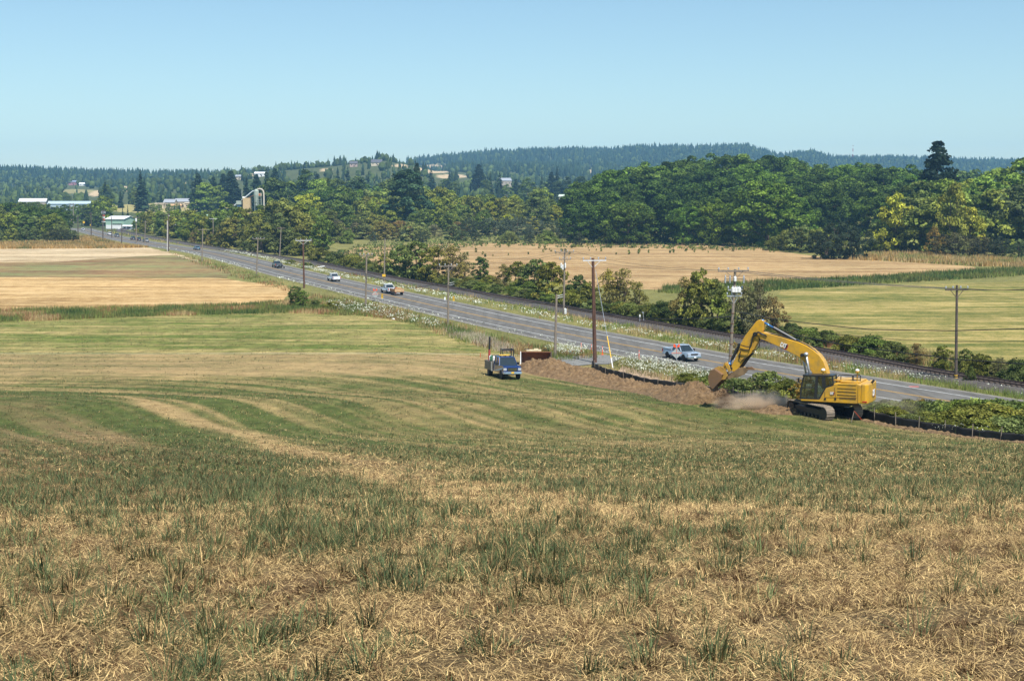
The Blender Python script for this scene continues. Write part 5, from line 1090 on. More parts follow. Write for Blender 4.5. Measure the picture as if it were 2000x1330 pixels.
# ================================================================== spoil heap, silt fence, gravel patch
def soilmat():
    m, nt, p, o = newmat('dug_soil'); n1 = noise(nt, 2.2, 7, .75); n2 = noise(nt, 12, 4, .8); c = ramp(nt, n1, [(.3, (.075, .042, .018)), (.5, (.20, .122, .056)), (.72, (.35, .235, .12))]); c = mix(nt, 1., c, ramp(nt, n2, [(.3, (.7, .7, .7)), (.7, (1.2, 1.2, 1.2))]), 'MULTIPLY'); nt.links.new(c, p.inputs['Base Color']); p.inputs['Roughness'].default_value = .98; bump(nt, p, n1, 1., .25); return m
SOIL = soilmat()
def mound(name, pxs, hw, hh, label, n=360, mdiv=56, seed=3, cat='soil heap'):
    C = np.array([hit(*p)[:2] if p[0] > 1000 else p for p in pxs]); C = catmull(C, 10); d = np.concatenate([[0], np.cumsum(np.hypot(*np.diff(C, axis=0).T))]); s = np.linspace(0, d[-1], n); L = np.column_stack([np.interp(s, d, C[:, 0]), np.interp(s, d, C[:, 1])])
    V = []; ts = np.linspace(-1, 1, mdiv)
    HW = np.interp(s / d[-1], np.linspace(0, 1, len(hw)), hw); HH = np.interp(s / d[-1], np.linspace(0, 1, len(hh)), hh)
    for t in ts:
        q = offset_line(L, 0) ; tg = np.gradient(L, axis=0); tg /= np.linalg.norm(tg, axis=1)[:, None]; nn = np.stack([-tg[:, 1], tg[:, 0]], 1); P = L + nn * (t * HW)[:, None]
        end = np.clip(np.minimum(s / 1.6, (d[-1] - s) / .5), 0, 1) ** .5
        z = T(P[:, 0], P[:, 1]) - .06 + HH * end * (1 - abs(t) ** 1.7) * (.72 + .75 * (fbm(P[:, 0] / 2.2, P[:, 1] / 2.2, seed, 3) - .25)) + (1 - t * t) * end * np.clip(HH * 1.3, 0, 1) * (.95 * (fbm(P[:, 0] / .6, P[:, 1] / .6, seed + 9, 3) - .5) + .4 * (vnoise(P[:, 0] / .16, P[:, 1] / .16, seed + 5) - .5))
        V.append(np.column_stack([P, z]))
    V = np.stack(V, 1); idx = np.arange(n * mdiv).reshape(n, mdiv); f = np.stack([idx[:-1, :-1], idx[1:, :-1], idx[1:, 1:], idx[:-1, 1:]], -1).reshape(-1, 4)
    o = link(name, mesh_np(name, V.reshape(-1, 3), [f], None, SOIL)); tag(o, label, cat); return o
mound('spoil_heap', [(1024, 722), (1045, 722), (1100, 732), (1150, 742), (1200, 753), (1250, 762), (1300, 771), (1350, 780), (1402, 788)], [2.4, 3.6, 3.8, 3.6, 3.2, 3.0, 2.9, 2.8], [1.3, 1.45, .9, .75, .75, .8, .95, 1.5], 'long ragged heap of brown dug soil between the blue truck and the excavator bucket')
mound('loose_soil', [(1470, 801), (1500, 803), (1545, 806), (1580, 806)], [1., 1.5, 1.4, 1.], [.3, .5, .5, .3], 'low crumbled soil between the dust cloud and the excavator tracks', 120, 30, 8)
# trench pit beside the bucket (a dark open end of the dug trench)
FAB = simple('silt_fabric', (.028, .026, .024), .75, var=.3, scale=1.2, bmp=.3)
STK = simple('stake_wood', (.26, .21, .16), .85)
FP = catmull(_fw, 8); FP = resample(FP, .45); e0 = Vector((FP[0][0], FP[0][1], 0))
fe = empty('silt_fence', e0, 0, 'low black silt fence on wooden stakes along the foot of the field', 'silt fence')
_i = int(np.argmin(abs(np.array([proj(a, b, 3.5)[0] for a, b in FP]) - 1690))); mound('loose_soil', [tuple(q) for q in offset_line(FP, -.9)[_i::8]], [.5, .6, .55, .5], [.22, .25, .22, .2], 'thin ridge of turned soil along the foot of the silt fence at the right', 300, 16, 14)
n = len(FP); zz = T(FP[:, 0], FP[:, 1]); tg = np.gradient(FP, axis=0); tg /= np.linalg.norm(tg, axis=1)[:, None]; nn = np.stack([-tg[:, 1], tg[:, 0]], 1); rows = []
ss = np.arange(n) * .45
for k, f in enumerate((0, .3, .55, .8, 1.)):
    bulge = .10 * np.sin(ss * 2 * np.pi / 1.9) * (1 - abs(f - .4)) + .05 * (vnoise(ss * 1.7, 0 * ss + k, 4) - .5); hgt = .76 + .10 * (vnoise(ss / 2, 0 * ss, 6) - .5) - .07 * np.abs(np.sin(ss * np.pi / 1.9))
    q = FP + nn * bulge[:, None]; rows.append(np.column_stack([q, zz - .03 + f * hgt]))
V = np.stack(rows, 1) - np.array([e0.x, e0.y, 0]); idx = np.arange(n * 5).reshape(n, 5); f = np.stack([idx[:-1, :-1], idx[1:, :-1], idx[1:, 1:], idx[:-1, 1:]], -1).reshape(-1, 4); fb = link('fabric', mesh_np('fabric', V.reshape(-1, 3), [f], None, FAB), fe)
sm = fb.modifiers.new('s', 'SOLIDIFY'); sm.thickness = .01
i = 0; cnt = 0
while i < n and cnt < 99:
    m = MB(); x, y = FP[i] - nn[i] * .06; m.box((x - e0.x, y - e0.y, zz[i] + .45), (.045, .045, 1.15), (RS.uniform(-.06, .06), RS.uniform(-.06, .06), 0)); m.build('stake', STK, fe); cnt += 1; i += 6
# gravel pull-out
gp = [hit(*p) for p in ((1062, 712), (1070, 703), (1100, 697), (1150, 695), (1185, 694), (1215, 700), (1190, 712), (1160, 712), (1120, 716))]
me = bpy.data.meshes.new('gravel_patch')
def draped(name, pts, mat, dz, sub=26):
    c = np.mean([p[:2] for p in pts], 0); V = [(c[0], c[1], Tz(*c) + dz)]; fs = []; L = []
    for i, p in enumerate(pts):
        q = pts[(i + 1) % len(pts)]
        for k in range(4): t = k / 4; L.append((p[0] + (q[0] - p[0]) * t, p[1] + (q[1] - p[1]) * t))
    K = 6; n = len(L)
    for r in range(1, K + 1):
        for (x, y) in L: a = c[0] + (x - c[0]) * r / K; b = c[1] + (y - c[1]) * r / K; V.append((a, b, Tz(a, b) + dz))
    for i in range(n): fs.append((0, 1 + i, 1 + (i + 1) % n))
    for r in range(K - 1):
        for i in range(n): a = 1 + r * n; b = a + n; fs.append((a + i, b + i, b + (i + 1) % n, a + (i + 1) % n))
    me = bpy.data.meshes.new(name); me.from_pydata(V, [], fs); me.materials.append(mat); return tag(link(name, me), kind='structure')
draped('gravel_patch', gp, gravelmat('blue_gravel', (.12, .118, .11), (.24, .235, .215), 9), .07)
draped('dirt_strip', [hit(*p) for p in ((1215, 716), (1260, 724), (1320, 736), (1380, 750), (1420, 762), (1370, 762), (1300, 750), (1240, 738), (1205, 728))], gravelmat('pale_dirt', (.26, .17, .10), (.42, .30, .19), 5), .05)

# ================================================================== signs, flags, delineators
def flagged_sign(px, py, s_, d, label, ang):
    x, y, z = hit(px, py) if d is None else (at_depth(px, d, 0), d, 0); z = Tz(x, y)
    e = empty('road_work_sign', (x, y, z), ang, label, 'road sign'); m = MB(); m.box((0, 0, 1.35), (.95, .015, .95), (0, math.pi / 4, 0)); m.build('diamond_panel', simple('sign_back', (.42, .44, .42), .6, .1), e); m = MB(); m.bar((0, -.03, .3), (0, -.03, 2.05), .05); m.build('mast', GALV, e); m = MB(); m.bar((-.64, -.02, 1.38), (.64, -.02, 1.38), .035); m.bar((0, -.05, 1.38), (0, -.05, 1.95), .035); m.build('cross_brace', ORANGE, e)
    m = MB(); [m.bar((0, 0, .32), (a, b, .04), .045) for a, b in ((.6, .5), (-.6, .5), (.6, -.5), (-.6, -.5))]; m.build('stand', BLACKP, e)
    for s in (-1, 1): m = MB(); a = Vector((0, -.02, 2.0)); m.bar(a, a + Vector((s * .28, 0, .5)), .02); f = MB(); f.prism([(s * .05, 2.02), (s * .42, 2.15), (s * .34, 2.52), (s * .14, 2.36)], -.035, -.02); f.build('flag', ORANGE, e); m.build('flag_rod', GALV, e)
flagged_sign(1321, 712, 1, None, 'back of a grey diamond sign with two orange flags beside the silver pickup', rad(8)); flagged_sign(733, 589, 1, None, 'far diamond sign with two orange flags left of the yellow hazard marker', rad(10))
c_ = empty('sandbag', hit(1331, 719), rad(20), 'white sandbag lying by the flagged sign stand', 'sandbag'); m = MB(); m.lathe([(.05, -.45), (.2, -.38), (.24, 0), (.2, .38), (.05, .45)], (0, 0, .14), 'y', 10); m.build('bag', WHITE, c_, smooth=True)
def delin(px, py, label, hgt=1.05):
    x, y, z = hit(px, py); e = empty('delineator_post', (x, y, z), 0, label, 'delineator', 'orange tube delineators along the road'); m = MB(); m.lathe([(.2, 0), (.2, .05), (.06, .07), (.055, hgt), (.02, hgt + .03)], (0, 0, 0), 'z', 10); m.build('tube', ORANGE, e); m = MB(); m.lathe([(.062, hgt * .68), (.062, hgt * .76)], (0, 0, 0), 'z', 10); m.lathe([(.062, hgt * .82), (.062, hgt * .9)], (0, 0, 0), 'z', 10); m.build('reflective_band', WHITE, e)
delin(1135, 686, 'orange tube delineator, leftmost of the three by the red-brown pole'); delin(1155, 689, 'orange tube delineator, middle of the three just left of the red-brown pole'); delin(1176.5, 693, 'orange tube delineator just right of the red-brown pole'); delin(1248, 701, 'orange tube delineator beside the white wildflowers, right of the guy wire')
def stake(px, py, h, label, mat=ORANGE, lean=0):
    x, y, z = hit(px, py); e = empty('survey_stake', (x, y, z), 0, label, 'stake'); m = MB(); m.bar((0, 0, 0), (lean, 0, h), .05); m.build('lath', STK if lean else mat, e); m = MB(); m.bar((lean, -.03, h), (lean + .5 * (1 if lean else 0) + .04, -.03, h - .62), .07, .02); m.build('ribbon', mat, e)
stake(1662.5, 825, .85, 'orange survey stake with a trailing ribbon in front of the excavator tracks', ORANGE, .2); stake(938, 697, .5, 'small pink stake in the field left of the blue truck'); stake(1107, 691, .35, 'small orange marker flag in the weeds right of the short pole'); stake(1079, 684, .35, 'small orange marker flag left of the short pole'); stake(1054.5, 622, .4, 'small orange marker on the verge above the short pole')
def hazard(px, py, label):
    x, y, z = hit(px, py); e = empty('hazard_marker', (x, y, z), rad(10), label, 'road sign'); m = MB(); m.bar((0, 0, 0), (0, 0, .8), .06); m.build('post', GALV, e); m = MB(); m.box((0, -.04, 1.15), (.36, .02, .92)); m.build('panel', YEL, e); m = MB()
    for k in range(4): zc = .84 + k * .21; m.add([(-.17, -.055, zc), (.17, -.055, zc + .14), (.17, -.055, zc + .22), (-.17, -.055, zc + .08)], [(0, 1, 2, 3)])
    m.build('black_stripes', BLACKP, e)
hazard(746.5, 590, 'yellow and black hazard marker on the near side of the road by the flagged sign'); hazard(886, 595, 'yellow and black hazard marker on the far side beside the grey pole')
def plate(name, px, py, h, w_, hh, mat, label, lean=0, rz=.1, cat='sign', pm=None):
    x, y, z = hit(px, py); e = empty(name, (x, y, z), rz, label, cat); m = MB(); m.bar((0, 0, 0), (lean, 0, h), .07); m.build('post', pm or GALV, e); m = MB(); m.box((lean, -.05, h - hh / 2 + .05), (w_, .02, hh)); m.build('panel', mat, e); return e
plate('milepost', 1249.5, 636, 1.7, .22, .5, WHITE, 'small white numberless post panel beside the rails, left of the leaning post'); 
plate('leaning_post', 1258.5, 636, 2.1, .34, .16, GALV, 'leaning grey post with a small cap beside the rails', -.25); plate('rail_sign', 1347, 637, 2.5, .5, .32, GALV, 'leaning post with grey box sign in front of the scrub right of the rails', .35)
plate('road_marker_post', 869, 590, .9, .3, .55, WHITE, 'grey-white marker post left of the hazard marker on the far side'); plate('marker_post', 1449.5, 684, .75, .13, .5, WHITE, 'little white marker post in the flowers behind the excavator stick')
plate('warning_sign', 164, 444, 3.8, 1.3, 1.3, YEL, 'yellow warning sign at the far end of the road', rz=0); plate('warning_sign', 177.8, 456, 5.0, .9, .9, YEL, 'small yellow diamond sign on the far pole', rz=0); plate('rail_sign', 232.5, 457, 3.6, 1.0, 1.0, WHITE, 'white square sign beside the railway below the green barn')
m = plate('billboard', 203, 447, 11, 2.8, 1.5, simple('sign_grey', (.25, .25, .27), .6), 'tall roadside shop sign with grey top and red panels in front of the far tree', cat='billboard')

for z_, h_ in ((8.3, 1.0), (5.8, 1.2)): q = MB(); q.box((0, -.06, z_), (1.6, .1, h_)); q.build('red_panel', simple('sign_red', (.5, .08, .05), .6), m)
q = MB(); q.box((0, -.06, 7.1), (1.7, .1, .9)); q.box((0, -.06, 4.4), (2.4, .12, .5)); q.build('white_panel', WHITE, m)
o_ = hit(768, 625); c_ = empty('white_bag', o_, 0, 'small white bag lying at the field edge among the wildflowers', 'litter'); m = MB(); m.lathe([(.1, 0), (.3, .05), (.28, .2), (.1, .3)], (0, 0, 0), 'z', 9); m.build('bag', WHITE, c_, smooth=True)
o_ = hit(1785, 756); m = MB(); m.box((0, 0, .0), (1.0, .45, .008)); x_ = m.build('paint_mark', simple('pink_paint', (.75, .16, .12), .6), None); x_.location = (o_[0], o_[1], .058); tag(x_, kind='structure')
o_ = hit(600 + 28, 524); c_ = empty('white_pipe', o_, rad(20), 'white pipe end lying in the grass above the white pickup', 'pipe'); m = MB(); m.cyl((-1.1, 0, .3), (.9, 0, .55), .13, .13, 8); m.build('pipe_body', WHITE, c_)

# ================================================================== far buildings
def gable(name, px, d, w_, dep, hw, hr, wall, roof, rz, label, z=None, extras=True, cat='building', along='x', foot=None):
    if foot: x, dn, g = FEET[(px, foot)]; k_ = dn / d; w_ *= k_; dep *= k_; hw *= k_; hr *= k_; d = dn
    else: x = at_depth(px, d, 10); g = Tz(x, d) if z is None else z; x = at_depth(px, d, g)
    e = empty(name, (x, d, g), rz, label, cat)
    m = MB(); m.prism([(-dep / 2, -1.), (dep / 2, -1.), (dep / 2, hw), (0, hr), (-dep / 2, hw)], -w_ / 2, w_ / 2, lambda a, b, c: (b, a, c)); m.build('wall', wall, e)
    for s in (-1, 1):
        m = MB(); o = .5; m.prism([(s * (dep / 2 + o), hw - o * (hr - hw) / (dep / 2) + .12), (0, hr + .12), (0, hr + .32), (s * (dep / 2 + o), hw - o * (hr - hw) / (dep / 2) + .32)], -w_ / 2 - o, w_ / 2 + o, lambda a, b, c: (b, a, c)); m.build('roof', roof, e)
    if extras:
        k = max(2, int(w_ / 4)); 
        for i in range(k): m = MB(); m.box((-w_ / 2 + (i + .5) * w_ / k, -dep / 2 - .04, hw * .55), (1.2, .08, 1.1)); m.build('window', GLASS, e)
        m = MB(); m.box((w_ * .08, -dep / 2 - .05, 1.05), (1.1, .1, 2.1)); m.build('door', BLACKP, e)
    return e
GRNW = simple('pale_green_siding', (.32, .48, .36), .7, var=.06); WHR = simple('white_metal_roof', (.80, .80, .79), .5, var=.05); CRM = simple('cream_siding', (.60, .50, .36), .8, var=.08); GRR = simple('grey_roof', (.30, .32, .35), .7, var=.1); DRR = simple('dark_shingle', (.10, .10, .115), .9, var=.1); BRK = simple('red_brick_house', (.32, .13, .09), .8); BLR = simple('pale_blue_roof', (.42, .52, .58), .5, var=.06); TANW = simple('tan_wall', (.42, .36, .29), .8)
e = gable('green_barn', 237, 900, 12.5, 16, 5.6, 7.3, GRNW, WHR, rad(-14), 'pale green metal barn with white roof beside the railway', z=.5, extras=False, cat='barn')
m = MB(); m.box((0, -8.05, .9), (12.2, .1, 2.4)); m.build('white_skirt', WHITE, e); m = MB(); m.box((1.5, -8.1, 2.6), (6, .1, .5)); m.build('painted_opening_shade', BLACKP, e)  # black strip on the solid wall paints in the shade of an opening
c_ = gable('white_trailer_home', 252, 880, 8, 3, 2.0, 2.5, WHITE, WHR, rad(-30), 'white box trailer parked in front of the green barn', z=0, cat='trailer')
gable('warehouse', 66, 1240, 22, 20, 6, 8.5, TANW, WHR, rad(12), 'white roofed warehouse above the left wood', cat='warehouse'); gable('warehouse_annex', 88, 1260, 12, 12, 4, 5.6, TANW, WHR, rad(12), 'smaller tan annex right of the white warehouse', cat='warehouse')
gable('long_shed', 144, 1200, 39, 14, 5, 7, BLR, BLR, rad(2), 'long pale blue-grey roofed shed above the far road', extras=False, cat='shed')
gable('far_house', 144, 2050, 12, 8, 4.5, 6.5, simple('red_grey_wall', (.42, .20, .22), .8), simple('blue_grey_roof', (.22, .26, .34), .8), 0, 'small red and grey house on the far left slope', cat='house', foot=362); gable('far_shed', 165, 2060, 13, 8, 2.6, 4.2, WHITE, WHR, 0, 'low white shed right of the red and grey house', cat='shed', foot=363)
gable('farm_house', 333, 1215, 9, 10, 4.5, 7, CRM, GRR, 0, 'cream farmhouse with slate roof, left of two behind the pasture', cat='house'); gable('farm_house', 358, 1225, 12, 10, 4.5, 7, CRM, GRR, 0, 'cream farmhouse with slate roof, right of two behind the pasture', cat='house')
gable('farm_shed', 313, 1200, 7, 6, 4, 4.4, CRM, CRM, 0, 'pale cream shed at the left end of the farm', cat='shed'); gable('farm_shed', 345, 1195, 9, 5, 2.5, 3.5, CRM, simple('orange_roof', (.52, .33, .16), .8), 0, 'low shed with orange roof in the middle of the farm', cat='shed'); gable('farm_shed', 370, 1195, 6.5, 6, 4.2, 4.6, simple('peach_wall', (.66, .54, .40), .8), CRM, 0, 'peach walled shed at the right of the farm', cat='shed')
gable('white_shed', 340, 840, 4.6, 5, 4.2, 5.2, WHITE, WHR, 0, 'white gabled shed above the trees right of the barn', z=4.6, cat='shed'); gable('white_shed', 359, 845, 6, 4, 3.6, 4.2, WHITE, WHR, 0, 'low white roofed shed right of the white gabled one', z=3.2, cat='shed'); gable('green_roof_shed', 401, 850, 5, 4, 5, 6, GRNW, GRNW, 0, 'pale green shed roof peeping between the trees', z=3.2, cat='shed')
gable('hill_house', 510, 2000, 17, 9, 4, 6, WHITE, WHR, 0, 'long white roofed house on the skyline above the conifers', foot=345, cat='house'); gable('hill_house', 467, 1900, 8, 8, 4, 6, CRM, GRR, 0, 'grey roofed house among the conifers left of the skyline', foot=351, cat='house')
gable('ridge_house', 691, 2150, 11, 9, 5, 8, simple('pink_wall', (.50, .36, .30), .8), DRR, 0, 'pinkish house at the left on the wooded ridge', foot=326, cat='house'); gable('ridge_house', 736, 2150, 16, 9, 5, 9, CRM, DRR, 0, 'large tan house at the right on the wooded ridge', foot=324, cat='house')
gable('brick_house', 905, 2300, 12, 10, 5, 9.5, BRK, DRR, rad(20), 'red brick house on the bare shoulder of the far hill', foot=335, cat='house'); gable('valley_house', 986, 1330, 10.5, 9, 5, 7.4, TANW, GRR, rad(15), 'grey hip-roofed house rising above the middle wood', foot=364, cat='house')
gable('round_roof_barn', 858, 2200, 18, 8, 2.5, 4, TANW, GRR, 0, 'low grey barn on the tan shoulder of the hill', foot=333, cat='barn'); gable('pale_shed', 1107, 1000, 10, 8, 2.4, 3.6, CRM, simple('pale_green_roof', (.58, .68, .55), .5), rad(-8), 'pale green roofed shed just left of the maple wood', z=z_at(391, 1000), cat='shed')
0 and gable('hidden_roof', 865, 1300, 9, 8, 4, 6, CRM, GRR, 0, 'grey roof among the trees right of the tall poplar', z=z_at(372, 1300), cat='house'); 0 and gable('hidden_roof', 838, 1300, 8, 8, 4, 6, CRM, GRR, 0, 'small roof among the trees under the tan hill shoulder', z=z_at(372, 1300), cat='house')
0 and gable('red_roof_house', 1853, 820, 4, 4, 2.5, 3.6, CRM, simple('terracotta', (.5, .22, .12), .7), 0, 'tiny terracotta roof right behind the tall conifer', z=z_at(331, 820), cat='house')
# grain dryer / cyclone tower
gd = 760; q3 = lambda px, py: P3(px, py, gd) - g0; g0 = P3(500, 440, gd); g0.z = 0.
e = empty('grain_tower', g0, 0, 'grain plant with cyclone, pale bent pipe and long slanting chute above the trees', 'industrial plant'); PGR = simple('plant_green_grey', (.38, .44, .38), .7); PIPE = simple('plant_pipe', (.68, .60, .50), .5); CHU = simple('plant_chute', (.66, .74, .78), .5)
m = MB(); a = q3(501, 400); m.lathe([(.6, q3(501, 402).z), (1.1, q3(501, 386).z), (1.35, q3(501, 381).z), (1.35, q3(501, 373).z), (.7, q3(501, 370.5).z), (.6, q3(501, 369.5).z)], (a.x, 0, 0), 'z', 16); m.build('cyclone', PGR, e)
m = MB(); m.tube([q3(503, 370), q3(507, 369), q3(511, 370), q3(514, 373), q3(515, 377), q3(515.3, 385), q3(515.5, 401), (q3(515.5, 401).x, 0, 2)], .38, 10); m.build('bent_pipe', PIPE, e)
m = MB(); m.tube([q3(472, 391), q3(482, 383), q3(491, 375.5), q3(494, 373.5), q3(498, 373.5)], .25, 8); m.tube([q3(455, 404), q3(463, 397)], .3, 8); m.build('chute', CHU, e)
m = MB(); m.bar(q3(452, 403), q3(474, 391), .25); m.bar(q3(484, 387), q3(498, 380.5), .3); m.build('red_conveyor', STEELR, e)
m = MB(); [m.bar((q3(px, 380).x, s, 1), q3(px, 376) + Vector((0, s, 0)), .14) for px in (497.5, 505, 510) for s in (-.9, .9)]; [m.bar(q3(497.5, py) + Vector((0, -.9, 0)), q3(510, py) + Vector((0, -.9, 0)), .12) for py in (384, 391, 395, 401)]; m.build('steel_frame', PGR, e)
m = MB(); a = q3(508, 380.5); m.box(a, (1.6, 1.6, 1.4)); m.build('control_box', CRM, e); m = MB(); m.box(a + Vector((-.1, -.85, 0)), (.9, .1, .9)); m.build('orange_panel', simple('burnt_orange', (.55, .15, .06), .6), e)
m = MB(); a = q3(482, 387); b_ = q3(483, 408); m.box(((a.x + b_.x) / 2, 0, (a.z + 0) / 2), (3.8, 3.6, a.z)); m.build('bin', simple('tan_bin', (.60, .44, .24), .7), e); m = MB(); m.box(q3(467, 396), (2.6, 2.4, 2.0)); m.build('hopper', PGR, e); m = MB(); m.box(q3(467, 402), (1.6, 1.6, 2.0)); m.build('blue_motor_house', simple('plant_blue', (.03, .12, .30), .5), e); m = MB(); m.tube([q3(472.6, 384), q3(472.6, 372)], .06, 4); m.build('antenna', WHITE, e); m = MB(); m.box(q3(476, 386), (1.2, 1.6, 1.1)); m.build('transfer_box', WHITE, e)
# mast on the skyline
md = 3900; b_ = P3(1665.5, 309, md); t_ = P3(1665.5, 285, md); e = empty('radio_mast', (b_.x, md, b_.z - 6), 0, 'thin red and white radio mast on the skyline', 'radio mast'); H = t_.z - b_.z + 6
for k in range(5): m = MB(); z0, z1 = H * k / 5, H * (k + 1) / 5; [m.bar((a * .9, c * .9, z0), (a * .9, c * .9, z1), .28) for a in (-1, 1) for c in (-1, 1)]; [m.bar((-s * .9, -.9, z0), (s * .9, -.9, z1), .2) for s in (-1, 1)]; m.build('mast_section', REDM if k % 2 else WHITE, e)
m = MB(); m.box((0, 0, H), (3.4, 2, 1.2)); m.build('antenna_head', STEELR, e)

# ================================================================== excavator
CY = simple('machine_yellow', (.64, .34, .018), .42, .0, var=.10, scale=1.6, coat=.2, dirt=(.42, .25, .05)); CYD = simple('machine_yellow_dusty', (.50, .29, .06), .6, var=.2, scale=1.5); BKT = simple('bucket_steel', (.17, .10, .055), .7, .2, var=.3, scale=1.3, dirt=(.25, .13, .055)); TRK = simple('track_steel', (.22, .18, .14), .8, .1, var=.35, scale=3, dirt=(.34, .27, .19)); GRL = simple('grille_brown', (.13, .075, .02), .7); HOSE = simple('hose', (.02, .02, .02), .5); ROD = simple('blue_rod', (.06, .20, .50), .25, .4)
S = 26.0; CX, CYp = 1609.0, 812.0; YAW = rad(27); cw, sw = math.cos(YAW), math.sin(YAW)
dE = F / S; zE = z_at(CYp, dE); xE = at_depth(CX, dE, zE); gE = Tz(xE, dE)
ex = empty('excavator', (xE, dE, zE), 0, 'large yellow tracked excavator digging beside the silt fence', 'excavator')
up = empty('upper_structure', (0, 0, 0)); up.parent = ex; up.rotation_euler = (0, 0, math.pi - YAW)
SX = F / (dE * math.cos(PIT) + (CH - zE) * math.sin(PIT)); VT = (CH - zE) / dE
def M(px, py, w=0.):
    """photo pixel -> machine coordinates (u forward, w left, z up) in the plane w"""
    u = ((CX - px) / SX - w * sw) / cw
    for _ in range(3): dep = u * sw - w * cw; u = ((CX - px) * (1 / SX) * (1 + dep / dE) - w * sw) / cw
    y = dE + u * sw - w * cw; return Vector((u, w, z_at(py, y) - zE))
def pprism(mb, pxs, w0, w1, wm=None):
    """polygon traced in the plane at mid width, swept sideways"""
    wm = (w0 + w1) / 2 if wm is None else wm; P_ = [M(a, b, wm) for a, b in pxs]; mb.prism([(p.x, p.z) for p in P_], w0, w1); return mb
b = MB(); pprism(b, [(1492, 661), (1490, 654), (1497, 649), (1525, 657.5), (1560, 669), (1572, 675), (1584, 683), (1596, 694), (1604, 706.5), (1609, 721), (1613, 740), (1616, 758), (1603, 760), (1594, 745), (1586, 731), (1578, 717), (1570, 707), (1559, 696), (1525, 677)], -.42, .42, .42); boom = b.build('boom', CY, up, bevel=.03)
b = MB(); pprism(b, [(1486, 627.5), (1489, 625.5), (1495, 625), (1499, 628), (1498, 644), (1493, 660), (1480, 688), (1468, 700), (1457, 718), (1452, 727), (1443, 725), (1444, 714), (1450, 700), (1457, 684), (1459, 672), (1466, 657)], -.28, .28, .28); stick = b.build('stick', CY, up, bevel=.03)
def cylr(name, a, b, f, r, parent, rod=ROD, body=BLACKP, w=0.):
    A_ = M(*a, w); B_ = M(*b, w); m = MB(); C_ = A_.lerp(B_, f); m.cyl(A_, C_, r * .55, r * .55, 10); m.cyl(A_ - Vector((0, .12, 0)), A_ + Vector((0, .12, 0)), r * 1.1, r * 1.1, 10); o = m.build(name, rod, parent, smooth=True); m = MB(); m.cyl(C_, B_, r, r, 12); m.cyl(B_ - Vector((0, .14, 0)), B_ + Vector((0, .14, 0)), r * 1.2, r * 1.2, 10); m.build(name + '_body', body, o)
cylr('stick_cylinder', (1498, 628), (1560, 667), .32, .15, up)
cylr('bucket_cylinder', (1442, 711), (1459, 674), .25, .12, up, w=.0); cylr('thumb_cylinder', (1459, 722), (1479, 690), .12, .17, up, w=-.02)
for w_ in (-.55, .55): cylr('boom_cylinder', (1572.5, 692), (1582, 745), .92, .14, up, GALV, BLACKP, w_)
for (a, b_, c_, r_) in ((1488.5, 652, .46, .17), (1572.5, 692, .72, .13), (1447, 719, .4, .12)): k = M(a, b_, 0); m = MB(); m.cyl(k + Vector((0, c_, 0)), k - Vector((0, c_, 0)), r_, r_, 14); m.build('pivot_pin', BLACKP, up)
for w_ in (-.34, .34): k = Vector((0, w_, 0)); m = MB(); m.bar(M(1439, 709, 0) + k, M(1446, 724, 0) + k, .14, .26); m.build('rocker_link', CY, up, bevel=.02); k *= .65; m = MB(); m.bar(M(1438, 708, 0) + k, M(1429, 729, 0) + k, .12, .24); m.build('bucket_link', CYD, up, bevel=.02)
for k, (pts, w_) in enumerate((([(1503, 655), (1489, 648), (1480, 655), (1478, 668), (1476, 678), (1468, 677), (1459, 674)], .40), ([(1504, 657), (1488, 650), (1479, 660), (1477, 675), (1473, 684), (1464, 683), (1458, 682)], .47), ([(1492, 660), (1492, 676), (1487, 683), (1480, 685)], .3), ([(1459, 686), (1457, 700), (1461, 705), (1468, 698)], .34))):
    m = MB(); m.tube([M(a, b_, w_) for a, b_ in pts], .04, 6); m.build('hydraulic_hose', HOSE, up, smooth=True)
m = MB(); m.tube([M(a, b_, .0) for a, b_ in ((1503, 651), (1530, 656), (1562, 667), (1578, 675), (1590, 685), (1601, 699), (1608, 716), (1612, 735))], .05, 6); m.tube([M(a, b_, .2) for a, b_ in ((1503, 651), (1530, 656), (1562, 667), (1578, 675), (1590, 685), (1601, 699), (1608, 716), (1612, 735))], .05, 6); m.build('boom_pipe', HOSE, up, smooth=True)
m = MB(); m.bar(M(1580, 680, -.2) + Vector((0, 0, .1)), M(1592, 692, -.2) + Vector((0, 0, .1)), .5, .12); m.build('valve_cover', WHITE, up)
# bucket: side plates, curved shell, teeth
WB = .78; side = [(1405, 722.5), (1412, 721.5), (1425, 732), (1424, 742), (1409, 760), (1404.5, 756), (1401.5, 748), (1400.5, 735)]
bk = None
m = MB(); pprism(m, side, WB - .04, WB + .02, WB); bk = m.build('bucket', BKT, up, bevel=.01)
q = [M(a, b_, WB) for a, b_ in side]; m = MB(); m.prism([(p.x, p.z) for p in q], -WB - .02, -WB + .04); m.build('bucket_side', BKT, bk)
shell = [(1425, 732), (1412, 721.5), (1405, 722.5), (1400.5, 735), (1401.5, 748), (1404.5, 756)]; q = [M(a, b_, WB) for a, b_ in shell]; m = MB()
inn = Vector((sum(p.x for p in q) / len(q), 0, sum(p.z for p in q) / len(q)))
for a, b_ in zip(q[:-1], q[1:]):
    na = (Vector((a.x, 0, a.z)) - inn) * .08; nb_ = (Vector((b_.x, 0, b_.z)) - inn) * .08
    m.add([(a.x, -WB, a.z), (b_.x, -WB, b_.z), (b_.x, WB, b_.z), (a.x, WB, a.z), (a.x - na.x, -WB, a.z - na.z), (b_.x - nb_.x, -WB, b_.z - nb_.z), (b_.x - nb_.x, WB, b_.z - nb_.z), (a.x - na.x, WB, a.z - na.z)], [(0, 1, 2, 3), (7, 6, 5, 4), (0, 4, 5, 1), (3, 2, 6, 7)])
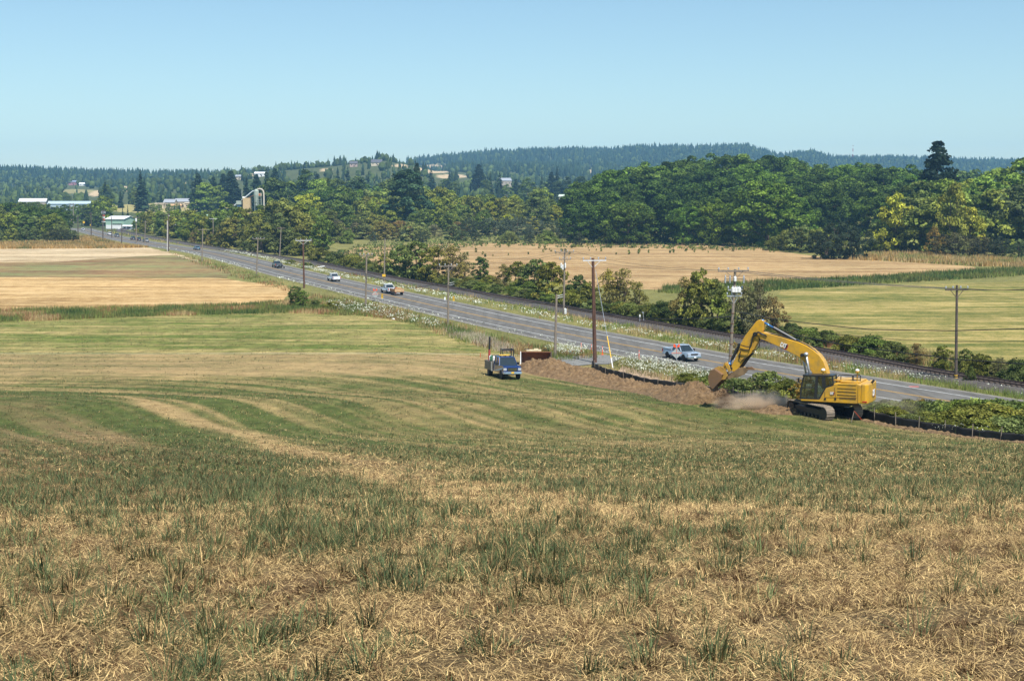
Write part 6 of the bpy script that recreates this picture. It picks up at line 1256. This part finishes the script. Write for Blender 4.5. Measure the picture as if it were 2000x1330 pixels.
m.build('bucket_shell', BKT, bk)
tp = M(1405, 757, WB); te = M(1407.5, 767, WB)
for k in range(5): m = MB(); y_ = -WB + .12 + k * (2 * WB - .24) / 4; m.bar((tp.x, y_, tp.z), (te.x, y_, te.z), .16, .12); m.build('bucket_tooth', BKT, bk)
m = MB(); [pprism(m, [(1414, 721), (1425, 715), (1433, 720), (1438, 733), (1433, 741), (1425, 742), (1424, 731)], w_ - .05, w_ + .05, w_) for w_ in (-.3, .3)]; m.build('bucket_ear', CYD, bk, bevel=.01)
m = MB(); [pprism(m, [(1437, 735), (1446, 729), (1453, 723), (1461, 717.5), (1468, 718), (1474, 721.5), (1467, 731), (1455, 737), (1445, 738), (1438, 741)], w_ - .05, w_ + .05, w_) for w_ in (-.32, 0, .32)]; pprism(m, [(1446, 729), (1461, 717.5), (1473, 721), (1461, 720.5), (1447, 731.5)], -.32, .32, 0); th = m.build('thumb', simple('worn_steel', (.28, .18, .09), .7, .2, var=.3, scale=1.5), up, bevel=.01)
for w_ in (-.3, .3): m = MB(); pprism(m, [(1472, 717), (1480, 716.5), (1486, 722.5), (1474, 722)], w_ - .06, w_ + .06, w_); m.build('thumb_tooth', BKT, th)
# house: side panel block, engine hood, counterweight
ws = 1.48
def hb(name, pxs, w0, w1, mat, bevel=.05, wm=None, parent=None): m = MB(); pprism(m, pxs, w0, w1, wm); return m.build(name, mat, parent or up, bevel=bevel)
hb('body', [(1559, 778), (1592, 779), (1602, 757), (1611, 755), (1617, 749), (1657, 749), (1660, 751), (1664, 753), (1664, 788), (1655, 789), (1559, 783)], -ws, ws, CY, .05, ws)
fr = M(1590, 752, 0)
# counterweight: rounded in plan
cwz0 = M(1680, 790, ws).z; cwz1 = M(1675, 750, ws).z; u0 = M(1664, 770, ws).x; m = MB(); ur = -3.62
plan = [(u0, -ws), (u0, ws), (ur + .22, ws), (ur + .07, ws - .08), (ur, ws - .3), (ur - .06, 0), (ur, -ws + .3), (ur + .07, -ws + .08), (ur + .22, -ws)]
zb = M(1700, 789, 0).z; m.add([(a, b_, cwz0 + .0) for a, b_ in plan] + [(a, b_, cwz1 - .05) for a, b_ in plan], [tuple(range(len(plan) - 1, -1, -1)), tuple(range(len(plan), 2 * len(plan)))] + [(i, (i + 1) % len(plan), len(plan) + (i + 1) % len(plan), len(plan) + i) for i in range(len(plan))]); cwt = m.build('counterweight', CY, up, bevel=.07)
# grilles
for (y0, y1, x0, x1) in ((757.5, 760.5, 1623, 1656), (763.5, 767, 1623, 1656), (770, 773.5, 1623, 1656), (775.5, 780, 1627, 1656), (750.6, 752.5, 1624, 1656)):
    a = M(x0, y0, ws); b_ = M(x1, y1, ws); m = MB(); m.box(((a.x + b_.x) / 2, ws + .012, (a.z + b_.z) / 2), (abs(a.x - b_.x), .03, abs(a.z - b_.z))); m.build('cooling_grille', GRL, up)
for x0 in (1602, 1620): a = M(x0, 779, ws); m = MB(); m.box((a.x, ws + .02, a.z), (.14, .04, .13)); m.build('latch', BLACKP, up)
for (x0, y0, x1, y1) in ((1601, 765, 1601, 779), (1618, 757, 1620, 775), (1659, 755, 1659, 788), (1602, 776, 1657, 777)): m = MB(); m.bar(M(x0, y0, ws + .005), M(x1, y1, ws + .005), .02, .02); m.build('panel_seam', GRL, up)
a = M(1671, 785, ws); m = MB(); m.box((a.x, ws - .02, a.z), (.34, .06, .09)); m.build('red_reflector', REDM, up)
# deck, rails, antennas
top = cwz1
m = MB(); m.box((-.9, -.2, top + .04), (2.6, 1.8, .12)); m.box((-2.2, 0, top + .02), (1.4, 2.4, .1)); m.build('engine_hood', CY, up, bevel=.03)
m = MB(); A_ = lambda px, py: M(px, py, .6)
for x0, x1 in ((1634, 1654), (1656, 1668)): m.tube([A_(x0, 748), A_(x0, 733.5), A_(x0 + 1.5, 732.5), A_(x1 - 1.5, 732.5), A_(x1, 733.5), A_(x1, 748)], .035, 6); m.tube([A_(x0, 742), A_(x1, 742)], .03, 6)
m.tube([A_(1633, 732), A_(1625, 738), A_(1617, 743)], .03, 6); m.build('guard_rail', BLACKP, up)
for px, py, w_, nm in ((1663, 728, .5, 1), (1601, 727, .9, 0)):
    a = M(px, py, w_); m = MB(); m.cyl((a.x, w_, top if nm else a.z - .5), (a.x, w_, a.z), .05, .05, 8); m.lathe([(.06, 0), (.15, .06), (.15, .14)], (a.x, w_, a.z), 'z', 14); o = m.build('antenna_post', CY, up); m = MB(); m.lathe([(.15, .14), (.16, .18), (.12, .26), (.02, .29)], (a.x, w_, a.z), 'z', 14); m.build('antenna_cap', WHITE, o)
m = MB(); m.bar(M(1689, 749, .3), M(1694, 742, .3), .1, .16); m.build('exhaust_stack', BLACKP, up); m = MB(); a = M(1644, 745, .2); m.lathe([(.14, -.2), (.14, .1), (.1, .14)], a, 'z', 10); m.build('air_cleaner', CYD, up)
# cab
wc0, wc1 = .35, 1.46
CABB = simple('cab_black', (.025, .026, .028), .35, var=.1)
m = MB(); fpx = [(1559, 778), (1559.5, 760), (1562, 742), (1565, 733), (1614, 735), (1616, 752), (1603, 756), (1592, 779)]
q = [M(a, b_, wc1) for a, b_ in fpx]
# frame bars along the polygon on both sides plus cross members
def frame(mb, pts, w_, t=.10):
    for a, b_ in zip(pts, pts[1:] + pts[:1]): mb.bar((a.x, w_, a.z), (b_.x, w_, b_.z), t, t, up=(0, 1, 0))
fm = MB(); frame(fm, q, wc1 - .03); frame(fm, q, wc0 + .03)
for a in q: fm.bar((a.x, wc0, a.z), (a.x, wc1, a.z), .09)
pm = M(1587, 735, wc1); pn = M(1585, 778, wc1); fm.bar((pm.x, wc1 - .02, pm.z), (pn.x, wc1 - .02, pn.z), .2, .1, up=(0, 1, 0)); pm = M(1598, 736, wc1); pn = M(1600, 757, wc1); fm.bar((pm.x, wc1 - .02, pm.z), (pn.x, wc1 - .02, pn.z), .26, .1, up=(0, 1, 0)); 
a_, b_ = M(1562, 757, wc1), M(1586, 757, wc1); fm.bar((a_.x, wc1 - .02, a_.z), (b_.x, wc1 - .02, b_.z), .06, .08, up=(0, 1, 0))
cab = fm.build('cab', CABB, up)
m = MB(); rr = [M(a, b_, wc1) for a, b_ in ((1562, 735), (1562, 731.5), (1615, 733), (1615, 736))]; m.prism([(p.x, p.z) for p in rr], wc0 - .05, wc1 + .03); m.build('cab_roof', CABB, cab, bevel=.03)
def cabglass():
    m, nt, p, o = newmat('cab_glass'); p.inputs['Base Color'].default_value = (.5, .62, .56, 1); p.inputs['Roughness'].default_value = .02; tr = N(nt, 'ShaderNodeBsdfTransparent'); tr.inputs[0].default_value = (.50, .60, .55, 1); ms = N(nt, 'ShaderNodeMixShader'); ms.inputs[0].default_value = .22; gl = N(nt, 'ShaderNodeBsdfGlossy'); gl.inputs['Roughness'].default_value = .03
    nt.links.new(tr.outputs[0], ms.inputs[1]); nt.links.new(gl.outputs[0], ms.inputs[2]); nt.links.new(ms.outputs[0], o.inputs[0]); return m
CG = cabglass()
for w_ in (wc0 + .02, wc1 - .03): m = MB(); m.add([(p.x, w_, p.z) for p in q], [tuple(range(len(q)))]); m.build('cab_window', CG, cab)
m = MB(); m.add([(q[0].x + .01, wc0, q[0].z), (q[0].x + .01, wc1, q[0].z), (q[3].x + .01, wc1, q[3].z), (q[3].x + .01, wc0, q[3].z)], [(0, 1, 2, 3)]); m.build('windscreen', CG, cab)
m = MB(); sx = M(1583, 768, 1).x; sz = M(1583, 772, 1).z; m.box((sx, .9, sz + .1), (.5, .5, .3)); m.box((sx - .22, .9, sz + .55), (.12, .5, .8)); m.build('seat', BLACKP, cab); m = MB(); m.box(((q[0].x + q[7].x) / 2, (wc0 + wc1) / 2, q[0].z + .03), (abs(q[0].x - q[7].x), wc1 - wc0, .1)); m.build('cab_floor', BLACKP, cab)
m = MB(); a = M(1558, 742, wc1); m.box((a.x + .1, wc1 + .1, a.z), (.06, .22, .34)); m.bar((a.x + .1, wc1 + .08, a.z), (a.x - .1, wc1, a.z), .03); m.build('cab_mirror', BLACKP, cab)
# operator seated in the cab
op = empty('excavator_operator', (0, 0, 0), 0, 'person in a hi-vis yellow vest seated in the excavator cab', 'person'); ox, oz = sx, sz + .25
def skin(name, pts, edges, rads, mat, parent, root=0):
    me = bpy.data.meshes.new(name); me.from_pydata(pts, edges, []); me.materials.append(mat); o = link(name, me, parent); s = o.modifiers.new('skin', 'SKIN'); 
    for i, r_ in enumerate(rads): me.skin_vertices[0].data[i].radius = (r_, r_) if me.skin_vertices else (r_, r_)
    o.modifiers.new('sub', 'SUBSURF').levels = 1; return o
def person_mesh(pts, edges, rads, mat, name, parent):
    m = MB()
    for a, b_ in edges: m.cyl(pts[a], pts[b_], rads[a], rads[b_], 8)
    for p_, r_ in zip(pts, rads): m.lathe([(r_ * .1, -r_), (r_ * .75, -r_ * .66), (r_, 0), (r_ * .75, r_ * .66), (r_ * .1, r_)], p_, 'z', 8)
    o = m.build(name, mat, parent, smooth=True); r = o.modifiers.new('remesh', 'REMESH'); r.mode = 'VOXEL'; r.voxel_size = .022; r.use_smooth_shade = True; return o
SKIN = simple('skin', (.45, .27, .19), .6, var=.05); HIV = simple('hi_vis_yellow', (.62, .62, .05), .7, var=.08); JEAN = simple('dark_trousers', (.03, .04, .07), .8)
pts = [(ox, .9, oz), (ox - .02, .9, oz + .3), (ox - .03, .9, oz + .52), (ox, .9, oz + .62), (ox + .02, .9, oz + .74), (ox - .02, 1.10, oz + .48), (ox + .15, 1.16, oz + .22), (ox + .40, 1.12, oz + .24), (ox - .02, .70, oz + .48), (ox + .15, .64, oz + .22), (ox + .40, .68, oz + .24), (ox + .42, 1.0, oz + .02), (ox + .5, 1.0, oz - .4), (ox + .42, .8, oz + .02), (ox + .5, .8, oz - .4), (ox + .5, 1.12, oz + .26), (ox + .5, .68, oz + .26), (ox + .62, 1.0, oz - .42), (ox + .62, .8, oz - .42)]
ed = [(0, 1), (1, 2), (2, 3), (3, 4), (2, 5), (5, 6), (6, 7), (2, 8), (8, 9), (9, 10), (0, 11), (11, 12), (0, 13), (13, 14), (7, 15), (10, 16), (12, 17), (14, 18)]
op.location = (xE, dE, zE); op.rotation_euler = (0, 0, math.pi - YAW)
person_mesh([Vector(p) for p in pts], ed, [.15, .14, .13, .06, .105, .065, .05, .035, .065, .05, .035, .075, .05, .075, .05, .035, .035, .045, .045], SKIN, 'body', op)
m = MB(); m.lathe([(.165, -.06), (.175, .1), (.165, .35), (.15, .5), (.10, .56)], (ox - .015, .9, oz), 'z', 14); m.build('hi_vis_vest', HIV, op, smooth=True); m = MB(); m.lathe([(.125, .0), (.122, .05), (.09, .10), (.03, .13)], (ox + .02, .9, oz + .75), 'z', 14); m.box((ox + .12, .9, oz + .76), (.1, .16, .015)); m.build('hard_hat', WHITE, op, smooth=True)
m = MB(); [m.cyl((ox, y_, oz), (ox + .42, y_, oz + .02), .1, .085, 8) for y_ in (.82, .98)]; [m.cyl((ox + .42, y_, oz + .03), (ox + .5, y_, oz - .38), .085, .06, 8) for y_ in (.8, 1.0)]; m.build('trousers', JEAN, op, smooth=True)
# CAT lettering
def letters(cx, cz, h, place, parent, tri=True):
    """C A T in white block letters with a yellow triangle and a red shadow behind; place(x,z,k)->point (x along reading direction)"""
    LW = h * .52; st = h * .20
    def poly(pts, k, mat, nm): m = MB(); v = [place(x, z, k) for x, z in pts] + [place(x, z, k + .015) for x, z in pts]; n = len(pts); m.add(v, [tuple(range(n)), tuple(range(2 * n - 1, n - 1, -1))] + [(i, (i + 1) % n, n + (i + 1) % n, n + i) for i in range(n)]); m.build(nm, mat, parent)
    RED = simple('emblem_red', (.45, .02, .02), .5, var=.02); BK = simple('emblem_black', (.012, .012, .012), .5, var=.02); WH = simple('emblem_white', (.82, .82, .82), .5, var=.02)
    s = h
    poly([(cx + .28 * s, cz + .66 * s), (cx + 1.02 * s, cz + .62 * s), (cx + 1.15 * s, cz + .1 * s), (cx + 1.08 * s, cz - .5 * s), (cx + .72 * s, cz - .95 * s), (cx + .3 * s, cz - .82 * s), (cx + .2 * s, cz - .5 * s)], .006, RED, 'emblem_red_edge')
    poly([(cx + .20 * s, cz + .62 * s), (cx + .92 * s, cz + .60 * s), (cx + .98 * s, cz - .1 * s), (cx + .86 * s, cz - .62 * s), (cx + .5 * s, cz - .72 * s), (cx + .1 * s, cz - .55 * s)], .010, BK, 'emblem_black')
    x0 = cx - .85 * s
    C_ = [(0, .5), (0, -.5), (.1, -.6), (.42, -.6), (.50, -.5), (.50, -.22), (.34, -.22), (.34, -.42), (.18, -.42), (.18, .42), (.34, .42), (.34, .22), (.50, .22), (.50, .5), (.42, .6), (.1, .6)]
    m1 = [(x0 + a * s, cz + b_ * s) for a, b_ in C_]; poly(m1, .026, WH, 'letter_c')
    A1 = [(.52, -.6), (.72, .6), (.92, .6), (1.12, -.6), (.94, -.6), (.90, -.30), (.82, .25), (.74, -.30), (.70, -.6)]; poly([(x0 + a * s, cz + b_ * s) for a, b_ in A1], .030, WH, 'letter_a'); poly([(x0 + a * s, cz + b_ * s) for a, b_ in ((.58, -.62), (.82, -.18), (1.06, -.62))], .036, CY, 'yellow_triangle')
    poly([(x0 + a * s, cz + b_ * s) for a, b_ in ((1.0, .6), (1.62, .6), (1.62, .42), (1.40, .42), (1.40, -.6), (1.22, -.6), (1.22, .42), (1.0, .42))], .026, WH, 'letter_t')
a = M(1614, 768, ws); letters(0, 0, .155, lambda x, z, k: (a.x - x, ws + k, a.z + z), up)
th_ = math.atan2(M(1550, 680, .42).z - M(1520, 667, .42).z, -(M(1550, 680, .42).x - M(1520, 667, .42).x)); b0 = M(1534, 674.5, .42)
letters(0, 0, .30, lambda x, z, k: (b0.x - (x * math.cos(th_) - z * math.sin(th_)), .42 + k, b0.z + (x * math.sin(th_) + z * math.cos(th_))), boom)
# rear-left rounded corner face of the counterweight
pA = Vector((ur + .55, ws - .08, 0)); pB = Vector((ur + .0, ws - 1.0, 0)); dirv = (pB - pA).normalized(); nrm = Vector((-abs(dirv.y), abs(dirv.x), 0)); nrm = Vector((dirv.y, -dirv.x, 0)); nrm = nrm if nrm.x < 0 else -nrm
mid = Vector((ur + .12, ws - .62, 0)); cz_ = M(1692, 768, .9).z
letters(0, 0, .40, lambda x, z, k: (ur - .075 - k, .0 - x, M(1692, 766, 0).z + z), cwt)
# undercarriage
un = empty('undercarriage', (0, 0, 0)); un.parent = ex; ua = math.atan2(.9, -.42); un.rotation_euler = (0, 0, ua)
LT = 5.0; R0 = .50; gauge = 1.30; SWd = .72
def track_path(s):       # arclength -> (x,z,angle)
    st = LT - 2 * R0; c = math.pi * R0; tot = 2 * st + 2 * c; s = s % tot
    if s < st: return (-st / 2 + s, 0., 0.)
    s -= st
    if s < c: a = s / R0; return (st / 2 + R0 * math.sin(a), R0 - R0 * math.cos(a), a)
    s -= c
    if s < st: return (st / 2 - s, 2 * R0, math.pi)
    s -= st; a = s / R0; return (-st / 2 - R0 * math.sin(a), R0 + R0 * math.cos(a), math.pi + a)
tot = 2 * (LT - 2 * R0) + 2 * math.pi * R0; NS = 50
for sd_ in (-1, 1):
    m = MB()
    for k in range(NS):
        x, z, a = track_path(k * tot / NS); R = Matrix.Rotation(-a, 3, 'Y'); nz = R @ Vector((0, 0, -1)); c0 = Vector((x, sd_ * gauge, z + .03)); m.box(c0, (tot / NS * .90, SWd, .05), R); m.box(c0 + nz * .045, (.035, SWd, .05), R)
    m.build('track', TRK, un)
    m = MB(); m.box((0, sd_ * gauge, .5), (LT - 1.1, SWd * .55, .5)); m.cyl((LT / 2 - R0, sd_ * gauge - .28, R0), (LT / 2 - R0, sd_ * gauge + .28, R0), R0 * .82, R0 * .82, 18); m.cyl((-LT / 2 + R0, sd_ * gauge - .28, R0), (-LT / 2 + R0, sd_ * gauge + .28, R0), R0 * .82, R0 * .82, 18)
    for k in range(8): m.cyl((-1.6 + k * .46, sd_ * gauge - .3, .2), (-1.6 + k * .46, sd_ * gauge + .3, .2), .15, .15, 10)
    m.build('track_frame', BLACKP, un)
m = MB(); m.box((0, 0, .72), (2.2, 2.4, .4), top=(.7, .8)); m.cyl((0, 0, .8), (0, 0, 1.12), .75, .75, 24); m.build('car_body', BLACKP, un)
m = MB(); m.box((-.3, 0, M(1609, 786, 0).z + .02), (3.6, 1.6, .25)); m.build('revolving_frame', BLACKP, up)
# soil falling from the bucket and the dust cloud
def dust(name, c, r, dens, col, label, seed, thr=.40):
    m, nt, p, o = newmat(name + '_mat' + str(seed)); nt.nodes.remove(p); pv = N(nt, 'ShaderNodeVolumePrincipled'); pv.inputs['Color'].default_value = (*col, 1); pv.inputs['Anisotropy'].default_value = .2
    tc = N(nt, 'ShaderNodeTexCoord'); ln_ = N(nt, 'ShaderNodeVectorMath', operation='LENGTH'); nt.links.new(tc.outputs['Object'], ln_.inputs[0]); fall = N(nt, 'ShaderNodeMapRange'); fall.inputs[1].default_value = 1.; fall.inputs[2].default_value = .25; nt.links.new(ln_.outputs['Value'], fall.inputs[0])
    n1 = noise(nt, 2.2, 4, .65, obj=True); sub = N(nt, 'ShaderNodeMapRange'); sub.inputs[1].default_value = thr; sub.inputs[2].default_value = .68; nt.links.new(n1, sub.inputs[0]); mu = N(nt, 'ShaderNodeMath', operation='MULTIPLY'); nt.links.new(fall.outputs[0], mu.inputs[0]); nt.links.new(sub.outputs[0], mu.inputs[1]); m2 = N(nt, 'ShaderNodeMath', operation='MULTIPLY'); nt.links.new(mu.outputs[0], m2.inputs[0]); m2.inputs[1].default_value = dens; nt.links.new(m2.outputs[0], pv.inputs['Density']); nt.links.new(pv.outputs[0], o.inputs[1])
    me = bpy.data.meshes.new(name); bm = bmesh.new(); bmesh.ops.create_icosphere(bm, subdivisions=3, radius=1); bm.to_mesh(me); bm.free(); me.materials.append(m); ob = link(name, me, None, c); ob.scale = r; tag(ob, label, 'dust', kind='stuff')
DC = (.92, .76, .58)
def dpt(px, py, d): p = P3(px, py, d); return p
dd0 = hit(1450, 800)[1] + .5
a = dpt(1455, 790, dd0); dust('dust_cloud', (a.x, a.y, a.z), (2.8, 1.5, 1.0), 4.2, DC, 'low tan dust cloud rolling right of the excavator bucket', 1)
a = dpt(1497, 786, dd0); dust('dust_cloud', (a.x, a.y, a.z), (2.1, 1.3, 1.15), 4.0, DC, 'low tan dust cloud rolling right of the excavator bucket', 2)
a = dpt(1418, 783, dd0 + .5); dust('falling_soil', (a.x, a.y, a.z), (.75, .6, 1.1), 7.0, (.42, .28, .18), 'brown soil and dust pouring from the excavator bucket', 3, .32)
a = dpt(1735, 795, 112); dust('dust_haze', (a.x, a.y, a.z), (3.0, 2.0, 1.5), .25, DC, 'thin drifting dust right of the excavator counterweight', 4, .3)
A = Acc(); n = 700; c_ = dpt(1412, 780, dd0 + .4); P_ = np.array(c_) + RS.randn(n, 3) * np.array([.28, .3, .75]); zg = T(P_[:, 0], P_[:, 1]); P_[:, 2] = np.maximum(P_[:, 2], zg + .02); A.add(*leafquads(P_, unit(RS.randn(n, 3)), .04 + .10 * RS.rand(n) ** 2, np.array([[.22, .13, .075]]) * (.6 + .8 * RS.rand(n, 1)))); A.build('falling_soil', BLADE, label='clods of soil falling out of the excavator bucket', cat='soil')

# ================================================================== haze
def haze(dens):
    m, nt, p, o = newmat('haze'); nt.nodes.remove(p); pv = N(nt, 'ShaderNodeVolumePrincipled'); pv.inputs['Color'].default_value = (.30, .62, 1., 1); pv.inputs['Density'].default_value = dens; pv.inputs['Anisotropy'].default_value = 0.; nt.links.new(pv.outputs[0], o.inputs[1]); m.cycles.homogeneous_volume = True
    mb = MB(); mb.box((0, 3150, 110), (13000, 6700, 300)); o_ = mb.build('haze', m); tag(o_, 'thin blue summer haze over the whole valley', 'haze', kind='stuff'); return o_
HAZE = True
if HAZE: haze(.000105)
# ================================================================== labels for the trees
LM = [(0, 'the left picture edge'), (66, 'the white warehouse'), (105, 'the long blue-grey shed'), (140, 'the orange truck'), (162, 'the small white car'), (201, 'the tall shop sign'), (238, 'the green barn'), (283, 'the group of three cars'), (329, 'the tall dark pole'), (384, 'the teal hatchback'), (417, 'the pole with white crossarm'), (467, 'the grain chute'), (503, 'the grain tower'), (546, 'the pickup with motorcycles'), (593, 'the red-brown far pole'), (652, 'the lone white pickup'), (714, 'the grey pole by the flagged sign'), (768, 'the orange trailer'), (820, 'the double line bend'), (875, 'the pole with the side brackets'), (940, 'the small round tree'), (986, 'the grey hip-roofed house'), (1047, 'the loader bucket'), (1101, 'the double-armed pole'), (1160, 'the red-brown near pole'), (1250, 'the rail posts'), (1330, 'the silver pickup'), (1430, 'the transformer pole'), (1497, 'the excavator boom tip'), (1560, 'the excavator cab'), (1609, 'the excavator body'), (1665, 'the radio mast'), (1700, 'the excavator rear'), (1748, 'the big yellow tree'), (1825, 'the lone tall conifer'), (1867, 'the yellow-banded pole'), (1935, 'the right margin'), (2000, 'the right picture edge')]
LM[18] = (820, 'the hedge bend')
TW = {'green': 'mid green', 'dark': 'dark green', 'yellow': 'yellow', 'lime': 'yellow-green', 'olive': 'olive', 'grey': 'grey-green', 'orange': 'rusty orange', 'bright': 'bright green', 'brown': 'brownish', 'pale': 'pale straw', 'sage': 'grey-green', 'blue': 'bluish green'}
KW = {'maple': 'maple', 'broadleaf': 'leafy tree', 'thicket': 'bushy tree', 'scrub': 'twiggy shrub', 'bramble': 'bramble', 'willow': 'willow bush', 'poplar': 'poplar', 'conifer': 'conifer', 'cypress': 'slim conifer', 'spruce': 'conifer'}
groups = {}
for (e, px, top, tint, kind, place) in TREES:
    n = min(LM, key=lambda q: abs(q[0] - px))[1]; groups.setdefault((TW[tint], KW[kind], place, n), []).append((px, e))
ORD = ['leftmost', 'second', 'third', 'fourth', 'fifth', 'sixth']
cnt = {}
for (e, px, top, tint, kind, place) in TREES: cnt[place] = cnt.get(place, 0) + 1
for (tw, kw, place, n), L in groups.items():
    L.sort(key=lambda q: q[0])
    for i, (px, e) in enumerate(L):
        if cnt[place] == 1 and place: s = tw + ' ' + kw + ', ' + place if kw.split()[-1] not in place else place
        else: s = '%s %s %s, in line with %s' % (tw, kw, place, n); e['group'] = 'trees and bushes ' + place
        if len(L) > 1: s = s + (', %s of %d' % (ORD[i], len(L)))
        w_ = s.split()
        if len(w_) > 16: s = s.replace(', in line with', ' by').replace('the ', ''); w_ = s.split()
        if len(w_) > 16: s = s.replace(' in ', ' ').replace(' at ', ' ').replace(' of ', ' ')
        if len(s.split()) > 16: s = s.replace('middle wood', 'mid-wood').replace('with ', '').replace(' low front', ' front')
        if len(s.split()) > 16: s = ' '.join(s.split()[:16])
        if len(s.split()) < 4: s = s + ' in the valley'
        e['label'] = s
print('TREES', len(TREES), 'OBJECTS', len(bpy.data.objects))
